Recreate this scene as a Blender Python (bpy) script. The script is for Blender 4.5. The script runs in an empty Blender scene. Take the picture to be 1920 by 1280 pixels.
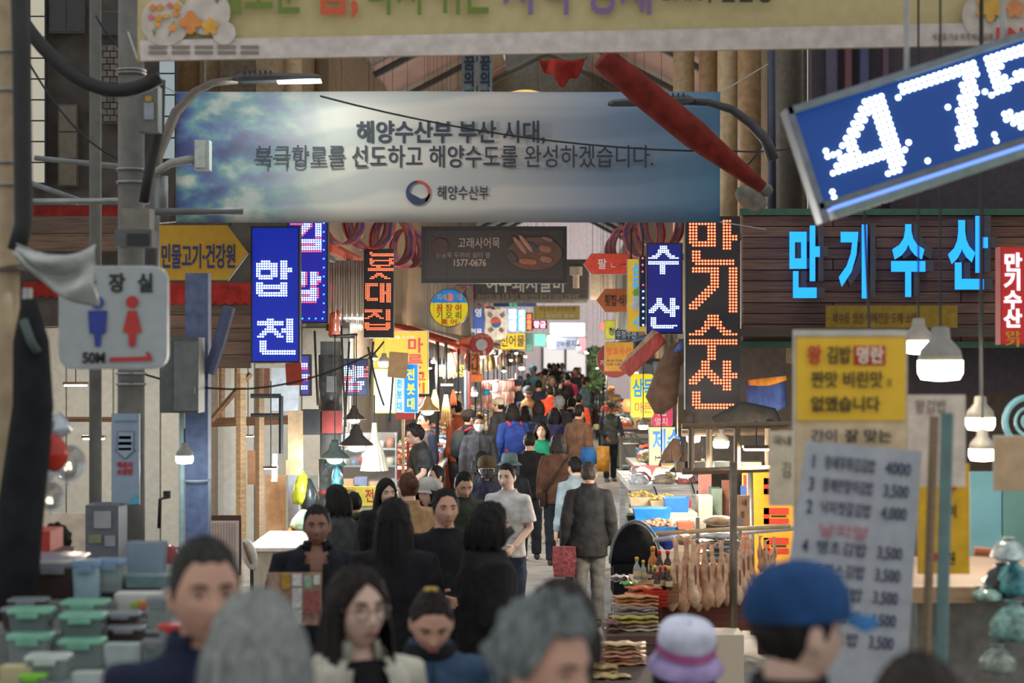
import bpy, math, random
from mathutils import Vector, Matrix, Euler
R = random.Random(7)
SC = bpy.context.scene
COL = SC.collection
# ------------------------------------------------------------------ camera, world, exposure
F, HZ, CH = 4000.0, 665.0, 2.4          # focal length in pixels of a 1920 wide frame, horizon row, camera height
cam_d = bpy.data.cameras.new('camera'); cam = bpy.data.objects.new('camera', cam_d); COL.objects.link(cam)
cam_d.sensor_width = 36.0; cam_d.lens = 36.0 * F / 1920.0
cam_d.shift_y = (HZ - 640.0) / 1920.0
cam_d.clip_end = 400
cam.location = (0, 0, CH); cam.rotation_euler = (math.pi / 2, 0, 0)
cam_d.dof.use_dof = True; cam_d.dof.focus_distance = 22.0; cam_d.dof.aperture_fstop = 2.6
SC.camera = cam
wd = bpy.data.worlds.new('world'); SC.world = wd; wd.use_nodes = True
wd.node_tree.nodes['Background'].inputs[0].default_value = (0.96, 0.99, 1.0, 1)
wd.node_tree.nodes['Background'].inputs[1].default_value = 0.62
SC.view_settings.view_transform = 'Standard'; SC.view_settings.look = 'None'
SC.view_settings.gamma = 1.0; SC.view_settings.use_curve_mapping = False
SC.view_settings.exposure = 0.35
SC.cycles.use_denoising = True
SC.cycles.max_bounces = 5; SC.cycles.diffuse_bounces = 3; SC.cycles.glossy_bounces = 2
SC.cycles.transmission_bounces = 4; SC.cycles.transparent_max_bounces = 6
SC.cycles.sample_clamp_indirect = 3.0
SC.cycles.caustics_reflective = False; SC.cycles.caustics_refractive = False

# ------------------------------------------------------------------ small helpers
def W(px, py, Y): return Vector(((px - 960) * Y / F, Y, CH + (HZ - py) * Y / F))
def m_(px, Y): return px * Y / F                    # pixels to metres at depth Y
def ax(Y): return 0.0247 * Y - 0.37                 # centre line of the market lane
def lin(c):
    out = []
    for v in c:
        v /= 255.0
        out.append(v / 12.92 if v <= 0.04045 else ((v + 0.055) / 1.055) ** 2.4)
    return tuple(out) + (1.0,)
MATS = {}
def M(rgb, rough=0.65, metal=0.0, emit=0.0, noise=0.12, nscale=14.0, bump=0.0, trans=0.0, alpha=1.0, kind=None, rgb2=None, ecol=None):
    key = (rgb, rough, metal, emit, noise, nscale, bump, trans, alpha, kind, rgb2, ecol)
    if key in MATS: return MATS[key]
    m = bpy.data.materials.new('%s_%02x%02x%02x' % ((kind or 'paint',) + tuple(int(c) for c in rgb)))
    m.use_nodes = True
    nt = m.node_tree; b = nt.nodes['Principled BSDF']; L = nt.links
    col = lin(rgb)
    b.inputs['Base Color'].default_value = col
    b.inputs['Roughness'].default_value = rough; b.inputs['Metallic'].default_value = metal
    if kind in ('hair', 'cloth'): b.inputs['Specular IOR Level'].default_value = .18
    if trans: b.inputs['Transmission Weight'].default_value = trans; b.inputs['IOR'].default_value = 1.3
    if alpha < 1: b.inputs['Alpha'].default_value = alpha
    if emit:
        b.inputs['Emission Color'].default_value = lin(ecol or rgb); b.inputs['Emission Strength'].default_value = emit
    if noise > 0 and not trans:
        tc = nt.nodes.new('ShaderNodeTexCoord')
        if kind in ('wood', 'brick', 'corrugated', 'knit', 'hair', 'grid', 'film', 'sea', 'stripe'):
            mp = nt.nodes.new('ShaderNodeMapping'); L.new(tc.outputs['Object'], mp.inputs[0])
        rmp = nt.nodes.new('ShaderNodeValToRGB')
        c2 = lin(rgb2) if rgb2 else tuple(min(1, c * (1 + noise)) for c in col[:3]) + (1,)
        c1 = col if rgb2 else tuple(c * (1 - noise * 1.6) for c in col[:3]) + (1,)
        rmp.color_ramp.elements[0].color = c1; rmp.color_ramp.elements[1].color = c2
        rmp.color_ramp.elements[0].position = 0.3; rmp.color_ramp.elements[1].position = 0.7
        if kind == 'wood':
            mp.inputs['Scale'].default_value = (1.5, 8, 26)
            tx = nt.nodes.new('ShaderNodeTexNoise'); tx.inputs['Scale'].default_value = 2; tx.inputs['Detail'].default_value = 4
            L.new(mp.outputs[0], tx.inputs['Vector']); o = tx.outputs[0]
        elif kind == 'hair':
            mp.inputs['Scale'].default_value = (60, 60, 4)
            tx = nt.nodes.new('ShaderNodeTexNoise'); tx.inputs['Scale'].default_value = 2; tx.inputs['Detail'].default_value = 3
            L.new(mp.outputs[0], tx.inputs['Vector']); o = tx.outputs[0]
        elif kind in ('corrugated', 'stripe'):
            mp.inputs['Scale'].default_value = (nscale, 0.01, 0.01) if kind == 'corrugated' else (0.01, 0.01, nscale)
            tx = nt.nodes.new('ShaderNodeTexWave'); tx.inputs['Scale'].default_value = 1.0
            if kind == 'stripe': tx.bands_direction = 'Z'
            L.new(mp.outputs[0], tx.inputs['Vector']); o = tx.outputs[1]
        elif kind == 'film':
            mp.inputs['Scale'].default_value = (3, 3, 1)
            tx = nt.nodes.new('ShaderNodeTexNoise'); tx.inputs['Scale'].default_value = nscale; tx.inputs['Detail'].default_value = 2
            L.new(mp.outputs[0], tx.inputs['Vector']); o = tx.outputs[0]
        else:
            tx = nt.nodes.new('ShaderNodeTexNoise'); tx.inputs['Scale'].default_value = nscale; tx.inputs['Detail'].default_value = 3
            L.new(tc.outputs['Object'], tx.inputs['Vector']); o = tx.outputs[0]
        L.new(o, rmp.inputs[0]); L.new(rmp.outputs[0], b.inputs['Base Color'])
        if emit and not ecol: L.new(rmp.outputs[0], b.inputs['Emission Color'])
        if bump:
            bp = nt.nodes.new('ShaderNodeBump'); bp.inputs['Strength'].default_value = bump; bp.inputs['Distance'].default_value = 0.02
            L.new(o, bp.inputs['Height']); L.new(bp.outputs[0], b.inputs['Normal'])
    MATS[key] = m
    return m
def glow(rgb, s=1.0): return M(rgb, 0.5, 0, s, noise=0, kind='lit')
def gloss(rgb, r=0.25): return M(rgb, r, kind='gloss')
def cloth(rgb): return M(rgb, 0.9, noise=0.22, nscale=9, bump=0.25, kind='cloth')
STEEL = M((150, 150, 148), 0.35, 0.8, kind='steel'); DARK = M((42, 42, 44), 0.6, kind='dark'); BLACK = M((26, 26, 28), 0.55, kind='black')
GREYP = M((118, 120, 120), 0.6, kind='greypaint'); WHITE = M((225, 225, 220), 0.6, kind='whitepaint'); RUST = M((96, 74, 62), 0.8, noise=.3, kind='rust')
WOODM = M((128, 92, 64), 0.7, noise=0.3, kind='wood'); CLEAR = M((225, 240, 240), 0.08, trans=0.9, noise=0, alpha=0.45, kind='clear')
CARD = M((176, 138, 100), 0.8, kind='card'); PAPER = M((226, 222, 208), 0.8, noise=.05, kind='paper'); CABLE = M((30, 30, 31), 0.6, kind='cable')

class MB:
    def __init__(s): s.v = []; s.f = []
    def add(s, vs, fs):
        o = len(s.v); s.v += [tuple(v) for v in vs]; s.f += [tuple(i + o for i in f) for f in fs]; return s
    def box(s, c, d, rot=None):
        hx, hy, hz = d[0] / 2, d[1] / 2, d[2] / 2
        vs = [Vector((x, y, z)) for x in (-hx, hx) for y in (-hy, hy) for z in (-hz, hz)]
        if rot is not None:
            e = Euler(rot).to_matrix(); vs = [e @ v for v in vs]
        c = Vector(c)
        return s.add([v + c for v in vs], [(0, 1, 3, 2), (4, 6, 7, 5), (0, 4, 5, 1), (2, 3, 7, 6), (0, 2, 6, 4), (1, 5, 7, 3)])
    def rings(s, rs, cap=True, closed=True):
        n = len(rs[0]); vs = [p for r in rs for p in r]; fs = []
        for i in range(len(rs) - 1):
            for j in range(n if closed else n - 1):
                k = (j + 1) % n
                fs.append((i * n + j, i * n + k, (i + 1) * n + k, (i + 1) * n + j))
        if cap: fs.append(tuple(range(n - 1, -1, -1))); fs.append(tuple((len(rs) - 1) * n + j for j in range(n)))
        return s.add(vs, fs)
    def tube(s, pts, r, n=8, cap=True):
        pts = [Vector(p) for p in pts]
        rr = r if isinstance(r, (list, tuple)) else [r] * len(pts)
        up = None; rs = []
        for i, p in enumerate(pts):
            d = (pts[min(i + 1, len(pts) - 1)] - pts[max(i - 1, 0)])
            d = d.normalized() if d.length > 1e-9 else Vector((0, 0, 1))
            if up is None:
                up = Vector((0, 0, 1)) if abs(d.z) < 0.9 else Vector((1, 0, 0))
            a = d.cross(up)
            a = a.normalized() if a.length > 1e-6 else d.orthogonal().normalized()
            b = a.cross(d).normalized(); up = b
            rs.append([p + (a * math.cos(2 * math.pi * k / n) + b * math.sin(2 * math.pi * k / n)) * rr[i] for k in range(n)])
        return s.rings(rs, cap)
    def cyl(s, p0, p1, r0, r1=None, n=12): return s.tube([p0, p1], [r0, r0 if r1 is None else r1], n)
    def lathe(s, c, prof, n=16, cap=True):
        c = Vector(c)
        return s.rings([[c + Vector((r * math.cos(2 * math.pi * k / n), r * math.sin(2 * math.pi * k / n), z)) for k in range(n)] for r, z in prof], cap)
    def ell(s, c, r, n=12, m=8, rot=None):
        c = Vector(c); e = Euler(rot).to_matrix() if rot is not None else None; rs = []
        for i in range(1, m):
            t = math.pi * i / m - math.pi / 2; ring = []
            for k in range(n):
                a = 2 * math.pi * k / n
                v = Vector((r[0] * math.cos(t) * math.cos(a), r[1] * math.cos(t) * math.sin(a), r[2] * math.sin(t)))
                ring.append((e @ v if e else v) + c)
            rs.append(ring)
        return s.rings(rs)
    def prism(s, pts, y0, y1):                      # outline in x,z extruded along y
        n = len(pts); vs = [(x, y0, z) for x, z in pts] + [(x, y1, z) for x, z in pts]
        fs = [tuple(range(n)), tuple(range(2 * n - 1, n - 1, -1))] + [(i, i + n, (i + 1) % n + n, (i + 1) % n) for i in range(n)]
        return s.add(vs, fs)
    def torus(s, c, rad, r, axis=(0, 1, 0), n=24, m=6, arc=(0, 2 * math.pi)):
        q = Vector((0, 0, 1)).rotation_difference(Vector(axis)); full = abs(arc[1] - arc[0] - 2 * math.pi) < 1e-6
        pts = []
        for i in range(n + 1):
            a = arc[0] + (arc[1] - arc[0]) * i / n
            pts.append(Vector(c) + q @ Vector((rad * math.cos(a), rad * math.sin(a), 0)))
        return s.tube(pts, r, m, not full)
    def grid(s, fn, nu, nv):
        vs = [fn(i / nu, j / nv) for j in range(nv + 1) for i in range(nu + 1)]
        return s.add(vs, [(j * (nu + 1) + i, j * (nu + 1) + i + 1, (j + 1) * (nu + 1) + i + 1, (j + 1) * (nu + 1) + i) for j in range(nv) for i in range(nu)])
    def mesh(s, name, mat, off=(0, 0, 0), smooth=False):
        me = bpy.data.meshes.new(name); ox, oy, oz = off
        me.from_pydata([(x - ox, y - oy, z - oz) for x, y, z in s.v], [], s.f)
        me.materials.append(mat)
        if smooth: me.shade_smooth()
        return me
    def build(s, name, mat, parent=None, smooth=False, local=False):
        off = (0, 0, 0) if local or parent is None else ORG[parent.name]
        o = bpy.data.objects.new(name, s.mesh(name, mat, off, smooth)); COL.objects.link(o)
        if parent is not None: o.parent = parent; ORG[o.name] = ORG[parent.name]
        else: ORG[o.name] = (0, 0, 0)
        return o
ORG = {}
def tag(o, label=None, cat=None, group=None, kind=None):
    if label: o['label'] = label
    if cat: o['category'] = cat
    if group: o['group'] = group
    if kind: o['kind'] = kind
    return o
def thing(name, label, cat, loc, group=None, rz=0.0, sc=1.0):
    o = bpy.data.objects.new(name, None); COL.objects.link(o)
    o.empty_display_size = 0.1
    o.location = loc; o.rotation_euler.z = rz; o.scale = (sc,) * 3
    ORG[o.name] = tuple(loc)
    return tag(o, label, cat, group)
def single(name, label, cat, mb, mat, group=None, smooth=False):    # a thing that is one mesh, origin at its base
    xs, ys, zs = zip(*mb.v); c = ((min(xs) + max(xs)) / 2, (min(ys) + max(ys)) / 2, min(zs))
    o = bpy.data.objects.new(name, mb.mesh(name, mat, c, smooth)); COL.objects.link(o); o.location = c; ORG[o.name] = c
    return tag(o, label, cat, group)
def struct(name, mb, mat, smooth=False, label=None):
    o = mb.build(name, mat, None, smooth); o['kind'] = 'structure'
    if label: o['label'] = label
    return o
def copy_thing(src, loc, label=None, rz=None, sc=None):
    def cp(o, parent):
        c = o.copy(); COL.objects.link(c); c.parent = parent
        for ch in o.children: cp(ch, c)
        return c
    r = cp(src, None); r.location = loc
    if rz is not None: r.rotation_euler.z = rz
    if sc is not None: r.scale = (sc,) * 3
    if label: r['label'] = label
    return r
def mod(o, kind, **kw):
    md = o.modifiers.new(kind.lower(), kind)
    for k, v in kw.items(): setattr(md, k, v)
    return md
def rect_pts(x0, y0, x1, y1, Y):                     # pixel rectangle to x,z outline
    a = W(x0, y1, Y); b = W(x1, y0, Y)
    return [(a.x, a.z), (b.x, a.z), (b.x, b.z), (a.x, b.z)]
def pbox(x0, y0, x1, y1, Y, d):                      # box whose front face fills a pixel rectangle at depth Y
    a = W(x0, y1, Y); b = W(x1, y0, Y)
    return ((a.x + b.x) / 2, Y + d / 2, (a.z + b.z) / 2), (abs(b.x - a.x), d, abs(b.z - a.z))
def sag(p0, p1, drop, n=12):
    p0, p1 = Vector(p0), Vector(p1)
    return [p0.lerp(p1, i / n) - Vector((0, 0, drop * 4 * (i / n) * (1 - i / n))) for i in range(n + 1)]
def roofz(x, Y): return 8.84 - .544 * max(0, abs(x - ax(Y)) - .9)
def point(parent, loc, power, col=(1, 0.86, 0.68), rad=0.08):
    l = bpy.data.lights.new('bulb_light', 'POINT'); l.energy = power; l.color = col; l.shadow_soft_size = rad
    o = bpy.data.objects.new('bulb_light', l); COL.objects.link(o)
    if parent is not None:
        o.parent = parent; og = ORG[parent.name]; o.location = (loc[0] - og[0], loc[1] - og[1], loc[2] - og[2])
    else: o.location = loc
    return o

# ------------------------------------------------------------------ lettering
def est(ch):
    if ch == ' ': return 0.30
    if ord(ch) > 0x2E80: return 0.92
    if ch in '.,·\'': return 0.28
    if ch in 'MW': return 0.86
    if ch.isdigit(): return 0.62
    return 0.62
def text(parent, s, px, py, w, h, Y, mat, bold=0.0, roll=0.0, ext=0.002, name='lettering', fit=True, yaw=0.0):
    """a line of writing, centre px,py, w x h pixels, standing in the plane at depth Y facing the camera"""
    c = bpy.data.curves.new(name, 'FONT'); c.body = s; c.align_x = 'CENTER'; c.resolution_u = 3
    hangul = any(ord(k) > 0x2E80 for k in s)
    wid = sum(est(k) for k in s); gh = 0.90 if hangul else 0.72; mid = 0.375 if hangul else 0.36
    sz = m_(h, Y) / gh; sx = m_(w, Y) / (wid * sz)
    c.size = 1.0; c.offset = bold; c.extrude = ext / sz
    c.materials.append(mat)
    o = bpy.data.objects.new(name, c); COL.objects.link(o)
    p = W(px, py, Y); rot = Euler((0, roll, 0)).to_matrix()
    p = p - rot @ Vector((0, 0, mid * sz))
    o.scale = (sx * sz, sz, sz); o.rotation_euler = (math.pi / 2, roll, 0)
    og = ORG[parent.name]; o.parent = parent
    o.location = (p.x - og[0], p.y - og[1], p.z - og[2])
    return o
def vtext(parent, s, px, y0, y1, w, Y, mat, bold=0.02, gap=0.12, roll=0):
    n = len(s); step = (y1 - y0) / n
    for i, ch in enumerate(s):
        if ch != ' ': text(parent, ch, px, y0 + step * (i + .5), w, step * (1 - gap), Y, mat, bold)
def outline(shape, x0, y0, x1, y1, Y):
    a = W(x0, y1, Y); b = W(x1, y0, Y); cx, cz = (a.x + b.x) / 2, (a.z + b.z) / 2; hx, hz = (b.x - a.x) / 2, (b.z - a.z) / 2
    if shape == 'circle': return [(cx + hx * math.cos(t * math.pi / 18), cz + hz * math.sin(t * math.pi / 18)) for t in range(36)]
    if shape == 'arrow_r': return [(a.x, a.z), (b.x - hz * .75, a.z), (b.x, cz), (b.x - hz * .75, b.z), (a.x, b.z)]
    if shape == 'arrow_l': return [(a.x + hz * .75, a.z), (b.x, a.z), (b.x, b.z), (a.x + hz * .75, b.z), (a.x, cz)]
    if shape == 'round':
        r = min(hx, hz) * .28; out = []
        for sx, sz, t0 in ((1, -1, -90), (1, 1, 0), (-1, 1, 90), (-1, -1, 180)):
            for k in range(6):
                t = math.radians(t0 + 18 * k); out.append((cx + sx * (hx - r) + r * math.cos(t), cz + sz * (hz - r) + r * math.sin(t)))
        return out
    return [(a.x, a.z), (b.x, a.z), (b.x, b.z), (a.x, b.z)]
def sign(name, label, x0, y0, x1, y1, Y, face, frame=None, depth=0.12, shape='rect', inset=2.0, texts=(), cat='sign', group=None, hang=0):
    c = W((x0 + x1) / 2, y1, Y); t = thing(name, label, cat, (c.x, Y, c.z), group)
    MB().prism(outline(shape, x0, y0, x1, y1, Y), Y, Y + depth).build('housing', frame or GREYP, t)
    fo = outline(shape, x0 + inset, y0 + inset, x1 - inset, y1 - inset, Y)
    MB().prism(fo, Y - 0.006, Y + 0.002).build('face', face, t)
    if hang:
        for fx in (.2, .8):
            p = W(x0 + (x1 - x0) * fx, y0 + 1, Y); MB().cyl((p.x, Y + depth / 2, p.z), (p.x, Y + depth / 2, roofz(p.x, Y) if Y >= 25.5 else p.z + hang), 0.003 if Y >= 25.5 else .012, n=6).build('hanger', DARK, t)
    for a in texts:
        if a[0] == 'v': vtext(t, a[1], a[2], a[3], a[4], a[5], Y - 0.012, a[6], *(a[7:]))
        else: text(t, a[0], a[1], a[2], a[3], a[4], Y - 0.012, a[5], *(a[6:]))
    return t
def ledsign(name, label, x0, y0, x1, y1, Y, blocks, cmap, panel, pitch, depth=0.16, roll=0.0, extra=(), frame=None, group=None, dot=0.38, back=None):
    """blocks: (bitmap rows, left px, top px); cmap letter -> lit material; every dot is a small dome of its own"""
    c = W((x0 + x1) / 2, y1, Y); t = thing(name, label, 'LED sign', (c.x, Y, c.z), group)
    MB().box(*pbox(x0, y0, x1, y1, Y, depth)).build('housing', frame or DARK, t)
    MB().box(*pbox(x0 + 3, y0 + 3, x1 - 3, y1 - 3, Y - 0.006, 0.01)).build('panel', panel, t)
    if back: MB().box(((c.x), (Y + depth + back) / 2, c.z + m_(y1 - y0, Y) * .7), (.05, back - Y - depth, .05)).build('bracket', DARK, t)
    dots = {}
    r = m_(pitch, Y) * dot
    def put(k, px, py):
        p = W(px, py, Y - 0.008)
        dots.setdefault(k, MB()).rings([[(p.x + r * q * math.cos(a), p.y - h * r, p.z + r * q * math.sin(a)) for a in [i * math.pi / 3 for i in range(6)]] for q, h in ((1, 0), (.7, .6))])
    for rows, bx, by in blocks:
        for j, row in enumerate(rows):
            for i, ch in enumerate(row):
                if ch in cmap: put(ch, bx + i * pitch, by + j * pitch)
    for k, px, py in extra: put(k, px, py)
    for k, b in dots.items(): tag(b.build('lit_dots', cmap[k], t), kind='stuff')
    return t

def bake_letters():
    """turn the lettering into plain meshes"""
    fo = [o for o in bpy.data.objects if o.type == 'FONT']
    bpy.context.view_layer.update(); dg = bpy.context.evaluated_depsgraph_get(); out = []
    out = [(o, bpy.data.meshes.new_from_object(o.evaluated_get(dg)), o.name, o.parent, o.matrix_basis.copy()) for o in fo]
    for o, me, nm, par, mw in out:
        o.name = 'old_' + nm; n = bpy.data.objects.new(nm, me); COL.objects.link(n); n.parent = par; n.matrix_basis = mw
    bpy.data.batch_remove([r[0] for r in out])
# ------------------------------------------------------------------ people
SKIN = {k: M(c, 0.55, noise=0.10, nscale=6, kind='skin') for k, c in dict(mid=(196, 150, 128), light=(222, 184, 165), tan=(168, 120, 96), dark=(140, 98, 80)).items()}
def hairm(rgb): return M(rgb, 0.6, noise=0.35, kind='hair', bump=0.3)
LIPS = M((150, 84, 78), 0.5, kind='lips'); EYE = M((28, 22, 20), 0.25, kind='eye'); EYEW = M((205, 198, 190), 0.4, kind='eyewhite')
CLOUD = bpy.data.textures.new('cloth_folds', 'CLOUDS'); CLOUD.noise_scale = 0.08
HC = Vector((0, -0.015, 1.583))
def g2(x, z, sx, sz): return math.exp(-(x / sx) ** 2 - (z / sz) ** 2)
def head_pt(a, e, face=True, grow=0.0):
    ce, se = math.cos(e), math.sin(e)
    x = (0.077 + grow) * ce * math.sin(a); y = -(0.095 + grow) * ce * math.cos(a); z = (0.117 + grow) * se
    if z < 0:
        t = min(1, -z / 0.117)
        x *= 1 - 0.34 * t ** 1.7
        if y > 0: y *= 1 - 0.5 * t
        elif face: y *= 1 - 0.02 * t
    if face and y < 0:
        f = 1.0
        y += -0.024 * g2(x, z + 0.030, 0.013, 0.017) - 0.011 * g2(x, z + 0.008, 0.010, 0.026)
        y += 0.011 * (g2(x - 0.032, z - 0.006, 0.018, 0.013) + g2(x + 0.032, z - 0.006, 0.018, 0.013))
        y -= 0.005 * g2(abs(x) - 0.030, z - 0.030, 0.026, 0.008)
        y -= 0.007 * (g2(x, z + 0.058, 0.022, 0.006) + g2(x, z + 0.070, 0.018, 0.006)) - 0.004 * g2(x, z + 0.064, 0.026, 0.003)
        y -= 0.009 * g2(x, z + 0.098, 0.022, 0.014)
        y -= 0.004 * g2(abs(x) - 0.045, z + 0.025, 0.02, 0.022)
    return Vector((x, y, z))
def limb(b, pts, rs, n=10): b.tube(pts, rs, n)
ARMS = dict(down=((.222, .03, 1.10), (.232, -.035, .865)), hold=((.222, .03, 1.11), (.085, -.215, 1.05)), reach=((.235, -.10, 1.16), (.20, -.36, 1.06)),
            low=((.215, .02, 1.11), (.13, -.17, .95)), phone=((.212, -.03, 1.12), (.09, -.24, 1.22)), hips=((.345, .06, 1.16), (.20, -.05, 1.01)),
            back=((.225, .09, 1.11), (.215, .03, .87)), push=((.225, -.06, 1.12), (.21, -.30, .98)), up=((.25, -.16, 1.25), (.14, -.2, 1.47)), spread=((.30, -.02, 1.14), (.33, -.20, .98)))
def hand(b, wr, el, side, curl=0.9):
    d = (Vector(wr) - Vector(el)).normalized(); n = Vector((-side, 0, 0)); n = (n - d * n.dot(d))
    n = n.normalized() if n.length > .2 else Vector((0, 0, -1)); s = d.cross(n).normalized()
    w = Vector(wr)
    b.rings([[w + d * t + s * (wd * math.cos(k * math.pi / 5)) + n * (th * math.sin(k * math.pi / 5)) for k in range(10)]
             for t, wd, th in ((-.01, .026, .020), (.03, .036, .018), (.075, .042, .016), (.092, .038, .013))])
    if s.y > 0: s = -s                       # thumb points forward
    for q, ln in ((.031, .068), (.011, .078), (-.010, .072), (-.029, .056)):
        p = w + d * .085 + s * q; pts = [p]; ang = curl * .25
        for f in (.45, .32, .26):
            dd = d * math.cos(ang) + n * math.sin(ang); p = p + dd * ln * f; pts.append(p); ang += curl * .45
        b.tube(pts, [.0105, .0098, .009, .0075], 6)
    p = w + d * .025 + s * .030; t1 = (d * .6 + s * .75 + n * .25).normalized(); t2 = (d * .85 + s * .35 + n * .35).normalized()
    b.tube([p, p + t1 * .04, p + t1 * .04 + t2 * .032], [.013, .0115, .009], 6)
def person(px, py, Y, label, yaw=0.0, skin='mid', hair='short', hcol=(34, 29, 27), top='jacket', tcol=(48, 49, 52), bcol=(48, 50, 58), arms=('down', 'down'),
           hy=0.0, hp=0.0, lean=0.0, extras=(), h=None, lod=1, group=None, hlen=1.30, sleeve='long', hem=None, name='person', width=1.0, shoe=(60, 58, 56), inner=None, step=0.06, z0=0.0):
    grow = {'bald': .006, 'perm': .03, 'bun': .014, 'long': .016, 'bob': .022}.get(hair, .014)
    topz = 1.70 + grow + (.022 if any(x[0] in ('cap', 'bucket', 'visor') for x in extras) else 0)
    base = W(px, py, Y)
    s = (h or (base.z - z0) / topz * 1.70) / 1.70
    t = thing(name, label, 'person', (base.x, Y, z0), group, math.radians(yaw), s)
    HM = Matrix.Translation((0, 0, 1.47)) @ Euler((math.radians(hp), 0, math.radians(hy))).to_matrix().to_4x4() @ Matrix.Translation((0, 0, -1.47))
    lr = math.radians(lean); LM = Matrix.Translation((0, 0, .95)) @ Matrix.Rotation(lr, 4, 'X') @ Matrix.Translation((0, 0, -.95))
    def hd(v): return LM @ (HM @ (HC + v))
    def fix(b):                                 # bend the trunk at the hips
        if lean: b.v = [tuple(LM @ Vector(v)) if v[2] > .9 else v for v in b.v]
        if width != 1: b.v = [(v[0] * (width if v[2] < 1.47 else 1), v[1] * (width if v[2] < 1.47 else 1), v[2]) for v in b.v]
        return b
    fine = lod == 0
    vox = {0: .0065, 1: .0105, 2: .02}[lod]
    # --- body: one continuous skin surface
    b = MB(); N = 14
    def ell_ring(z, rx, ry, yo=0, n=N): return [(rx * math.cos(2 * math.pi * k / n), yo + ry * math.sin(2 * math.pi * k / n), z) for k in range(n)]
    TORSO = [(.86, .135, .10, 0), (.93, .155, .105, 0), (1.08, .135, .092, 0), (1.22, .152, .103, .0), (1.33, .165, .10, .0), (1.40, .150, .082, .005), (1.445, .085, .066, .01), (1.475, .056, .058, .005), (1.56, .05, .056, .0)]
    b.rings([ell_ring(*r) for r in TORSO])
    joints = {}
    for sd, pose in ((-1, arms[0]), (1, arms[1])):
        el, wr = [Vector((p[0] * sd, p[1], p[2])) for p in ARMS[pose]]
        sh = Vector((.168 * sd, .005, 1.372)); joints[sd] = (sh, el, wr)
        limb(b, [Vector((.09 * sd, 0, 1.38)), sh, sh.lerp(el, .5), el, el.lerp(wr, .4), wr], [.05, .052, .045, .038, .036, .026])
        if lod < 2: hand(b, wr, el, sd, .9)
        else: b.ell(wr + (wr - el).normalized() * .05, (.03, .035, .06), 6, 5)
    for sd in (-1, 1):
        f = step * sd
        limb(b, [(.08 * sd, 0, .90), (.088 * sd, f * .3, .72), (.09 * sd, f * .5, .49), (.092 * sd, f * .9 + .02, .30), (.092 * sd, f + .02, .08), (.094 * sd, f - .04, .04), (.096 * sd, f - .12, .025)], [.075, .075, .055, .05, .035, .03, .025])
    fix(b)
    nu, nv = {0: (56, 44), 1: (36, 28), 2: (14, 10)}[lod]
    rs = []
    for j in range(1, nv):
        e = -math.pi / 2 + math.pi * j / nv
        rs.append([hd(head_pt(2 * math.pi * i / nu, e, lod < 2)) for i in range(nu)])
    b.rings(rs)
    if lod < 2:
        for sd in (-1, 1):
            for q, rr in (((.079 * sd, .012, -.004), (.008, .017, .030)), ((.080 * sd, .006, -.026), (.006, .010, .012))):
                b.ell(hd(Vector(q)), rr, 8, 6)
    body = b.build('body', SKIN[skin], t, True, True)
    mod(body, 'REMESH', mode='VOXEL', voxel_size=vox, use_smooth_shade=True)
    if lod == 2: mod(body, 'SMOOTH', factor=.5, iterations=2)
    else: mod(body, 'SMOOTH', factor=.4, iterations=2)
    # --- face details
    if lod < 2 and abs((yaw + hy + 180) % 360 - 180) < 115:
        for sd in (-1, 1):
            eo = MB().ell(hd(Vector((.032 * sd, -.0765, .005))), (.0130, .007, .0042), 10, 6).build('eye', EYEW if fine else EYE, t, True, True)
            if fine:
                MB().ell(hd(Vector((.032 * sd, -.0825, .005))), (.0052, .0028, .0042), 8, 6).build('iris', EYE, eo, True, True)
                MB().tube([hd(Vector((sd * q, w, z))) for q, w, z in ((.017, -.079, .007), (.025, -.0835, .0115), (.034, -.0835, .012), (.047, -.074, .007))], .0022, 5).build('eyelid', SKIN['dark'], eo, True, True)
            MB().tube([hd(Vector((sd * q, w, z))) for q, w, z in ((.014, -.0925, .026), (.03, -.0905, .031), (.05, -.079, .027))], [.004, .0045, .002], 6).build('eyebrow', hairm(hcol if sum(hcol) < 300 else (90, 88, 84)), t, True, True)
        if not any(x[0] == 'mask' for x in extras):
            MB().ell(hd(Vector((0, -.0945, -.0615))), (.022, .006, .0065), 10, 6).build('mouth', LIPS, t, True, True)
    # --- hair
    if hair != 'none':
        hb = MB(); hu, hv = {0: (72, 28), 1: (44, 18), 2: (16, 8)}[lod]
        def low(a):                            # lowest elevation of the hair at azimuth a (0 = face)
            d = abs((math.degrees(a) + 180) % 360 - 180)
            if hair == 'bald': k = ((0, 84), (60, 66), (75, 20), (95, -8), (130, -40), (180, -52))
            elif hair in ('long', 'bob', 'fringe'): k = ((0, 22 if hair == 'fringe' else 46), (30, 30), (52, 6), (66, -30), (90, -52), (180, -62))
            elif hair == 'bun': k = ((0, 46), (40, 40), (62, 20), (85, 4), (105, -22), (180, -55))
            elif hair == 'wide': k = ((0, 50), (40, 42), (60, 15), (78, -14), (100, -20), (180, -58))
            else: k = ((0, 44), (22, 40), (40, 44), (54, 34), (66, 12), (80, -6), (92, -4), (104, -6), (130, -30), (180, -46))
            for (d0, e0), (d1, e1) in zip(k, k[1:]):
                if d <= d1: return math.radians(e0 + (e1 - e0) * (d - d0) / (d1 - d0))
            return math.radians(k[-1][1])
        rr = random.Random(int(px * 7 + py)); ph = [rr.uniform(0, 6.3) for _ in range(6)]
        amp = {'perm': .010, 'bald': .001}.get(hair, .0035)
        def hp_(a, e, gr, taper):
            w = amp * (math.sin(a * 9 + ph[0] + e * 4) + math.sin(a * 17 + ph[1] - e * 7) * .7 + math.sin(e * 13 + ph[2] + a * 5) * .6)
            return head_pt(a, e, False, (gr + w) * taper)
        rows = []
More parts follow.
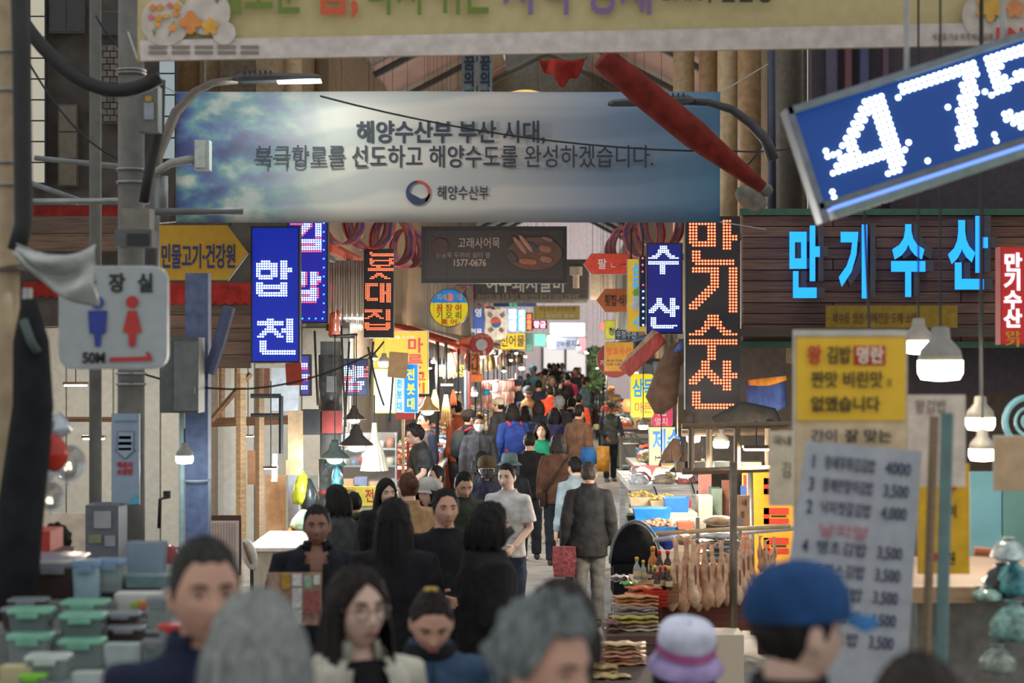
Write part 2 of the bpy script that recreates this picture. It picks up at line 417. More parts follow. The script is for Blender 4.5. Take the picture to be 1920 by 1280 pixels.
        for j in range(hv + 1):
            row = []
            for i in range(hu):
                a = 2 * math.pi * i / hu; lo = low(a); e = lo + (math.pi / 2 - .02 - lo) * j / hv
                row.append(hd(hp_(a, e, grow, min(1, (.55 if hair in ('long', 'bob', 'perm') else .12) + 1.6 * j / hv))))
            rows.append(row)
        hb.rings(rows, cap=False)
        hb.add(rows[-1], [tuple(range(hu))])
        inner_r = []
        for i in range(hu):
            a = 2 * math.pi * i / hu; inner_r.append(hd(head_pt(a, low(a), False, -.012)))
        hb.rings([inner_r, rows[0]], cap=False)
        if hair in ('long', 'bob'):
            L0 = HC.z - .045; L1 = hlen if hair == 'long' else 1.475
            cu = hu; a0 = math.radians(60)
            for side, dr in ((1, .0), (2, -.016)):
                rows = []
                for j in range(9):
                    f = j / 8; row = []
                    z = L0 + .10 + (L1 - L0 - .10) * f
                    for i in range(cu + 1):
                        a = a0 + (2 * math.pi - 2 * a0) * i / cu
                        wv = .004 * math.sin(a * 21 + ph[3] + f * 3) + .004 * math.sin(a * 37 + ph[4])
                        bulge = .012 * math.sin(f * 3.1)
                        rx = .094 - .016 * max(0, 1 - f * 5) + bulge + wv + dr + (.045 * max(0, f - .35) if hair == 'long' else .012 * f); ry = .108 - .016 * max(0, 1 - f * 5) + bulge + wv + dr + .02 * f
                        zz = z + (.02 * math.sin(a * 11 + ph[5]) * f * f)
                        p = Vector((rx * math.sin(a), -ry * math.cos(a) - .010, zz))
                        q = hd(p - HC + Vector((0, 0, 0))) if f < .5 else LM @ (HM @ p).lerp(p, min(1, (f - .5) * 2))
                        row.append(q)
                    rows.append(row)
                hb.rings(rows, cap=False, closed=False)
        if hair == 'bun':
            c = hd(Vector((0, .105, .045))); hb.ell(c, (.050, .045, .045), 12, 8)
        if hair == 'topknot':
            c = hd(Vector((0, .03, .145))); hb.ell(c, (.035, .035, .025), 12, 8)
        if hair == 'pony':
            hb.tube([hd(Vector(v)) for v in ((0, .10, .05), (0, .15, .03), (0, .165, -.06), (0, .14, -.17))], [.025, .032, .034, .012], 10)
        ho = hb.build('hair', hairm(hcol), t, True, True)
    # --- top garment
    HEM = hem or dict(tee=.84, shirt=.82, jacket=.80, coat=.50, vest=.80, hoodie=.80)[top]
    ease = dict(tee=.014, shirt=.020, jacket=.022, coat=.026, vest=.022, hoodie=.026)[top]
    b = MB(); vneck = any(x[0] == 'vneck' for x in extras); NN = 28 if vneck else 18
    prof = [(HEM, .165, .12, 0)] + [(z, rx, ry, yo) for z, rx, ry, yo in ((.93, .160, .108, 0), (1.08, .150, .102, 0), (1.22, .158, .108, 0), (1.33, .168, .104, 0), (1.395, .152, .086, .005), (1.44, .092, .072, .01)) if z > HEM + .03]
    if HEM < .7: prof[0] = (HEM, .19, .15, 0); prof.insert(1, (.80, .178, .13, 0))
    prof += [(1.468, .064, .064, .008)]
    b.rings([ell_ring(z, rx + ease, ry + ease, yo, NN) for z, rx, ry, yo in prof], cap=not vneck)
    if vneck:
        base_f = []; bb = MB(); rows = []
        zs = [HEM + (1.468 - HEM) * i / 26 for i in range(27)]
        for z in zs:
            for (z0_, *r0), (z1_, *r1) in zip(prof, prof[1:]):
                if z <= z1_ + 1e-6:
                    f = (z - z0_) / (z1_ - z0_); rows.append(ell_ring(z, r0[0] + (r1[0] - r0[0]) * f + ease, r0[1] + (r1[1] - r0[1]) * f + ease, r0[2], 36)); break
        bb.rings(rows, cap=False)
        keep = []
        for f in bb.f:
            cx = sum(bb.v[i][0] for i in f) / 4; cy = sum(bb.v[i][1] for i in f) / 4; cz = sum(bb.v[i][2] for i in f) / 4
            if cy < 0 and cz > 1.20 and abs(cx) < (cz - 1.20) * .30: continue
            keep.append(f)
        bb.f = keep; b = bb
    for sd in (-1, 1):
        if top == 'vest': continue
        sh, el, wr = joints[sd]; e2 = ease * .75
        if sleeve == 'short': limb(b, [Vector((.07 * sd, 0, 1.385)), sh, sh.lerp(el, .45), sh.lerp(el, .8)], [.055 + e2, .060 + e2, .062 + e2, .066 + e2], 12)
        elif sleeve == 'elbow': limb(b, [Vector((.07 * sd, 0, 1.385)), sh, sh.lerp(el, .5), el, el.lerp(wr, .3)], [.055 + e2, .060 + e2, .058 + e2, .056 + e2, .056 + e2], 12)
        else: limb(b, [Vector((.07 * sd, 0, 1.385)), sh, sh.lerp(el, .5), el, el.lerp(wr, .5), wr, wr + (wr - el).normalized() * .01], [.055 + e2, .060 + e2, .054 + e2, .050 + e2, .043 + e2, .036 + e2, .034 + e2], 12)
    fix(b)
    cm = cloth(tcol)
    o = b.build({'tee': 't_shirt'}.get(top, top), cm, t, True, True)
    if vneck: mod(o, 'SOLIDIFY', thickness=.006, offset=1)
    else: mod(o, 'REMESH', mode='VOXEL', voxel_size=max(vox, .012) if lod < 2 else .024, use_smooth_shade=True); mod(o, 'SMOOTH', factor=.5, iterations=4 if lod < 2 else 2)
    if lod < 2: mod(o, 'DISPLACE', texture=CLOUD, strength=.005 if vneck else .020 if top != 'tee' else .015, mid_level=.5, texture_coords='LOCAL')
    TOPO = o
    if vneck and inner:
        fix(MB().rings([ell_ring(z, rx + .009, ry + .009, yo, 28) for z, rx, ry, yo in prof[:-1]])).build('undershirt', cloth(inner), t, True, True)
    # --- collar pieces
    if lod < 2:
        if top in ('jacket', 'coat', 'shirt') and not any(x[0] == 'nocollar' for x in extras):
            cb = MB(); op = math.radians(28)
            rows = []
            for zz, dr in ((1.44, .022), (1.475, .016), (1.497, .010)):
                rows.append([LM @ Vector(((.070 + dr) * math.sin(a), -(.068 + dr) * math.cos(a) + .008, zz)) for a in [op + (2 * math.pi - 2 * op) * i / 20 for i in range(21)]])
            cb.rings(rows, cap=False, closed=False)
            c = cb.build('collar', cm, t, True, True); mod(c, 'SOLIDIFY', thickness=.01)
            if not vneck:
                pl = MB().tube([LM @ Vector((0, -(.112 if z < 1.36 else .112 - (z - 1.36) * .25) - ease - .004, z)) for z in (HEM + .04, 1.0, 1.15, 1.3, 1.38, 1.43)], .006, 6).build('placket', cloth(tuple(int(c * .7) for c in tcol)), t, True, True)
        if top == 'hoodie':
            MB().torus(LM @ Vector((0, .045, 1.445)), .092, .036, (0, -.45, 1), 20, 8).build('hood', cm, t, True, True)
        if top == 'tee':
            MB().torus(LM @ Vector((0, .008, 1.452)), .079, .008, (0, -.25, 1), 20, 6).build('neckband', cm, t, True, True)
        if top == 'vest':
            b = MB()
            for sd in (-1, 1):
                sh, el, wr = joints[sd]; limb(b, [Vector((.07 * sd, 0, 1.38)), sh, sh.lerp(el, .5), el, el.lerp(wr, .5), wr], [.055, .062, .058, .052, .046, .042], 12)
            fix(b); b.build('sleeves', cloth(inner or (36, 40, 60)), t, True, True)
    # --- trousers and shoes
    b = MB(); b.rings([ell_ring(z, rx, ry, 0, 16) for z, rx, ry in ((.80, .15, .115), (.88, .165, .122), (1.0, .152, .112))])
    for sd in (-1, 1):
        f = step * sd
        limb(b, [(.08 * sd, 0, .90), (.088 * sd, f * .3, .72), (.09 * sd, f * .5, .49), (.092 * sd, f * .9 + .02, .28), (.092 * sd, f + .02, .075)], [.09, .092, .074, .070, .066], 12)
    o = b.build('trousers', cloth(bcol), t, True, True)
    mod(o, 'REMESH', mode='VOXEL', voxel_size=.014 if lod < 2 else .028, use_smooth_shade=True); mod(o, 'SMOOTH', factor=.5, iterations=3)
    if lod < 2: mod(o, 'DISPLACE', texture=CLOUD, strength=.022, mid_level=.5, texture_coords='LOCAL')
    for sd in (-1, 1):
        f = step * sd; b = MB()
        b.rings([[(.095 * sd + w * math.cos(k * math.pi / 5), f + y, z0_ + hh * (.5 + .5 * math.sin(k * math.pi / 5))) for k in range(10)] for y, w, z0_, hh in ((.075, .028, .0, .07), (.05, .036, 0, .09), (-.02, .04, 0, .085), (-.10, .046, 0, .06), (-.16, .036, 0, .045), (-.185, .015, .0, .03))])
        b.build('shoe', M(shoe, .5, kind='shoe'), t, True, True)
    # --- extras
    for x in extras:
        k = x[0]
        if k == 'mask':
            b = MB(); b.grid(lambda u, v: hd(head_pt((u - .5) * 2.1, math.radians(-52 + 54 * v), True, .009) + Vector((0, -.008 * math.cos((u - .5) * 3), 0))), 16, 10)
            mo = b.build('face_mask', M(x[1], .8, kind='mask'), t, True, True); mod(mo, 'SOLIDIFY', thickness=.003)
            b = MB()
            for sd in (-1,): b.tube([hd(head_pt(sd * 1.05, math.radians(-4), True, .010)), hd(Vector((sd * .084, .02, .02))), hd(Vector((sd * .084, .025, -.02))), hd(head_pt(sd * 1.05, math.radians(-44), True, .01))], .0018, 5)
            b.build('ear_loop', M(x[1], .8, kind='mask'), mo, True, True)
        elif k == 'glasses':
            go = MB()
            for sd in (-1, 1): go.torus(hd(Vector((.033 * sd, -.1, .002))), .023, .0018, tuple(HM.to_3x3() @ Vector((0, 1, 0))), 20, 5)
            go.tube([hd(Vector((-.011, -.102, .004))), hd(Vector((0, -.104, .008))), hd(Vector((.011, -.102, .004)))], .0016, 5)
            for sd in (-1, 1): go.tube([hd(Vector((.056 * sd, -.1, .004))), hd(Vector((.08 * sd, -.06, .01))), hd(Vector((.084 * sd, .02, .008)))], .0016, 5)
            gf = go.build('glasses', M(x[1], .3, .6, kind='rim'), t, True, True)
            for sd in (-1, 1): MB().tube([hd(Vector((.033 * sd, -.1005, .002))), hd(Vector((.033 * sd, -.0995, .002)))], .0225, 16).build('lens', M((235, 240, 240), .05, trans=.9, noise=0, alpha=.1, kind='lens'), gf, False, True)
        elif k in ('cap', 'bucket', 'visor'):
            cmx = cloth(x[1]); rows = []
            nn = 32; rise = {'cap': .030, 'bucket': .036, 'visor': .040}[k]
            z_b = {'cap': .028, 'bucket': .040, 'visor': .026}[k]
            prof = {'cap': ((.0, 1.06), (.03, 1.08), (.06, 1.03), (.09, .86), (.11, .58), (.12, .25), (.122, .03)), 'bucket': ((.0, 1.10), (.04, 1.06), (.08, .98), (.10, .88), (.108, .5), (.11, .05)),
                    'visor': ((.0, 1.10), (.05, 1.15), (.085, 1.12), (.104, .98), (.113, .7), (.116, .35), (.117, .03))}[k]
            for z, q in prof: rows.append([hd(Vector(((.084 + .008) * q * math.sin(a), -(.102 + .008) * q * math.cos(a) + .004, z_b + z))) for a in [2 * math.pi * i / nn for i in range(nn)]])
            cb_ = MB().rings(rows, cap=False); cb_.add(rows[-1], [tuple(range(nn))]); co = cb_.build(k if k != 'visor' else 'sun_hat', cmx, t, True, True)
            if k == 'cap':
                def brim(u, v):
                    a = (u - .5) * 2.0; r0 = .105; r1 = .105 + .075 * math.cos(a) ** .7
                    r = r0 + (r1 - r0) * v
                    return hd(Vector((r * math.sin(a) * .86, -r * math.cos(a), z_b + .004 - .012 * v - .02 * v * math.sin(a) ** 2)))
                bo = MB().grid(brim, 20, 5).build('brim', cmx if len(x) < 3 else cloth(x[2]), co, True, True); mod(bo, 'SOLIDIFY', thickness=.004)
            else:
                wd_ = .055 if k == 'bucket' else .045
                rows = [[hd(Vector(((.092 + wd_ * q) * math.sin(a), -(.112 + wd_ * q) * math.cos(a) + .004, z_b + .004 - (.045 if k == 'bucket' else .062) * q))) for a in [2 * math.pi * i / nn for i in range(nn)]] for q in (0, .5, 1)]
                bo = MB().rings(rows, cap=False).build('brim', cmx if len(x) < 3 else cloth(x[2]), co, True, True); mod(bo, 'SOLIDIFY', thickness=.004)
                if len(x) > 3:
                    rows = [[hd(Vector((.094 * q * math.sin(a), -.114 * q * math.cos(a) + .004, z_b + z))) for a in [2 * math.pi * i / nn for i in range(nn)]] for z, q in ((.006, 1.125), (.042, 1.165))]
                    MB().rings(rows, cap=False).build('hat_band', cloth(x[3]), co, True, True)
        elif k == 'backpack':
            b = MB(); b.rings([[LM @ Vector((w * math.cos(a) * (.8 + .2 * abs(math.cos(a))), .15 + dp * .5 + dp * math.sin(a), z)) for a in [i * math.pi / 9 for i in range(18)]] for z, w, dp in ((.98, .11, .05), (1.02, .145, .085), (1.15, .155, .10), (1.30, .145, .085), (1.40, .11, .05), (1.42, .06, .03))])
            bo = b.build('backpack', cloth(x[1]), t, True, True); b = MB()
            for sd in (-1, 1): b.tube([LM @ Vector(v) for v in ((.09 * sd, .14, 1.40), (.10 * sd, .03, 1.455), (.11 * sd, -.09, 1.38), (.13 * sd, -.13, 1.2), (.15 * sd, .0, 1.05), (.12 * sd, .13, 1.02))], .017, 6)
            b.build('strap', cloth(x[2] if len(x) > 2 else x[1]), bo, True, True)
        elif k == 'crossbag':
            b = MB().tube([LM @ Vector(v) for v in ((-.16, .02, 1.43), (-.10, -.13, 1.32), (.05, -.155, 1.1), (.17, -.08, .93), (.18, .06, .93), (.03, .165, 1.15), (-.10, .12, 1.36), (-.16, .02, 1.43))], .013, 6)
            so = b.build('strap', cloth(x[1]), t, True, True)
            MB().box((.19, .03, .86), (.08, .22, .18)).build('bag', cloth(x[1]), so, True, True)
        elif k == 'sidebag':
            b = MB(); b.rings([[(-.20 + w * math.cos(a), .04 + dp * math.sin(a), z) for a in [i * math.pi / 8 for i in range(16)]] for z, w, dp in ((.80, .10, .05), (.84, .17, .08), (.98, .17, .08), (1.08, .10, .05))])
            b.build('shoulder_bag', cloth(x[1]), t, True, True)
        elif k == 'scrunchie':
            MB().torus(hd(Vector((0, .075, .105))), .020, .009, (0, 0, 1), 16, 6).build('hair_tie', cloth(x[1]), t, True, True)
        elif k == 'logo':
            o = bpy.data.objects.new('print', LOGO); COL.objects.link(o); o.parent = t; o.location = x[1]; o.rotation_euler = (math.pi / 2, 0, 0)
        elif k == 'stripe_collar':
            for q in (0, 1): MB().torus(LM @ Vector((0, .012, 1.452 + .012 * q)), .083 - .006 * q, .004, (0, -.3, 1), 20, 6).build('stripe', M((225, 225, 222), kind='stripe2'), TOPO, True, True)
        elif k == 'buttons':
            for sd in (-1, 1): MB().ell((sd * .085, -.135, 1.245), (.008, .005, .008), 8, 6).build('button', M((206, 200, 185), .4, kind='button'), TOPO, True, True)
            for sd in (-1, 1): MB().box((sd * .085, -.128, 1.24), (.10, .012, .035)).build('pocket_flap', cm, TOPO, True, True)
        elif k == 'scarf':
            MB().torus(LM @ Vector((0, -.005, 1.46)), .072, .03, (0, -.15, 1), 20, 8).build('scarf', cloth(x[1]), t, True, True)
    return t
# ------------------------------------------------------------------ the setting
CONC = M((150, 146, 140), .85, noise=.16, nscale=3, bump=.1, kind='concrete')
struct('floor', MB().box((0, 60, -.05), (60, 140, .1)), CONC, label='worn grey concrete lane floor')
def lane_wall(name, off, z0, z1, Y0, Y1, mat, th=.2):
    s = 1 if off > 0 else -1; b = MB()
    x0, x1 = ax(Y0) + off, ax(Y1) + off
    b.add([(x0, Y0, z0), (x0 + s * th, Y0, z0), (x1 + s * th, Y1, z0), (x1, Y1, z0), (x0, Y0, z1), (x0 + s * th, Y0, z1), (x1 + s * th, Y1, z1), (x1, Y1, z1)],
          [(0, 1, 2, 3), (4, 7, 6, 5), (0, 4, 5, 1), (1, 5, 6, 2), (2, 6, 7, 3), (3, 7, 4, 0)])
    return struct(name, b, mat)
TANW = M((150, 128, 100), .8, noise=.2, kind='render'); DRK = M((74, 66, 60), .85, noise=.25, nscale=5, kind='render')
lane_wall('wall_left', -2.9, 2.3, 7.2, 24, 108, TANW); lane_wall('wall_right', 2.9, 2.3, 7.2, 24, 108, TANW)
lane_wall('wall_left_lower', -3.9, 0, 2.3, 26, 108, M((120, 112, 102), .8, kind='render')); lane_wall('wall_right_lower', 3.9, 0, 2.3, 26, 108, M((120, 112, 102), .8, kind='render'))
# arcade ceiling: two slopes of panels on steel ribs
cl = struct('ceiling', MB().cyl((ax(25), 25, 9.02), (ax(95), 95, 9.02), .06, n=8), M((70, 72, 72), .6, kind='ridge'))
PNL = M((196, 160, 156), .6, noise=.3, nscale=22, kind='corrugated', bump=.3); PNL2 = M((160, 146, 142), .6, noise=.3, nscale=22, kind='corrugated', bump=.3)
for i in range(17):
    Y0 = 25 + i * 4.1
    for s in (-1, 1):
        a0, a1 = ax(Y0), ax(Y0 + 4); b = MB()
        b.add([(a0 + s * .9, Y0, 8.57), (a1 + s * .9, Y0 + 4, 8.57), (a1 + s * 3.6, Y0 + 4, 7.1), (a0 + s * 3.6, Y0, 7.1), (a0 + s * .9, Y0, 8.62), (a1 + s * .9, Y0 + 4, 8.62), (a1 + s * 3.6, Y0 + 4, 7.15), (a0 + s * 3.6, Y0, 7.15)],
              [(0, 1, 2, 3), (7, 6, 5, 4), (0, 4, 5, 1), (1, 5, 6, 2), (2, 6, 7, 3), (3, 7, 4, 0)])
        b.build('roof_panel', PNL if i % 2 else PNL2, cl)
    b = MB(); b.tube([(ax(Y0) - 3.4, Y0, 6.6), (ax(Y0) - 3.3, Y0, 7.1), (ax(Y0), Y0, 8.85), (ax(Y0) + 3.3, Y0, 7.1), (ax(Y0) + 3.4, Y0, 6.6)], .07, 8)
    b.build('roof_rib', M((84, 80, 76), .5, kind='rib'), cl)
struct('wall_gable', MB().prism([(ax(47) - 3.5, 7.1), (ax(47) + 3.5, 7.1), (ax(47) + .95, 8.55), (ax(47) + .95, 9.6), (ax(47) - .95, 9.6), (ax(47) - .95, 8.55)], 46.9, 47.0), M((104, 102, 96), .8, kind='render'))
# lit fanlight at the head of the lane, in a dark arch
tf = thing('arch_fanlight', 'glowing yellow fanlight in a dark arch under the arcade roof', 'fanlight', (W(985, 260, 46).x, 46, 6.9))
ca = W(985, 262, 46)
MB().prism([(ca.x + m_(88, 46) * math.cos(a * math.pi / 24), ca.z + m_(94, 46) * math.sin(a * math.pi / 24)) for a in range(25)], 46, 46.05).build('panel', glow((226, 196, 120), .75), tf)
for q, c, d in ((100, (96, 92, 80), .3), (124, (78, 78, 74), .2), (140, (120, 100, 70), .1)):
    MB().torus((ca.x, 45.9 + d, ca.z), m_(q, 46), m_(7, 46), (0, 1, 0), 28, 6, (0, math.pi)).build('arch_ring', M(c, .6, kind='ring'), tf)
# tan pipe columns along both upper facades
TANC = M((170, 136, 98), .55, noise=.15, kind='tanpaint'); TANC2 = M((196, 172, 136), .55, noise=.12, kind='tanpaint')
def column(px, w, Y, z0, z1, mat, lab):
    x = W(px, 0, Y).x; t = thing('facade_column', lab, 'column', (x, Y, z0), 'tan pipe columns above the stalls')
    r = m_(w, Y) / 2
    MB().cyl((x, Y, z0), (x, Y, z1), r, n=20).build('shaft', mat, t, True)
    for z in (z0 + .03, (z0 + z1) / 2): MB().cyl((x, Y, z - .03), (x, Y, z + .03), r * 1.08, n=20).build('collar', M((110, 96, 80), .5, kind='band'), t)
for i, (px, w, Y, mt, lb) in enumerate(((352, 44, 25.5, TANC, 'thick tan column behind the street lamp head, end of row'), (398, 30, 27, TANC2, 'pale slim column beside the thick tan column'), (502, 42, 26.5, TANC, 'tan column above the middle of the lamp head'),
        (548, 36, 25, TANC2, 'shaded tan column past the lamp head'), (600, 34, 28, M((120, 100, 78), .6, noise=.3, kind='corrugated', nscale=60), 'ribbed brown column nearest the roof panels'),
        (1282, 40, 29, TANC2, 'pale column behind the red folded awning'), (1328, 36, 27, TANC, 'tan column beside the teal end of the blue banner'), (1366, 42, 24.5, TANC2, 'cream column rising behind the red LED sign'), (1405, 44, 24, TANC, 'broad tan column left of the grey drainpipe'), (1478, 56, 23.6, M((104, 96, 86), .6, kind='tanpaint'), 'grey brown column under the yellow banner corner'))):
    column(px, w, Y, 3.7, 9.5, mt, lb)
single('drainpipe', 'dark blue grey drainpipe between the tan columns', 'pipe', MB().cyl(W(1447, 400, 22.8), W(1447, 60, 22.8), .05, n=10), M((62, 66, 84), .5, kind='pipe'), smooth=True)
# pink end facade with big signs at the far end
eb = struct('wall_back', MB().box((2.4, 112, 5), (16, .4, 10)), M((236, 214, 212), .8, kind='render'))
MB().box((W(1060, 0, 111.7).x, 111.7, 1.4), (2.4, .12, 2.8)).build('shop_window', glow((214, 206, 202), .6), eb)  # glowing panel with posts, added to brighten the lane end
for dx in (-1.2, 0, 1.2): MB().box((W(1060, 0, 111.6).x + dx, 111.6, 1.4), (.12, .1, 2.8)).build('window_post', M((70, 66, 68), .6, kind='frame'), eb)
# left corner building: upper storey over an open shop
wl = struct('wall_left_front', MB().box((-5.45, 22.6, 7.3), (3.7, .4, 9.2)), DRK)
struct('wall_left_front_lower', MB().box((-2.9, 22.6, 3.25), (1.4, .4, 1.1)), DRK)
struct('wall_left_shop_back', MB().box((-5.2, 26.4, 1.4), (6.4, .2, 2.8)), M((150, 150, 148), .8, noise=.06, kind='plaster'))
for k in range(11): MB().box((-8.1 + .58 * k, 26.29, 1.38), (.56, .04, 2.7)).build('wall_panel', M((196, 200, 200) if k % 3 else (184, 190, 192), .75, noise=.06, kind='plaster'), bpy.data.objects['wall_left_shop_back'])
struct('wall_left_shop_side', MB().box((-7.6, 24, 4), (.3, 6, 8)), DRK)
struct('ceiling_left_shop', MB().box((-5.2, 24.4, 2.86), (5.6, 3.8, .1)), M((126, 96, 74), .8, kind='wood'))
struct('wall_left_rear', MB().box((-6.2, 33, 7.0), (6.6, .3, 9.6)), M((110, 94, 76), .8, noise=.2, kind='render'))
# left upper facade: dark doors and windows
def window(n, x0, y0, x1, y1, Y, cols, rows, frame, pane, bar=3):
    o = struct('window_%d' % n, MB().box(*pbox(x0, y0, x1, y1, Y, .06)), frame)
    cw, rh = (x1 - x0 - bar) / cols, (y1 - y0 - bar) / rows
    for i in range(cols):
        for j in range(rows):
            MB().box(*pbox(x0 + bar + i * cw, y0 + bar + j * rh, x0 + i * cw + cw, y0 + j * rh + rh, Y - .012, .02)).build('pane', pane, o)
    return o
window(1, 54, -10, 86, 345, 22.2, 1, 9, DARK, glow((176, 170, 152), .42))  # pane glow stands in for daylight through the translucent panes
window(2, 296, 96, 330, 300, 22.2, 1, 5, DARK, glow((150, 164, 168), .3))
window(3, 92, -30, 158, 62, 22.25, 2, 1, M((80, 74, 68), .7, kind='frame'), M((32, 32, 34), .25, kind='glass'))
window(4, 185, 20, 222, 66, 22.25, 1, 1, M((80, 74, 68), .7, kind='frame'), M((36, 34, 34), .25, kind='glass'))
window(5, 108, 195, 146, 350, 22.25, 1, 3, M((72, 66, 62), .7, kind='frame'), M((96, 84, 70), .5, kind='glass'))
bw = struct('wall_left_brick', MB().box(*pbox(188, 84, 226, 232, 22.2, .1)), M((84, 78, 72), .85, kind='mortar'))
for j in range(12):
    for i in range(3):
        x = 188 + i * 13 + (6 if j % 2 else 0)
        if x + 11 < 226: MB().box(*pbox(x, 85 + j * 12, x + 11.5, 95 + j * 12, 22.17, .05)).build('brick', M((104, 96, 88) if (i + j) % 3 else (92, 84, 78), .85, kind='brick1'), bw)
# boarded front of the left shop with red valances
for n, (x0, y0, x1, y1, Y) in enumerate(((-60, 405, 300, 470, 21.6), (300, 565, 470, 690, 21.6))):
    o = struct('trim_%d' % (n + 1), MB().box(*pbox(x0, y0, x1, y1, Y, .08)), M((96, 74, 60), .8, kind='wood'))
    k = max(2, int((y1 - y0) / 22))
    for j in range(k):
        MB().box(*pbox(x0, y0 + (y1 - y0) * j / k + .6, x1, y0 + (y1 - y0) * (j + 1) / k - .6, Y - .02, .03)).build('plank', M((104, 80, 64) if j % 2 else (92, 72, 60), .8, noise=.25, kind='wood'), o)
def valance(x0, y0, x1, y1, Y, lab, col=(150, 44, 38), nsc=9):
    b = MB(); pts = [(W(x0, y0, Y).x, W(0, y0, Y).z), (W(x1, y0, Y).x, W(0, y0, Y).z)]
    for i in range(nsc * 4, -1, -1):
        u = i / (nsc * 4); p = W(x0 + (x1 - x0) * u, y1 - 5 + 5 * abs(math.sin(u * nsc * math.pi)), Y); pts.append((p.x, p.z))
    b.prism(pts[::-1], Y, Y + .02)
    return single('awning_valance', lab, 'awning', b, cloth(col))
valance(45, 386, 285, 412, 22.36, 'long dark red awning edge below the left upper windows', (128, 40, 36))
valance(310, 530, 478, 572, 21.56, 'red scalloped awning edge below the yellow arrow sign')
valance(44, 528, 112, 558, 22.36, 'short red awning piece left of the restroom sign', (140, 42, 36), 4)
# right building: timber boards over the fish shop
wr = struct('wall_right_front', MB().box((5.2, 22.2, 6.0), (4.2, .3, 8.0)), M((62, 54, 62), .8, kind='render'))
WD = [M(c, .75, noise=.28, kind='wood') for c in ((104, 74, 62), (94, 68, 58), (112, 82, 66))]
bd = struct('wall_right_boards', MB().box(*pbox(1392, 395, 1990, 650, 21.3, .1)), M((48, 38, 34), .9, kind='gap'))
for j in range(12):
    y0 = 404 + j * 20.4; cut = 1392 + (170, 330, 250, 410)[j % 4]
    for k, (xa, xb) in enumerate(((1392, cut), (cut, 1990))):
        MB().box(*pbox(xa + 1, y0 + .8, xb - 1, y0 + 19.6, 21.26, .05)).build('plank', WD[(j * 2 + k) % 3], bd)
struct('trim_3', MB().box(*pbox(1388, 391, 1990, 403, 21.2, .1)), M((44, 82, 60), .6, kind='greentrim'))
struct('trim_4', MB().box(*pbox(1388, 640, 1990, 652, 21.2, .1)), M((40, 76, 58), .6, kind='greentrim'))
for px, w, c in ((1560, 24, (60, 52, 74)), (1590, 18, (86, 44, 54)), (1620, 22, (50, 52, 84)), (1660, 16, (70, 46, 60))):
    single('wall_pipe', 'painted upright pipe on the purple upper wall, %s' % {1560: 'nearest the grey brown column', 1590: 'dull red one', 1620: 'navy one', 1660: 'thin maroon one beside the LED ticker'}[px], 'pipe', MB().cyl(W(px, 392, 21.9), W(px, 0, 21.9), m_(w, 22) / 2, n=12), M(c, .5, kind='pipe'), 'wall pipes', True)
# interior back of right shop
struct('wall_right_shop_back', MB().box((4.9, 24.5, 1.3), (6, .2, 2.6)), M((96, 82, 70), .8, kind='plaster'))
struct('ceiling_right_shop', MB().box((4.9, 22.8, 2.62), (6, 3.4, .08)), M((70, 60, 54), .8, kind='wood'))

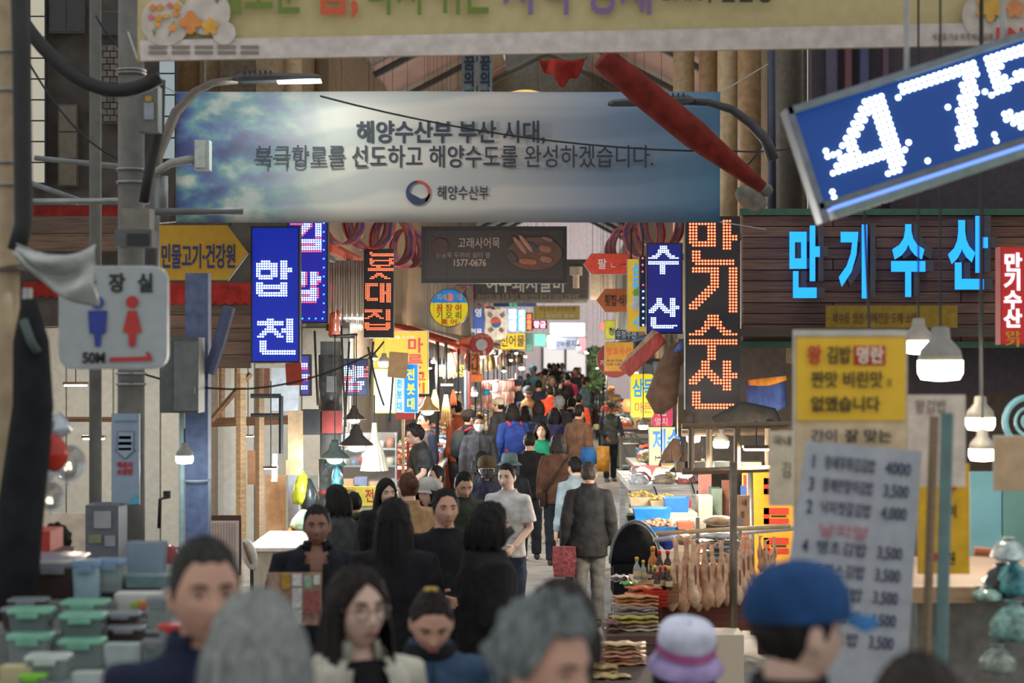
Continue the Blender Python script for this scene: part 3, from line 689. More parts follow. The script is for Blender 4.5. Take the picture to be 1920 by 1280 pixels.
# ------------------------------------------------------------------ banners
def banner(name, lab, x0, y0, x1, y1, Y, mat, dyl=0, dyr=0, ropes=(), wave=.03, y1r=None):
    c = W((x0 + x1) / 2, y1, Y); t = thing(name, lab, 'banner', (c.x, Y, c.z))
    def fn(u, v):
        yb = y1 + ((y1r if y1r is not None else y1) - y1) * u
        p = W(x0 + (x1 - x0) * u, yb + (y0 + dyl * (1 - u) + dyr * u - yb) * v, Y)
        p.y += wave * math.sin(u * 9 + v) * math.sin(u * 3.1); return p
    o = MB().grid(fn, 48, 8).build('cloth', mat, t, True); mod(o, 'SOLIDIFY', thickness=.004, offset=1)
    for a, bq in ropes: MB().tube([W(*a), W(*bq)], .006, 5).build('rope', M((160, 156, 148), .8, kind='rope'), t)
    return t
def banner_mat():
    m = bpy.data.materials.new('sea_print'); m.use_nodes = True; nt = m.node_tree; b = nt.nodes['Principled BSDF']; L = nt.links
    tc = nt.nodes.new('ShaderNodeTexCoord'); sx = nt.nodes.new('ShaderNodeSeparateXYZ'); L.new(tc.outputs['Generated'], sx.inputs[0])
    def ramp(stops, src):
        r = nt.nodes.new('ShaderNodeValToRGB'); e = r.color_ramp.elements
        e[0].position, e[0].color = stops[0][0], lin(stops[0][1]); e[1].position, e[1].color = stops[-1][0], lin(stops[-1][1])
        for p, c in stops[1:-1]: q = e.new(p); q.color = lin(c)
        L.new(src, r.inputs[0]); return r.outputs[0]
    base = ramp(((0, (104, 108, 128)), (.12, (168, 166, 158)), (.3, (190, 182, 172)), (.6, (184, 176, 170)), (.8, (126, 140, 160)), (1, (66, 112, 142))), sx.outputs[0])
    n = nt.nodes.new('ShaderNodeTexNoise'); n.inputs['Scale'].default_value = 5; n.inputs['Detail'].default_value = 7
    mp = nt.nodes.new('ShaderNodeMapping'); mp.inputs['Scale'].default_value = (2.2, 1, 1.0); L.new(tc.outputs['Generated'], mp.inputs[0]); L.new(mp.outputs[0], n.inputs[0])
    sea = ramp(((.34, (64, 66, 116)), (.44, (78, 104, 146)), (.52, (104, 146, 146)), (.6, (176, 178, 170)), (.7, (198, 192, 180))), n.outputs[0])
    msk = ramp(((0, (255, 255, 255)), (.16, (210, 210, 210)), (.3, (0, 0, 0))), sx.outputs[0])
    w = nt.nodes.new('ShaderNodeTexWave'); w.inputs['Scale'].default_value = .9; w.inputs['Distortion'].default_value = 3; w.bands_direction = 'Z'
    mp2 = nt.nodes.new('ShaderNodeMapping'); mp2.inputs['Rotation'].default_value = (0, .25, 0); L.new(tc.outputs['Generated'], mp2.inputs[0]); L.new(mp2.outputs[0], w.inputs[0])
    mx = nt.nodes.new('ShaderNodeMix'); mx.data_type = 'RGBA'; L.new(msk, mx.inputs[0]); L.new(base, mx.inputs[6]); L.new(sea, mx.inputs[7])
    sky = ramp(((.3, (255, 255, 255)), (.7, (196, 210, 222))), w.outputs[1])
    mu = nt.nodes.new('ShaderNodeMix'); mu.data_type = 'RGBA'; mu.blend_type = 'MULTIPLY'; mu.inputs[0].default_value = .5; L.new(mx.outputs[2], mu.inputs[6]); L.new(sky, mu.inputs[7])
    L.new(mu.outputs[2], b.inputs['Base Color']); b.inputs['Roughness'].default_value = .5
    return m
INK = M((44, 48, 62), .6, noise=0, kind='ink')
t = banner('banner', 'blue and grey sea printed banner hung across the lane entrance', 330, 172, 1350, 417, 17.8, banner_mat(), 0, 0, (((330, 174, 17.8), (288, 150, 17.2)), ((1350, 174, 17.8), (1440, 120, 20)), ((1350, 416, 17.8), (1436, 430, 20)), ((330, 416, 17.8), (285, 420, 17.2))))
text(t, '해양수산부 부산 시대,', 845, 247, 360, 40, 17.76, INK, .022)
text(t, '북극항로를 선도하고 해양수도를 완성하겠습니다.', 853, 293, 752, 41, 17.76, INK, .008)
text(t, '해양수산부', 868, 361, 98, 26, 17.76, INK, .004)
lc = W(784, 361, 17.76); r = m_(23, 17.76)
def arcpts(a0, a1, rr, ox=0, oz=0, n=16): return [(lc.x + ox + rr * math.cos(a0 + (a1 - a0) * i / n), lc.z + oz + rr * math.sin(a0 + (a1 - a0) * i / n)) for i in range(n + 1)]
# two-tone swirl emblem: blue body with a red crescent
MB().prism(arcpts(math.pi * .55, math.pi * 1.95, r) + arcpts(math.pi * 1.9, math.pi * 1.0, r * .62, r * .30, r * .12)[:9] + arcpts(math.pi * 1.05, math.pi * .55, r * .72, r * .02, r * .10), 17.752, 17.756).build('emblem_blue', M((40, 52, 84), .6, kind='ink'), t)
MB().prism(arcpts(math.pi * .55, -math.pi * .28, r) + arcpts(-math.pi * .25, math.pi * .55, r * .84, -r * .04, -r * .02), 17.752, 17.756).build('emblem_red', M((186, 60, 52), .6, kind='ink'), t)

YB = 12.2
t = banner('banner', 'huge pale yellow spring banner with flowers cut by the top of view', 258, -130, 1990, 116, YB, M((202, 186, 138), .75, noise=.05, kind='cloth'), 0, 0, (((258, 112, YB), (240, 60, 13.6)), ), .012, 84)
def stripe(x0, y0, x1, y1, x2, y2, x3, y3, Y, mat, nm):     # four corners in order, pixels
    pts = [W(a, b_, Y) for a, b_ in ((x0, y0), (x1, y1), (x2, y2), (x3, y3))]
    MB().prism([(p.x, p.z) for p in pts], Y - .004, Y).build(nm, mat, t)
stripe(264, 114, 1985, 82, 1985, 40, 262, 76, YB - .05, M((212, 200, 194), .75, kind='cloth'), 'white_border')
for s_, px, w, c, bo in (('새로운', 485, 168, (110, 130, 46), .02), ('봄,', 632, 84, (206, 92, 58), .03), ('다시 뛰는', 805, 238, (110, 130, 46), .02), ('지역 경제', 1084, 288, (128, 104, 150), .02)):
    text(t, s_, px, -24, w, 98, YB - .06, M(c, .7, noise=0, kind='ink'), bo)
text(t, 'BNK부산은행', 1345, -22, 204, 52, YB - .06, M((60, 56, 50), .7, noise=0, kind='ink'), .02)
text(t, '세상을 가슴 뛰게 하는 금융', 1805, 69, 116, 13, YB - .07, M((120, 110, 104), .7, noise=0, kind='ink'))
text(t, 'BNK', 1906, 63, 74, 24, YB - .07, M((214, 60, 56), .7, noise=0, kind='ink'), .02)
for y in (88, 98):
    for k in range(5): MB().box(*pbox(279 + k * 43, y - 3, 279 + k * 43 + 34, y + 3, YB - .062, .003)).build('print_line', M((140, 130, 116), .7, noise=.3, nscale=160, kind='ink'), t)
WPR = M((206, 196, 186), .75, kind='cloth')
for i_, (cx, cy, rr) in enumerate(((388, 22, 44), (310, 40, 46), (1850, 30, 46), (1900, 40, 44), (420, 62, 22))):
    p = W(cx, cy, YB - .055 - .0015 * i_); MB().prism([(p.x + m_(rr, YB) * math.cos(a), p.z + m_(rr, YB) * math.sin(a)) for a in [k * math.pi / 12 for k in range(24)]], YB - .0575 - .0015 * i_, YB - .055 - .0015 * i_).build('print_patch', WPR, t)
def flower(cx, cy, rr, col, n=5):
    p = W(cx, cy, YB - .07); b = MB()
    pts = []
    for k in range(48):
        a = 2 * math.pi * k / 48; q = m_(rr, YB) * (.55 + .45 * abs(math.cos(a * n / 2))); pts.append((p.x + q * math.sin(a), p.z + q * math.cos(a)))
    b.prism(pts[::-1], YB - .074, YB - .07).build('printed_flower', M(col, .7, kind='ink'), t)
for f in ((357, 42, 22, (222, 140, 74), 4), (394, 50, 17, (226, 170, 66), 5), (1857, 12, 30, (224, 176, 78), 6), (1903, 16, 20, (226, 150, 96), 5), (286, 14, 7, (222, 140, 74)), (300, 14, 7, (224, 150, 60)), (318, 10, 6, (220, 110, 110)), (332, 12, 8, (226, 160, 60)), (283, 32, 6, (220, 110, 120)), (298, 34, 8, (224, 156, 60)), (312, 30, 6, (226, 170, 80)), (330, 26, 7, (226, 150, 70)), (296, 46, 6, (224, 156, 60)), (324, 52, 8, (226, 150, 70))): flower(*f)
for a, b_ in (((288, 68), (296, 40)), ((316, 68), (326, 40)), ((368, 70), (372, 52)), ((286, 55), (290, 66)), ((1865, 40), (1872, 24))): MB().tube([W(a[0], a[1], YB - .07), W(b_[0], b_[1], YB - .07)], .003, 4).build('printed_stem', M((120, 130, 70), .7, kind='ink'), t)
# twin vertical pennants above the banner
for k, x0 in enumerate((866, 896)):
    t = thing('pennant', 'pale blue vertical pennant above the sea banner, %s of the pair' % ('nearer the pink roof panel', 'nearer the yellow fanlight')[k], 'pennant', tuple(W(x0 + 13, 260, 40)), 'twin pennants')
    MB().box(*pbox(x0, 60, x0 + 27, 260, 40, .01)).build('cloth', M((150, 176, 190), .7, kind='cloth'), t)
    for ch, y in (('꿈', 118), ('의', 148), ('장', 182)): text(t, ch, x0 + 14, y, 21, 27, 39.97, M((48, 66, 96), .6, noise=0, kind='ink'), .03)
# ------------------------------------------------------------------ LED signs
MAN = ["#########..###..", "#########..###..", "###...###..###..", "###...###..###..", "###...###..###..", "###...###..#####", "###...###..#####", "#########..###..", ".########..###..", "...........###..", ".###............", ".###............", ".###............", ".##############.", "..#############."]
GI = [".#########...###", ".#########...###", ".......###...###", ".......###...###", ".......###...###", ".......###...###", "......####...###", ".....####....###", "....####.....###", "...####......###", "..####.......###", ".####........###", "####.........###", "###..........###", ".............###"]
SU = ["......####......", "......####......", ".....######.....", ".....######.....", "....###..###....", "..####....####..", "#####......#####", "................", "################", "################", "......###.......", "......###.......", "......###.......", "......###.......", "......###......."]
SAN = ["....###....###..", "....###....###..", "....###....###..", "...#####...###..", "..#######..#####", ".####.####.#####", "####...#######..", "###.....######..", "...........###..", "...........###..", ".###............", ".###............", ".###............", ".###............", ".##############.", "..###########..."]
HAP = ["..####....###...", "#########.###...", "#########.###...", "#########.#####.", "##....###.#####.", "##....###.###...", "#########.###...", ".######...###...", "................", "###.......###...", "#############...", "#############...", "###.......###...", "#############...", ".############..."]
CHEON = ["....###.....###.", "###########.###.", "###########.###.", "....###.....###.", "...#####..#####.", "..#######.#####.", ".###...###..###.", "###.....###.###.", "............###.", ".###........###.", ".###............", ".###............", ".###............", ".###############", "..##############"]
GIM = ["RRRRRRWWWR.WWW", ".....WWWWR.WWW", "....WWWWR..WWW", "..WWWWWR...WWW", "WWWWWWR....WWW", "WWWWRR.....WWW", "...R.......RRR", "..WWWWWWWWWWWW", "..WWWWWWWWWWWW", "..RRRRRRRRRWWW", "..WWWWWWWWWWWW", "..WWWWWWWWWWWW", "..RRRRRRRRRRRR"]
BAP = ["WWWR.WWWR.", "WWWR.WWWR.", "WWWR.WWWWW", "WWWR.WWWWW", "WWWR.WWWRR", "WWWR.WWWR.", "RRR..RRR..", ".....WWWR.", "WWWWWWWWR.", "WWWWWWWWR.", "RRRRRWWWR.", "WWWWWWWWR.", "WWWWWWWW..", "RRRRRRRR.."]
BOT = ["..##..............", "..###############.", "...##############.", "..................", "..##..........###.", "..##############..", "..###.........###.", "..##..........###.", "...############...", "......###.........", ".################.", ".################.", "..................", "......####........", ".....######.......", "...####..####.....", "..###......####..."]
DAE = ["########.###.###", "########.###.###", "###......###.###", "###......###.###", "###......###.###", "###......#######", "###......#######", "###......###.###", "###......###.###", "########.###.###", ".#######.###.###", ".........###.###"]
JIP = ["###########..###", "###########..###", ".....###.....###", "....#####....###", "..###..###...###", "###......###.###", ".............###", "................", "###..........###", "################", "###..........###", "################", ".##############."]
N4 = [".........####..", "........#####..", ".......######..", "......###.###..", ".....###..###..", "....###...###..", "#..###....###..", "###.##....###..", "..###.....###..", ".############.#", "##############.", "..........###..", "..........###..", ".........###..."]
N7 = ["##############", "##############", "...........###", "..........###.", "..........###.", ".........####.", ".........###..", "........####..", "........###...", "........###...", ".......####...", ".......###....", ".......###....", "......####...."]
N5 = ["############", "############", "###.........", "##..........", "###.#####...", "##########..", "###....####.", "........###.", "........###.", "........###.", "##......###.", "####..####..", ".########...", "..#####....."]
REDL = glow((255, 92, 58), 5.0); BLUL = glow((150, 200, 255), 6.0); CYN = glow((120, 225, 255), 6.0); DOTB = glow((30, 150, 255), 5.0); RDOT = glow((255, 70, 60), 3.5)
PBLU = M((20, 34, 120), .5, 0, .30, noise=.2, nscale=200, kind='panel', ecol=(14, 50, 220)); PBLK = M((34, 30, 38), .5, noise=.3, nscale=250, kind='panel')
ledsign('led_sign', 'tall red dot LED shop sign on black panel beside the timber wall', 1285, 405, 1388, 768, 20.0, [(MAN, 1294, 414), (GI, 1294, 503), (SU, 1294, 592), (SAN, 1294, 678)], {'#': REDL}, PBLK, 5.75, back=22.0)
ledsign('led_sign', 'blue LED sign with white dot letters 합천, lower of the overlapping pair', 470, 424, 562, 680, 18.6, [(HAP, 482, 490), (CHEON, 484, 599)], {'#': glow((205, 228, 255), 5.0)}, PBLU, 4.55, back=22.4)
ledsign('led_sign', 'violet blue LED kimbap sign with white and red dots and dotted edge', 538, 400, 615, 606, 19.6, [(GIM, 546, 420), (BAP, 562, 511)], {'W': glow((190, 225, 255), 4.5), 'R': RDOT, 'B': DOTB}, M((44, 40, 150), .5, 0, .30, noise=.2, nscale=200, kind='panel', ecol=(40, 40, 200)), 4.25, back=22.4,
        extra=[('B', 607, 418 + 16.7 * k) for k in range(11)] + [('B', 567 + 12.5 * k, 597) for k in range(4)])
ledsign('led_sign', 'red LED pole house sign under the ring ornaments', 682, 466, 738, 633, 26.0, [(BOT, 688, 473), (DAE, 686, 532), (JIP, 685, 581)], {'#': REDL}, PBLK, 3.05, dot=.34)
ledsign('led_sign', 'narrow blue LED sign with letters 수산 left of the red one', 1212, 455, 1280, 626, 23.0, [(SU[:15], 1217, 462), (SAN, 1218, 560)], {'#': glow((200, 232, 255), 5.0)}, M((30, 24, 74), .5, 0, .2, noise=.2, nscale=200, kind='panel', ecol=(20, 40, 190)), 3.6)
ledsign('led_strip', 'slim blue side strip with cyan and red running dots', 1199, 480, 1213, 612, 23.2, [], {'C': CYN, 'R': RDOT}, M((26, 30, 90), .5, kind='panel'), 5, extra=[('R', 1205, 484 + 12.5 * k) for k in range(3)] + [('R', 1206, 534)] + [('C', 1206, 546 + 12.6 * k) for k in range(6)])
ledsign('led_sign', 'small tilted bap LED sign behind the lamp cables', 620, 672, 690, 742, 23.5, [(["W", "W", "W", "W", "R", "W", "W", "W", "W", "R"], 626, 686), (["R.WW..WR.", ".WWWW.WR.", "RWWWWWWR.", "RRWWWWWW.", "WWWWWWWW.", "WWRRRRWWR", "WRRRRWWW."], 637, 686), (["WWWW.R", "WWWWRR", "WWWW..", "WWWWRR", "WWWWRR"], 667, 688), (["WWWWWWWWWWW", "RRRRRRRRRWW", "WWWWWWWWWW.", ".WWWWWWWWW.", ".RRRRRRRR.."], 638, 716)], {'W': glow((190, 230, 250), 4), 'R': RDOT}, M((40, 40, 90), .5, kind='panel'), 4.3)
ledsign('led_sign', 'edge on violet LED strip beside the concrete pole', 562, 664, 582, 742, 21.0, [(["WWW.", "WWW.", "RRR."], 566, 682), (["WWWR", "WWW.", "RRR."], 566, 703), (["WWW.", "WWW."], 566, 724)], {'W': glow((190, 230, 250), 4), 'R': RDOT}, M((70, 60, 150), .5, 0, .2, kind='panel'), 4.4)
# big tilted ticker, built flat then rolled about its own lower corner
tk = ledsign('led_ticker', 'big tilted blue LED ticker showing giant numerals in a metal frame', 1500, 212, 2010, 408, 9.2, [(N4, 1540, 238), (N7, 1712, 232), (N5, 1880, 232)], {'#': glow((215, 240, 255), 6.0)}, M((18, 36, 84), .5, 0, .35, noise=.25, nscale=160, kind='panel', ecol=(8, 80, 170)), 10.9, .14,
        extra=[('#', 1716, 380), ('#', 1700, 250), ('#', 1528, 380), ('#', 1528, 391), ('#', 1783, 296), ('#', 1868, 300), ('#', 1858, 290), ('#', 1850, 372), ('#', 1850, 384), ('#', 1580, 330), ('#', 1596, 326), ('#', 1578, 345)], frame=M((110, 118, 122), .4, .5, kind='alu'), dot=.42)
for nm, r_, mt in (('frame_top', (1496, 203, 2010, 217), M((120, 130, 136), .4, .5, kind='alu')), ('frame_bottom', (1496, 392, 2010, 404), M((110, 116, 118), .4, .5, kind='alu')), ('light_strip', (1520, 405, 2010, 411), glow((110, 150, 250), 1.0)), ('drip_tray', (1520, 412, 2010, 428), M((128, 146, 144), .5, .3, kind='alu')), ('frame_end', (1492, 203, 1506, 428), M((116, 122, 130), .4, .5, kind='alu'))):
    MB().box(*pbox(*r_, 9.14, .18)).build(nm, mt, tk)
piv = Vector(tk.location); want = W(1545, 415, 9.2)
rl = math.radians(-18); cor = W(1496, 428, 9.2); d = Vector((cor.x - piv.x, 0, cor.z - piv.z)); d2 = Euler((0, rl, 0)).to_matrix() @ d
tk.rotation_euler.y = rl; tk.location = (want.x - d2.x, 9.2, want.z - d2.z)
for px, py, lb in ((1700, 340, 'thin steel rod above the middle of the tilted LED ticker'), (1880, 290, 'thin steel rod above the outer end of the tilted LED ticker')):
    single('suspension_rod', lb, 'rod', MB().cyl(W(px, py, 9.32), W(px, -300, 9.32), .012, n=8), STEEL)

# ------------------------------------------------------------------ lit and painted signs
K = M((36, 34, 34), .6, noise=0, kind='ink'); NAVY = M((44, 54, 110), .6, noise=0, kind='ink'); RED = M((186, 50, 44), .6, noise=0, kind='ink'); WH = M((230, 230, 226), .6, noise=0, kind='ink')
YEL = M((204, 158, 40), .6, noise=.06, kind='face'); REDB = M((176, 58, 48), .6, noise=.06, kind='face'); BRN = M((150, 78, 36), .6, noise=.06, kind='face')
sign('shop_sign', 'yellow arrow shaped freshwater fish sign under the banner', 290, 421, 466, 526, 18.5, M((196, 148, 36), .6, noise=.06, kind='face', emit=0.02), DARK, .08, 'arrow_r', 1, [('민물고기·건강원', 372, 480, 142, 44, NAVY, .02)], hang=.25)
# restroom sign
t = sign('restroom_sign', 'white rounded restroom sign with blue man and red woman figures', 110, 498, 314, 692, 10.0, M((170, 176, 178), .4, noise=.05, kind='face'), M((190, 196, 196), .4, kind='frame'), .05, 'round', 3,
         [('화', 165, 530, 30, 34, K, .03), ('장', 219, 530, 31, 34, K, .03), ('실', 273, 530, 31, 34, K, .03), ('50M', 176, 670, 52, 20, K, .03)])
def flat(t, pts, Y, mat, nm): MB().prism([(W(a, b_, Y).x, W(a, b_, Y).z) for a, b_ in pts][::-1], Y - .003, Y + .001).build(nm, mat, t)
YS = 9.985; BL = M((44, 62, 150), .5, kind='ink'); RD = M((188, 52, 46), .5, kind='ink')
def disc(t, cx, cy, r, Y, mat, nm): flat(t, [(cx + r * math.cos(k * math.pi / 12), cy + r * math.sin(k * math.pi / 12)) for k in range(24)], Y, mat, nm)
disc(t, 183, 567, 11.5, YS, BL, 'man_head'); flat(t, [(165, 582), (201, 582), (198, 624), (190, 627), (189, 648), (183, 651), (178, 648), (177, 627), (168, 624)], YS, BL, 'man_figure')
disc(t, 248, 566, 11.5, YS, RD, 'woman_head'); flat(t, [(240, 582), (256, 582), (266, 622), (255, 624), (254, 648), (248, 651), (242, 648), (241, 624), (230, 622)], YS, RD, 'woman_figure')
flat(t, [(205, 670), (276, 668), (273, 659), (280, 660), (287, 676), (205, 678)], YS, RD, 'arrow')
b = MB(); b.cyl((W(212, 0, 10.05).x, 10.04, 2.62), (W(246, 0, 13.8).x, 13.7, 2.62), .025, n=8); b.build('bracket', GREYP, t)
# dark fish cake screen
t = sign('digital_screen', 'dark digital screen advertising fish cakes with a phone number', 790, 424, 1063, 531, 32.0, M((46, 36, 34), .5, 0, .03, kind='screen'), BLACK, .2, 'rect', 8, [('고래사어묵', 898, 455, 80, 20, M((150, 132, 120), .6, 0, .12, noise=0, kind='ink'), .0), ('산꼼목 두꺼비 쉼터 옆', 868, 478, 104, 11, M((130, 110, 98), .6, 0, .08, noise=0, kind='ink')), ('1577-0676', 880, 492, 82, 13, M((150, 130, 118), .6, 0, .12, noise=0, kind='ink'), .01)], 'screen', hang=.8)
p = W(1002, 475, 31.96)
MB().prism([(p.x + m_(52, 32) * math.cos(a), p.z + m_(31, 32) * math.sin(a)) for a in [k * math.pi / 16 for k in range(32)]], 31.955, 31.965).build('plate_picture', M((86, 58, 52), .6, kind='print'), t)
for x, y, w, h_, rl, c in ((975, 460, 44, 10, .9, (140, 98, 84)), (986, 456, 44, 9, .9, (146, 104, 88)), (1000, 462, 30, 12, .6, (60, 54, 60)), (1022, 466, 28, 16, .2, (120, 80, 64)), (990, 490, 38, 14, .1, (134, 78, 48)), (1024, 486, 26, 14, .2, (128, 88, 76)), (962, 480, 26, 14, .9, (56, 50, 56)), (1026, 448, 24, 8, .3, (116, 84, 78))):
    q = W(x, y, 31.95); MB().ell(q, (m_(w, 32) / 2, .006, m_(h_, 32) / 2), 10, 6, (0, rl, 0)).build('printed_food', M(c, .6, 0, .05, kind='print'), t, True)
p = W(826, 462, 31.95); MB().prism([(p.x + m_(15, 32) * math.cos(a), p.z + m_(15, 32) * math.sin(a)) for a in [k * math.pi / 12 for k in range(24)]], 31.955, 31.965).build('badge', M((70, 46, 44), .6, kind='print'), t)
# grey banner behind
t = banner('banner', 'grey restaurant banner with white letters behind the dark screen', 888, 486, 1105, 568, 40, M((104, 102, 102), .7, kind='cloth'), 0, 0, (((888, 487, 40), (860, 470, 40)), ((1105, 487, 40), (1130, 470, 40))), .01)
text(t, '여수돼지갈비', 985, 530, 150, 34, 39.95, WH, .02); text(t, '여수식당(120) 두릅 많이, 과메기전어 광어 단가비어 고등어회', 990, 556, 200, 10, 39.95, M((190, 180, 160), .6, noise=0, kind='ink'))
MB().cyl(W(1080, 500, 39.9), W(1080, 516, 39.9), m_(12, 40), n=16).build('printed_cup', M((196, 184, 168), .6, kind='ink'), t); MB().cyl(W(1080, 514, 39.9), W(1080, 540, 39.9), m_(6, 40), n=12).build('printed_cup_base', M((196, 184, 168), .6, kind='ink'), t)
banner('banner', 'pale cream banner end right of the grey banner', 1106, 500, 1152, 562, 41, M((190, 176, 160), .7, kind='cloth'), 0, 0, (), .01)
# round sister restaurant sign
t = sign('round_sign', 'round blue and yellow lightbox with red and green letters', 805, 541, 879, 613, 38.0, glow((226, 200, 40), .42), M((60, 70, 60), .5, kind='rim'), .15, 'circle', 1.5, [('자매', 830, 557, 22, 11, WH, .03), ('횟', 843, 557, 10, 11, WH, .03), ('집', 861, 557, 12, 11, WH, .03), ('꼼 장 어', 842, 577, 50, 13, glow((186, 40, 44), .15), .02), ('기 오 리', 842, 591, 50, 13, glow((20, 120, 50), .12), .02), ('홍 어', 842, 603, 32, 10, glow((186, 40, 44), .15), .02)], hang=.4)
pc = W(842, 577, 37.985); rr = m_(35, 38)
MB().prism([(pc.x + rr * math.cos(a), pc.z + m_(34.5, 38) * math.sin(a)) for a in [math.radians(16 + (148) * k / 20) for k in range(21)]], 37.9905, 37.9932).build('blue_top', glow((24, 130, 206), .4), t)
p = W(843, 557, 37.98); MB().cyl((p.x, 37.990, p.z), (p.x, 37.9895, p.z), m_(7.5, 38), n=16).build('red_spot', glow((210, 70, 70), .7), t)
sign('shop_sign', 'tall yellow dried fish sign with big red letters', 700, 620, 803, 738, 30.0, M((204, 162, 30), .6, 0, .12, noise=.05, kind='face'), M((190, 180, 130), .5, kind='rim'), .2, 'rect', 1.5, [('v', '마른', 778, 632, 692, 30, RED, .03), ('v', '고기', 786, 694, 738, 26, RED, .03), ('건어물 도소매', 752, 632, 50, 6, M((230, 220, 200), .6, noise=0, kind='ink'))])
sign('shop_sign', 'blue lightbox with yellow letters 전봇대 on a post', 757, 682, 784, 774, 24.8, glow((10, 130, 225), .55), WH, .18, 'rect', 1.5, [('v', '전봇대', 770.5, 688, 770, 16, glow((240, 220, 60), .5), .03, .25)])
sign('shop_sign', 'white and blue side panel joined left of the blue 전봇대 lightbox', 741, 704, 757, 776, 25.0, glow((186, 214, 232), .5), WH, .2, 'rect', 1, [('v', '전봇대', 749, 708, 772, 10, glow((40, 150, 230), .8), .02, .3)])
sign('red_plate', 'red plate under the blue 전봇대 lightbox', 742, 774, 778, 786, 24.9, REDB, REDB, .1)
single('sign_post', 'pale timber post holding the 전봇대 lightbox', 'post', MB().box(*pbox(753, 786, 758.5, 1049, 24.95, .04)), M((196, 168, 130), .7, kind='wood'))
sign('lightbox', 'blank white glowing lightbox behind the cardboard sheet', 700, 690, 742, 775, 25.4, glow((240, 240, 226), 1.15), M((200, 200, 60), .5, kind='rim'), .1)
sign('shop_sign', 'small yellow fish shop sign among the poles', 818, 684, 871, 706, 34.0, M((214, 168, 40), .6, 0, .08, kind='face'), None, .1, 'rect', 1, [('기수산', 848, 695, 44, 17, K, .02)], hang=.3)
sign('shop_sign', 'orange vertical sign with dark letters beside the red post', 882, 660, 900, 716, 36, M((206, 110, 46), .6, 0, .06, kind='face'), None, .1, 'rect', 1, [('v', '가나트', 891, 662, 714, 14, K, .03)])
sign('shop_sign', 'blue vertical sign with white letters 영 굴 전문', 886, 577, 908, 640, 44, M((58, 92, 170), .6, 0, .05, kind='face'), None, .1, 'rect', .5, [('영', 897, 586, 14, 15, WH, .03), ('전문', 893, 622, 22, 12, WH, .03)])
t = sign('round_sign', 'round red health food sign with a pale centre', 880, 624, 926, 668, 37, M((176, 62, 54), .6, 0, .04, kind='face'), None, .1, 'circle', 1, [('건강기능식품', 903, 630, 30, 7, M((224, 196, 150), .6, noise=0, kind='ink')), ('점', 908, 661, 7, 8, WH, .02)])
p = W(903, 646, 36.98); MB().cyl((p.x, 36.985, p.z), (p.x, 36.97, p.z), m_(11, 37), n=20).build('pale_centre', M((190, 190, 192), .6, kind='face'), t)
# national flag
t = thing('flag', 'white national flag with red and blue circle hanging over the lane', 'flag', tuple(W(929, 634, 46)))
MB().grid(lambda u, v: W(907 + 42 * u + 3 * math.sin(v * 3), 634 - 57 * v + 3 * math.sin(u * 3), 46) + Vector((0, .03 * math.sin(u * 8), 0)), 12, 8).build('cloth', M((214, 208, 200), .8, kind='cloth'), t, True)
p = W(930, 605, 45.93)
for a0, a1, c in ((.15, math.pi + .15, (196, 74, 58)), (math.pi + .15, 2 * math.pi + .15, (44, 92, 140))): MB().prism([(p.x + m_(9.5, 46) * math.cos(a0 + (a1 - a0) * k / 16), p.z + m_(9.5, 46) * math.sin(a0 + (a1 - a0) * k / 16)) for k in range(17)], p.y - .006, p.y).build('emblem_half', M(c, .7, kind='ink'), t)
for cx, cy, rl in ((919, 591, .6), (942, 591, -.6), (920, 619, -.6), (940, 619, .6)):
    for k in (-1, 0, 1):
        q = W(cx, cy, 45.93); dv = Vector((math.sin(rl), 0, math.cos(rl))) * m_(2.6 * k, 46); MB().box(q + dv, (m_(9, 46), .004, m_(1.5, 46)), (0, rl, 0)).build('trigram_bar', K, t)
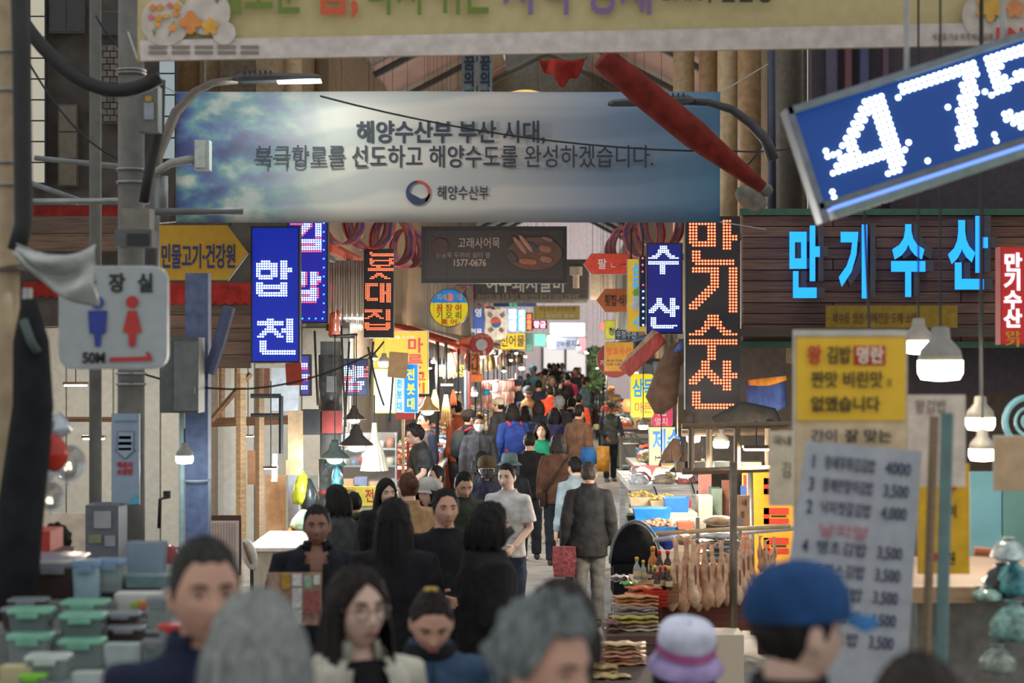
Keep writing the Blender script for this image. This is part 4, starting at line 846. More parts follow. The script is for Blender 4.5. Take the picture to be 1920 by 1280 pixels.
far = [('far blue and white vertical LED sign', 951, 578, 971, 622, 52, glow((120, 150, 255), 1.6), [('v', '전라도정', 961, 579, 621, 15, glow((240, 245, 255), 2), .03)]),
       ('far green and white vertical LED sign', 971, 580, 986, 622, 52, glow((120, 230, 190), 1.4), [('v', '회센터', 978, 581, 621, 11, glow((245, 250, 255), 2), .03)]),
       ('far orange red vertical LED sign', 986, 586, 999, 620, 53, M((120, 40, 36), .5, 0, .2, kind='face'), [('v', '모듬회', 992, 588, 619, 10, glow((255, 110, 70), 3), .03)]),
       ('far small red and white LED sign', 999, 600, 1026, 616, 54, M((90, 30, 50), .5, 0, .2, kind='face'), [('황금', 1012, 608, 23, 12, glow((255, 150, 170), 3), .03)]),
       ('far blue strip sign with a green middle', 925, 567, 1006, 575, 48, M((46, 70, 140), .6, 0, .05, kind='face'), [('횟집', 962, 571, 16, 6, glow((70, 200, 110), 1))]),
       ('far yellow banner with red letters', 1000, 573, 1087, 599, 58, M((190, 168, 86), .7, 0, .05, kind='face'), [('부산초량 남대천민물', 1045, 579, 70, 8, M((150, 70, 50), .6, noise=0, kind='ink')), ('싱싱한 횟감', 1050, 592, 54, 6, WH)]),
       ('yellow dried seafood sign with black letters', 938, 624, 985, 655, 50, M((222, 190, 30), .6, 0, .18, kind='face'), [('선어물', 961, 639, 46, 21, K, .02)]),
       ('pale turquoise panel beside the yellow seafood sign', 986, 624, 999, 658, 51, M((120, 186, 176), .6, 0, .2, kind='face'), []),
       ('mint green lightbox far down the lane', 1001, 625, 1024, 649, 60, glow((110, 216, 178), .8), []),
       ('white scorched rice sign with blue letters at the lane end', 1026, 632, 1082, 655, 100, glow((210, 214, 236), .5), [('맛누룽지', 1060, 644, 42, 13, M((60, 70, 130), .6, noise=0, kind='ink'), .01)]),  # glow added to the sign to brighten the daylit lane end
       ('bright white sheet panel at the lane end', 1030, 604, 1098, 632, 102, glow((228, 232, 238), .8), []),  # glow stands for daylight on a sky-lit building
       ('pink shop front panel at the lane end', 1084, 632, 1100, 662, 103, glow((232, 170, 178), .8), []),  # daylight on the pink front is put in as glow
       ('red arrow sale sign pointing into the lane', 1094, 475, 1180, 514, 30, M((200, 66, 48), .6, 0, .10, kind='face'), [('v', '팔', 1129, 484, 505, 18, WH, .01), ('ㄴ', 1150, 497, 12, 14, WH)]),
       ('brown arrow sashimi restaurant sign', 1118, 541, 1182, 585, 31, BRN, [('횟집·식육', 1158, 563, 50, 21, K, .02)]),
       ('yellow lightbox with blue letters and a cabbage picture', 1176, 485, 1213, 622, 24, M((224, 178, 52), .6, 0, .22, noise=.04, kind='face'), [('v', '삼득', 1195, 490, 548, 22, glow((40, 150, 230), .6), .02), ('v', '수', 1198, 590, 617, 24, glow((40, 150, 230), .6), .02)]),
       ('small blue sign with pale letters behind the red awning', 1153, 618, 1198, 637, 33, M((60, 86, 112), .6, 0, .05, kind='face'), [('우정수산', 1174, 627, 38, 14, WH)]),
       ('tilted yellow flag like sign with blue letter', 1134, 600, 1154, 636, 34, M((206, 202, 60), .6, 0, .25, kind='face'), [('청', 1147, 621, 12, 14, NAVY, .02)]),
       ('small bright red LED mark beside the yellow flag sign', 1125, 603, 1134, 619, 36, glow((250, 90, 70), 1.6), []),
       ('ochre sign with orange letters 명 효 수 산', 1134, 641, 1188, 696, 32, M((176, 128, 34), .6, 0, .05, kind='face'), [('명효수산', 1160, 658, 48, 14, M((190, 84, 40), .6, noise=0, kind='ink'), .02), ('제수용 건어물', 1152, 676, 30, 5, K), ('도매 소매', 1150, 683, 26, 5, K)]),
       ('yellow rounded lightbox with blue and pink letters', 1182, 700, 1226, 783, 25.5, glow((222, 206, 40), .42), [('삼득', 1206, 727, 40, 33, glow((10, 140, 225), .35), .02), ('마른', 1206, 764, 34, 20, glow((176, 30, 90), .15), .0)]),
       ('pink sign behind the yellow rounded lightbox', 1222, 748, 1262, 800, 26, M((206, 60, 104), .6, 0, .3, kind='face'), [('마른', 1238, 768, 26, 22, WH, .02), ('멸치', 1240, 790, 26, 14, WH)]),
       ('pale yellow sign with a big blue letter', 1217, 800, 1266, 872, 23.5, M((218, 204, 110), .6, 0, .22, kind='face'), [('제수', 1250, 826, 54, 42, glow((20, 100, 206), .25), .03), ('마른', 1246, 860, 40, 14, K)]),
       ('small yellow price tag on the far table', 1264, 886, 1282, 898, 22.5, M((216, 190, 60), .6, kind='face'), [('기', 1269, 892, 9, 9, K, .02)]),
       ('orange side sign under the red post on the left row', 883, 702, 906, 716, 35, M((220, 112, 50), .6, 0, .08, kind='face'), [])]
for lab, x0, y0, x1, y1, Y, fm, tx in far:
    sh = 'arrow_l' if 'arrow' in lab else 'round' if 'rounded' in lab else 'rect'
    sign('shop_sign', lab, x0, y0, x1, y1, Y, fm, M((120, 116, 108), .6, kind='rim'), .12, sh, .8, tx, hang=.35 if y0 < 640 and Y < 90 else 0)
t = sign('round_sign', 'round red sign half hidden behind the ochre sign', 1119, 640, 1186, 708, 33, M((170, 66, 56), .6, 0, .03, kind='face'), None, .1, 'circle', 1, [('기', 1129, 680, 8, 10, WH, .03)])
# cabbage picture on the yellow lightbox
for x, y, r_, c in ((1196, 560, 10, (196, 206, 214)), (1192, 572, 9, (206, 212, 220)), (1202, 574, 9, (196, 204, 212)), (1194, 549, 8, (120, 180, 70)), (1203, 552, 8, (110, 170, 66)), (1199, 543, 6, (126, 186, 80))):
    p = W(x, y, 23.975); o = MB().ell(p, (m_(r_, 24), .006, m_(r_, 24)), 12, 8)
    o.build('printed_cabbage', M(c, .6, kind='ink'), [q for q in bpy.data.objects if q.get('label', '').startswith('yellow lightbox with blue letters and a cabbage')][0], True)
# blue channel letters on the timber wall
LB = M((20, 130, 255), .5, 0, 1.5, noise=0, kind='lit'); GL = M((70, 66, 62), .7, kind='lettershade')
ORD = iter(('first', 'second', 'third', 'fourth'))
for ch, x, y, w, h_ in (('만', 1507, 492, 60, 128), ('기', 1602, 490, 60, 128), ('수', 1703, 486, 66, 130), ('산', 1815, 475, 74, 130)):
    t = thing('channel_letter', 'glowing blue channel letter %s on the timber wall, %s from the red LED sign' % (ch, next(ORD)), 'letter', tuple(W(x, y + h_ / 2, 21.0)), 'blue wall letters')
    text(t, ch, x, y, w, h_, 21.0, LB, .035, ext=.01, name='lit_face'); text(t, ch, x + 14, y, w, h_, 21.12, GL, .035, ext=.06, name='return')  # grey copy behind each face is the letter's side return
sign('strip_banner', 'dim yellow strip banner with small letters on the timber wall', 1548, 572, 1796, 615, 20.9, M((126, 104, 40), .7, kind='cloth'), M((110, 90, 40), .7, kind='cloth'), .02, 'rect', 1, [('제수용 생선 택배전문 도매 소매', 1640, 596, 160, 20, M((92, 54, 44), .7, noise=0, kind='ink'), .0)])
sign('shop_sign', 'red vertical lightbox with white letters at the right edge', 1876, 462, 1942, 646, 14, M((176, 30, 30), .5, 0, .3, noise=.04, kind='face'), REDB, .15, 'rect', 2, [('v', '만기수산', 1899, 474, 614, 34, glow((226, 232, 240), .9), .04, .06), ('v', '만기', 1899, 620, 650, 30, YEL, .03, .1)])
# ------------------------------------------------------------------ lamps
BULBW = glow((255, 240, 214), 14); BULBC = glow((226, 246, 255), 12)
def lamp(px, py, Y, w, lab, style='bell', cool=False, power=22, shade=(70, 58, 50), cord=.8, light=True):
    """hanging lamp: px,py is the centre of the lit bulb, w the shade's width in pixels"""
    p = W(px, py, Y); r = m_(w, Y) / 2
    t = thing('pendant_lamp', lab, 'lamp', tuple(p), 'stall lamps')
    sm = M(shade, .45, .2, kind='shade'); bm = BULBC if cool else BULBW
    if style == 'bell':
        prof = [(r, .0), (r * .93, r * .10), (r * .62, r * .34), (r * .40, r * .55), (r * .34, r * .85), (r * .22, r * .98), (r * .2, r * 1.15)]
        o = MB().lathe((p.x, p.y, p.z + r * .12), prof, 24, cap=False).build('shade', sm, t, True); mod(o, 'SOLIDIFY', thickness=r * .04)
        MB().ell((p.x, p.y, p.z), (r * .5, r * .5, r * .26), 16, 8).build('bulb', bm, t, True); top = p.z + r * 1.25
    elif style == 'cone':
        o = MB().lathe((p.x, p.y, p.z + r * .1), [(r, 0), (r * .2, r * .75), (r * .15, r * .95)], 24, cap=False).build('shade', sm, t, True); mod(o, 'SOLIDIFY', thickness=r * .04)
        MB().ell((p.x, p.y, p.z), (r * .5, r * .5, r * .4), 16, 8).build('bulb', bm, t, True); top = p.z + r
    elif style == 'bar':
        MB().box((p.x, p.y, p.z + r * .18), (r * 2, .14, r * .22)).build('housing', sm, t); MB().box((p.x, p.y, p.z), (r * 1.8, .10, r * .16)).build('tube', bm, t); top = p.z + r * .3
    else:                                   # bare bulb with ribbed base
        MB().lathe((p.x, p.y, p.z + r * .3), [(r, 0), (r * .9, r * .5), (r * .45, r * 1.0), (r * .4, r * 1.5), (r * .2, r * 1.55)], 20).build('socket', M((150, 146, 138), .5, kind='socket'), t, True)
        MB().lathe((p.x, p.y, p.z - r * .55), [(r * .2, 0), (r * .85, .06 * r), (r, r * .35), (r, r * .88)], 20).build('bulb', bm, t, True); top = p.z + r * 1.8
    zt = roofz(p.x, Y) if Y >= 25.5 else 2.82 if (px < 600 and 22 <= Y < 25) else 2.58 if (600 <= px < 700 and 19 <= Y < 23) else 4.62 if (px > 1600 and 9 < Y < 14) else top + cord
    MB().cyl((p.x, p.y, top - .02), (p.x, p.y, zt), .0022 if Y > 25 else .006, n=6).build('cord', CABLE, t)
    if light: point(t, (p.x, p.y - .02, p.z - r * .75), power, (.85, .95, 1) if cool else (1, .84, .62), max(.04, r * .4))
    return t
lamp(668, 838, 19.5, 66, 'dark bell lamp with cool bulb over the glass counter', cool=True, power=55)
lamp(664, 788, 22.5, 44, 'bell lamp with bright bulb behind the big dark bell lamp', cool=True, power=60)
lamp(628, 862, 20.5, 60, 'bell lamp close to the concrete pole', cool=True, power=40, shade=(60, 70, 66))
lamp(802, 772, 26, 46, 'beige bell lamp right of the 전봇대 lightbox', shade=(196, 160, 116), power=70)
lamp(838, 722, 30, 24, 'pale cylinder lamp over the dried goods', 'bar', power=60, shade=(190, 160, 120))
lamp(888, 738, 34, 15, 'round glowing bulb lamp beside the red post', 'bulb', power=25)
lamp(858, 735, 36, 12, 'small warm lamp above the hanging packs', 'bar', power=12)
lamp(508, 878, 20, 26, 'small flat lamp on the timber beam', 'bar', power=40)
lamp(142, 722, 24, 44, 'grey bar lamp in the shop beneath the restroom sign', 'bar', power=40, shade=(96, 84, 70), cord=.3)
lamp(176, 822, 23, 42, 'lit bar lamp hanging lower in the same shop', 'bar', power=40, shade=(96, 84, 70), cord=.3)
lamp(465, 818, 24, 22, 'tiny bar lamp beside the timber post', 'bar', power=40, shade=(96, 84, 70), cord=.2)
lamp(346, 860, 14.5, 33, 'bare white LED bulb on the blue steel column', 'bulb', cool=True, power=7, cord=.1)
lamp(20, 512, 9.5, 62, 'flat glowing lamp beside the plastic sheet at left edge', 'bell', cool=True, power=3)
lamp(1763, 690, 10.5, 84, 'big ribbed bulb lamp hanging above the white paper', 'bulb', power=13, cord=1.2)
lamp(1722, 648, 11.5, 56, 'ribbed bulb lamp half hidden behind the big one', 'bulb', power=10, cord=1.0)
lamp(1838, 792, 11.5, 54, 'bright bare bulb beside the blue shop panel', 'bulb', power=10, cord=.8)
lamp(1842, 850, 10.8, 50, 'lowest bright bulb beside the tan paper', 'bulb', power=9, cord=.5)
lamp(1418, 842, 17.5, 50, 'wide glowing lamp under the stall frame', 'bar', power=40, shade=(80, 66, 50), cord=.2)
lamp(1284, 888, 18, 62, 'brown dish lamp over the hanging fish', 'bell', power=45, shade=(74, 58, 44), cord=.1)
lamp(1318, 876, 19, 18, 'half hidden round bulb under the stall frame', 'bulb', power=30, cord=.1)
lamp(1388, 877, 18, 24, 'small cool bulb at the steel post', 'bar', cool=True, power=6, cord=.1)
lamp(1260, 868, 18.5, 30, 'small cool strip lamp on the stall bar', 'bar', cool=True, power=6, cord=.1)
lamp(1352, 832, 18.6, 30, 'glowing lamp between the frame uprights', 'bulb', power=8, cord=.1)
lamp(1300, 822, 19.5, 26, 'warm bulb beside the brown umbrella', 'bulb', power=40, cord=.1)
lamp(1240, 860, 22.6, 20, 'cool strip lamp above the wrapped seafood trays', 'bar', cool=True, power=60)  # lamp added to brighten the back table
lamp(1206, 800, 24.6, 18, 'warm bulb beside the pink sign', 'bulb', power=60)  # another added lamp, brightening the back table
for k, (px, py, Y, w, cl_) in enumerate(((720, 682, 27, 22, 1), (702, 672, 28, 18, 1), (806, 690, 33, 12, 1), (813, 678, 34, 10, 1), (945, 695, 42, 14, 1), (930, 668, 44, 9, 0), (905, 668, 40, 9, 0), (958, 675, 48, 10, 0), (968, 662, 54, 10, 1), (978, 690, 58, 10, 1), (1140, 703, 34, 10, 1), (1158, 620, 40, 8, 0), (1192, 700, 30, 10, 0), (1120, 690, 46, 8, 0), (1112, 668, 58, 8, 0), (1100, 660, 70, 8, 1), (950, 645, 66, 8, 0), (985, 668, 76, 8, 0), (1085, 652, 88, 8, 1), (1030, 630, 100, 8, 1), (1075, 640, 104, 8, 1))):
    lamp(px, py, Y, w, ('cool' if cl_ else 'warm') + ' little stall lamp deep in the lane, %s' % ['under the red pole house sign', 'behind the lamp cables', 'beside the small yellow sign', 'above the cool pair on the left row', 'over the hanging squid', 'above the squid rack', 'under the round red sign', 'between squid and yellow sign', 'under the yellow seafood sign', 'beside the pale doorway', 'under the round red sign on the right', 'near the blue letter sign', 'next to the yellow rounded lightbox', 'above the vegetable stall', 'over the far fruit table', 'over the crowd on the right', 'near the flag', 'over the teal shirted man', 'nearest the pink end wall', 'high by the end wall', 'low by the end wall'][k], 'bell' if k % 3 else 'bulb', cool=bool(cl_), power=130 if Y < 85 else 420, cord=.6)  # the last two, by the end wall, are added to brighten it

single('support_beam', 'steel beam above the right stall carrying the bulb cords', 'beam', MB().box((2.1, 11.5, 4.66), (2.6, .12, .08)).box((2.1, 10.5, 4.66), (2.6, .12, .08)).box((2.1, 10.8, 4.66), (2.6, .12, .08)).box((3.3, 11.1, 4.66), (.1, 1.4, .08)).box((3.3, 11.7, 2.3), (.1, .1, 4.7)).box((.85, 11.1, 4.66), (.1, 1.4, .08)), DARK)
_t = thing('lamp_bracket', 'steel arms on the concrete pole carrying the bell lamps', 'bracket', (W(620, 0, 21.5).x, 21.5, 2.56))
for px_, Y_ in ((668, 19.5), (664, 22.5), (628, 20.5)): MB().cyl((W(620, 0, 21.5).x, 21.5, 2.585), (W(px_, 0, Y_).x, Y_, 2.585), .014, n=6).build('arm', DARK, _t)
# ------------------------------------------------------------------ street furniture, left
def pole(px, py0, py1, Y, w, mat, lab, name='utility_pole', to_floor=True):
    p0 = W(px, py1, Y); p1 = W(px, py0, Y)
    t = thing(name, lab, 'pole', (p0.x, Y, 0 if to_floor else p0.z)); z0 = 0 if to_floor else p0.z
    MB().cyl((p0.x, Y, z0), (p1.x, Y, p1.z), m_(w, Y) / 2, m_(w, Y) / 2 * .92, 18).build('shaft', mat, t, True)
    return t
CPOLE = M((112, 110, 106), .85, noise=.2, nscale=6, bump=.2, kind='concrete')
t = pole(16, -60, 1400, 9.5, 44, M((158, 138, 108), .7, noise=.12, kind='tanpaint'), 'tan painted pillar at the left edge with a thick black cable')
MB().tube([W(x, y, 9.3) for x, y in ((36, -60), (40, 100), (42, 250), (44, 420), (30, 470))], .042, 8).build('cable', CABLE, t, True)
for y in (98, 170, 305, 347): MB().torus((W(16, y, 9.5).x, 9.5, W(16, y, 9.5).z), m_(23, 9.5), .006, (0, 0, 1), 20, 5).build('strap', STEEL, t)
t = pole(179, -60, 1200, 15.0, 24, M((96, 94, 88), .8, kind='concrete'), 'slim grey utility pole in front of the dark facade')
t = pole(246, -60, 1200, 13.8, 52, CPOLE, 'thick concrete utility pole carrying the electric box')
for y in (132, 138, 318, 342, 700, 720): MB().torus((W(246, y, 13.8).x, 13.8, W(246, y, 13.8).z), m_(27, 13.8), .008, (0, 0, 1), 20, 5).build('steel_band', STEEL, t)
o = MB().box(*pbox(257, 160, 296, 246, 13.3, .16)).build('electric_box', M((104, 106, 102), .6, kind='greypaint'), t)
MB().box(*pbox(272, 180, 284, 190, 13.29, .012)).build('warning_label', M((190, 150, 60), .6, kind='ink'), o); MB().box(*pbox(270, 192, 288, 224, 13.292, .01)).build('notice', M((150, 160, 170), .6, kind='ink'), o)
MB().box(*pbox(228, 390, 280, 432, 13.4, .2)).build('junction_box', M((126, 120, 112), .7, kind='greypaint'), t)
MB().box(*pbox(214, 430, 284, 462, 13.2, .22)).build('meter_box', M((90, 92, 94), .6, kind='greypaint'), t); MB().box(*pbox(238, 438, 278, 460, 13.19, .02)).build('meter_window', DARK, t)
MB().tube([W(300, 150, 13.6), W(298, 240, 13.6), W(280, 320, 13.6), W(270, 380, 13.6)], .035, 8).build('cable_bundle', CABLE, t, True)
# street lamps
def street_lamp(pts, Y, head, lab, lit, mat):
    t = thing('street_lamp', lab, 'street lamp', (W(*pts[0], Y).x, Y, W(*pts[0], Y).z))
    MB().tube([W(a, b_, Y) for a, b_ in pts], [.05, .045, .04, .035, .03, .03][:len(pts)], 10).build('arm', mat, t, True)
    (x0, y0), (x1, y1) = head
    p0, p1 = W(x0, y0, Y), W(x1, y1, Y); d = (p1 - p0)
    MB().rings([[p0 + d * f + Vector((0, w * c_, h_ * s_)) for c_, s_ in ((-1, -.4), (1, -.4), (1, .3), (.5, 1), (-.5, 1), (-1, .3))] for f, w, h_ in ((0, .05, .03), (.08, .08, .05), (.55, .10, .045), (.95, .09, .03), (1, .05, .015))]).build('head', M((48, 46, 46), .5, kind='lamphead'), t)
    for k in range(6): q = p0 + d * (.12 + .06 * k); MB().box((q.x, q.y, q.z + .05), (.01, .12, .03)).build('fin', DARK, t)
    if lit:
        a = p0 + d * .5; b_ = p1; MB().box(((a.x + b_.x) / 2, Y, (a.z + b_.z) / 2 - .025), ((b_ - a).length, .12, .012), (0, -math.atan2(d.z, abs(d.x)), 0)).build('led_strip', glow((226, 246, 240), 6), t)
        point(t, (a.x * .4 + b_.x * .6, Y - .05, a.z - .12), 32, (.88, 1, .95), .10)
    return t
street_lamp([(286, 345), (296, 290), (330, 210), (366, 172), (400, 155), (446, 150)], 16.9, ((440, 150), (602, 147)), 'curved street lamp with a lit LED head over the banner', True, M((104, 96, 88), .5, .4, kind='arm'))
street_lamp([(1450, 300), (1436, 262), (1408, 232), (1372, 205), (1330, 192), (1290, 190)], 17.3, ((1300, 190), (1140, 195)), 'unlit curved street lamp on the right in front of the banner', False, M((64, 62, 66), .5, .4, kind='arm'))
t = thing('flood_light', 'white boxy flood light on an arm before the banner', 'flood light', tuple(W(378, 320, 16.6)))
MB().box(*pbox(364, 262, 392, 318, 16.6, .16)).build('housing', M((176, 180, 176), .5, kind='white'), t); MB().box(*pbox(366, 264, 384, 314, 16.585, .02)).build('front', M((190, 196, 192), .3, kind='glass'), t)
MB().tube([W(286, 326, 16.8), W(320, 306, 16.7), W(350, 300, 16.65), W(366, 300, 16.65)], .035, 8).build('arm', M((150, 148, 144), .5, kind='white'), t, True)
for lb, a, b_, Y, r_, mt in (('long grey rail across the left facade', (55, 378), (280, 376), 14.5, .022, STEEL), ('grey rail under the sea banner at left', (284, 397), (456, 396), 16.5, .028, M((92, 94, 96), .5, kind='rail')), ('thin rail behind the slim pole', (65, 296), (225, 312), 15.4, .02, GREYP), ('thin slanted rail low on the left facade', (55, 342), (150, 376), 15.2, .02, GREYP), ('upright grey conduit under the flood light', (307, 330), (307, 395), 16.8, .035, GREYP), ('upright conduit behind the banner corner', (285, 330), (285, 500), 16.9, .06, M((84, 84, 84), .6, kind='greypaint'))):
    single('rail', lb, 'rail', MB().cyl(W(*a, Y), W(*b_, Y), r_, n=10), mt, smooth=True)
for k, (a, b_, Y, dr, r_, lb) in enumerate((((36, 30), (300, 145), 12.5, .22, .045, 'thick black cable sagging from the pillar to the concrete pole'), ((30, 0), (140, 130), 13, .1, .01, 'thin wire crossing the lit window strip'), ((180, 30), (262, 110), 14.2, .06, .008, 'thin wire between the two grey poles'), ((50, 110), (230, 300), 14.6, .12, .008, 'slack wire low across the left facade'), ((60, 60), (300, 200), 15, .08, .007, 'faint wire behind the slim pole'), ((600, 180), (1350, 284), 16.5, .1, .008, 'long thin wire across the sea banner'), ((1350, 280), (1500, 275), 18, .03, .008, 'wire from the banner to the grey column'), ((240, 690), (700, 660), 15, .2, .008, 'wire low across the left stalls'), ((1385, 320), (1440, 250), 20, .06, .01, 'short looped wire by the tan columns'), ((1620, 370), (1630, 620), 12, .02, .008, 'hanging thin wire in front of the blue letters'))):
    single('cable', lb, 'cable', MB().tube(sag(W(*a, Y), W(*b_, Y), dr), r_, 6), CABLE, 'overhead cables', True)
# red folded awning across the upper right
b = MB(); b.tube([W(1130, 108, 16.2), W(1200, 168, 16.3), W(1300, 250, 16.4), W(1430, 352, 16.5)], [.10, .12, .12, .05], 8)
o = single('folded_awning', 'folded dark red awning slanting in front of the banner', 'awning', b, cloth((112, 40, 34)), smooth=True)
b = MB(); b.grid(lambda u, v: W(1010 + 90 * u, 112 + (46 * math.sin(u * 3.1) + 8 * math.sin(u * 17)) * v, 16.9) + Vector((0, .05 * math.sin(u * 12), 0)), 20, 6)
o = single('red_cloth', 'bunched red cloth hanging below the yellow banner', 'cloth', b, cloth((150, 48, 40)), smooth=True); mod(o, 'SOLIDIFY', thickness=.01)
single('tarp_bundle', 'crumpled grey tarp tied at the foot of the tan columns', 'tarp', MB().ell(W(1408, 372, 19.5), (.16, .12, .10), 10, 7, (0, .5, 0)).ell(W(1432, 356, 19.5), (.09, .08, .07), 8, 6), cloth((112, 108, 100)), smooth=True)
# blue steel column, cabinet and boxes on the left
t = thing('steel_column', 'blue painted steel column of the left shop', 'column', (W(368, 1000, 15).x, 15, 0))
a = W(347, 565, 15); b_ = W(390, 565, 15); MB().box(((a.x + b_.x) / 2, 15.08, a.z / 2 + .1), (b_.x - a.x, .16, a.z + .2)).build('shaft', M((92, 106, 140), .6, noise=.2, kind='bluepaint'), t)
MB().cyl((W(341, 0, 14.9).x, 14.9, 0), (W(341, 0, 14.9).x, 14.9, W(0, 690, 14.9).z), .02, n=8).build('conduit', M((140, 160, 160), .5, kind='pipe'), t)
MB().torus((W(366, 900, 14.95).x, 15.0, W(0, 900, 15).z), m_(26, 15), .006, (0, 0, 1), 16, 5).build('wire_tie', M((180, 186, 180), .5, kind='wire'), t)
MB().tube([W(392, 700, 15), W(412, 640, 15), W(430, 575, 15)], .045, 8).build('brace', M((80, 88, 120), .6, kind='bluepaint'), t)
t = thing('electric_cabinet', 'grey electric cabinet fixed beside the blue steel column', 'cabinet', tuple(W(332, 775, 14.6)))
MB().box(*pbox(300, 632, 372, 774, 14.6, .3)).build('body', M((96, 100, 98), .5, .3, kind='cabinet'), t); MB().box(*pbox(326, 640, 370, 770, 14.585, .03)).build('door', M((116, 120, 118), .45, .3, kind='cabinet'), t); MB().box(*pbox(363, 726, 367, 738, 14.575, .02)).build('handle', STEEL, t)
t = sign('fire_notice', 'pale blue tall notice board with a red edged arrow on the concrete pole', 209, 775, 261, 946, 13.2, M((140, 158, 178), .5, noise=.05, kind='face'), M((120, 134, 150), .5, kind='frame'), .03, 'rect', 1, [('해설식', 234, 871, 30, 11, RED, .03), ('소방함', 234, 884, 30, 11, RED, .03)])
for nm, pts, c in (('arrow', [(220, 808), (252, 808), (251, 842), (255, 843), (234, 862), (214, 842), (219, 842)], (120, 110, 128)), ('arrow_fill', [(222, 810), (250, 810), (249, 844), (251, 845), (234, 859), (218, 844), (221, 844)], (146, 164, 184)), ('text_bar', [(223, 817), (246, 817), (246, 823), (223, 823)], (160, 90, 96)), ('text_bar', [(222, 828), (247, 828), (247, 834), (222, 834)], (84, 104, 166)), ('text_bar', [(222, 839), (246, 839), (246, 844), (222, 844)], (96, 110, 120)), ('corner', [(240, 946), (258, 924), (259, 944)], (70, 170, 196)), ('top_line', [(214, 788), (257, 788), (257, 790), (214, 790)], (90, 130, 160))):
    flat(t, pts, 13.185 if nm != 'arrow' else 13.19, M(c, .6, kind='ink'), nm)
t = thing('control_cabinet', 'small slate grey cabinet with papers beneath the pale blue notice', 'cabinet', (W(192, 1040, 13).x, 13, 0))
a = W(160, 947, 13); b_ = W(222, 947, 13); MB().box(((a.x + b_.x) / 2, 13.15, a.z / 2), (b_.x - a.x, .3, a.z)).build('body', M((92, 98, 106), .5, kind='cabinet'), t)
for r_, c in (((176, 958, 208, 990), (150, 154, 160)), ((166, 1002, 190, 1018), (120, 122, 90)), ((196, 1004, 216, 1024), (140, 140, 146))): MB().box(*pbox(*r_, 12.99, .012)).build('notice', M(c, .6, kind='paper'), t)
# wrapped pole base with posters, concrete pole in the middle
t = pole(620, 640, 1100, 21.5, 42, CPOLE, 'concrete pole with dark wrapped base left of the glass counter')
x = W(620, 0, 21.5).x; r_ = m_(22, 21.5)
for z0, z1, c in ((.0, 1.35, (92, 90, 88)), (1.0, 1.04, (170, 70, 70)), (.62, .66, (176, 70, 70)), (.66, 1.0, (116, 116, 116)), (1.6, 2.4, (84, 80, 76))): MB().cyl((x, 21.5, z0), (x, 21.5, z1), r_ * (1.04 if c[0] < 150 else 1.07), n=20).build('wrap', M(c, .35, noise=.3, nscale=20, kind='plastic'), t, True)
MB().box(*pbox(565, 768, 600, 815, 20.9, .22)).build('speaker_box', M((46, 46, 48), .5, kind='dark'), t); MB().box(*pbox(612, 705, 628, 735, 21.0, .14)).build('switch_box', GREYP, t)
o = MB().box(*pbox(604, 770, 641, 812, 21.0, .1)).build('meter', M((150, 50, 44), .5, kind='redbox'), t)
for k, (a, b_, c_) in enumerate((((590, 620), (596, 760), 20), ((640, 610), (648, 800), 21), ((655, 640), (640, 900), 21.2), ((700, 640), (690, 740), 24), ((720, 640), (660, 690), 24.5), ((740, 660), (730, 790), 24.6), ((690, 650), (720, 760), 24.3))):
    single('cable', 'loose black cable near the concrete pole, %s' % ['running straight down its near side', 'hugging its far side', 'hanging to the counter', 'beside the tilted bap sign', 'looping to the bap sign', 'beside the glowing blank lightbox', 'crossing below the red pole house sign'][k], 'cable', MB().tube(sag(W(*a, c_), W(*b_, c_), .05), .012, 6), CABLE, 'loose stall cables', True)
# timber shelf frame and beams
def beam(a, b_, Y, w, lab, mat=WOODM, Y2=None):
    return single('timber_beam', lab, 'beam', MB().tube([W(*a, Y), W(*b_, Y2 or Y)], m_(w, Y) * .6, 4), mat, 'stall timbers')
PALE = M((186, 150, 108), .7, noise=.2, kind='wood')
for a, b_, Y, w, lb, mt in (((452, 700), (452, 1040), 22, 16, 'pale upright timber post of the left shop', PALE), ((487, 690), (487, 1030), 21, 14, 'brown upright timber post with screw heads', M((132, 108, 82), .7, kind='wood')), ((395, 792), (560, 786), 22.4, 14, 'horizontal timber beam over the left shop', WOODM), ((396, 788), (470, 700), 22.2, 9, 'slanting timber brace of the left shop', WOODM), ((416, 660), (416, 790), 22.5, 10, 'short upright timber above the beam', WOODM), ((80, 786), (215, 786), 22, 8, 'thin timber rail across the far left shop', WOODM), ((445, 680), (445, 790), 22.6, 9, 'upright timber beside the slanting brace', WOODM), ((527, 742), (527, 850), 20.2, 7, 'dark steel upright of the hanging frame', DARK), ((470, 742), (527, 742), 20.2, 7, 'dark steel top bar of the hanging frame', DARK), ((470, 778), (527, 778), 20.2, 6, 'dark steel lower bar of the hanging frame', DARK), ((820, 640), (820, 900), 33, 6, 'thin upright steel post left of the small yellow sign', DARK), ((836, 640), (836, 760), 33, 5, 'second thin steel post near the small yellow sign', DARK), ((880, 696), (880, 800), 33, 6, 'red painted upright post beside the hanging packs', M((190, 90, 60), .6, kind='paint')), ((874, 694), (874, 800), 33.2, 6, 'pale blue painted post beside the red one', M((150, 170, 190), .6, kind='paint')), ((765, 786), (765, 905), 25.2, 4, 'thin red post beside the timber sign post', M((150, 50, 44), .6, kind='paint'))):
    beam(a, b_, Y, w, lb, mt)
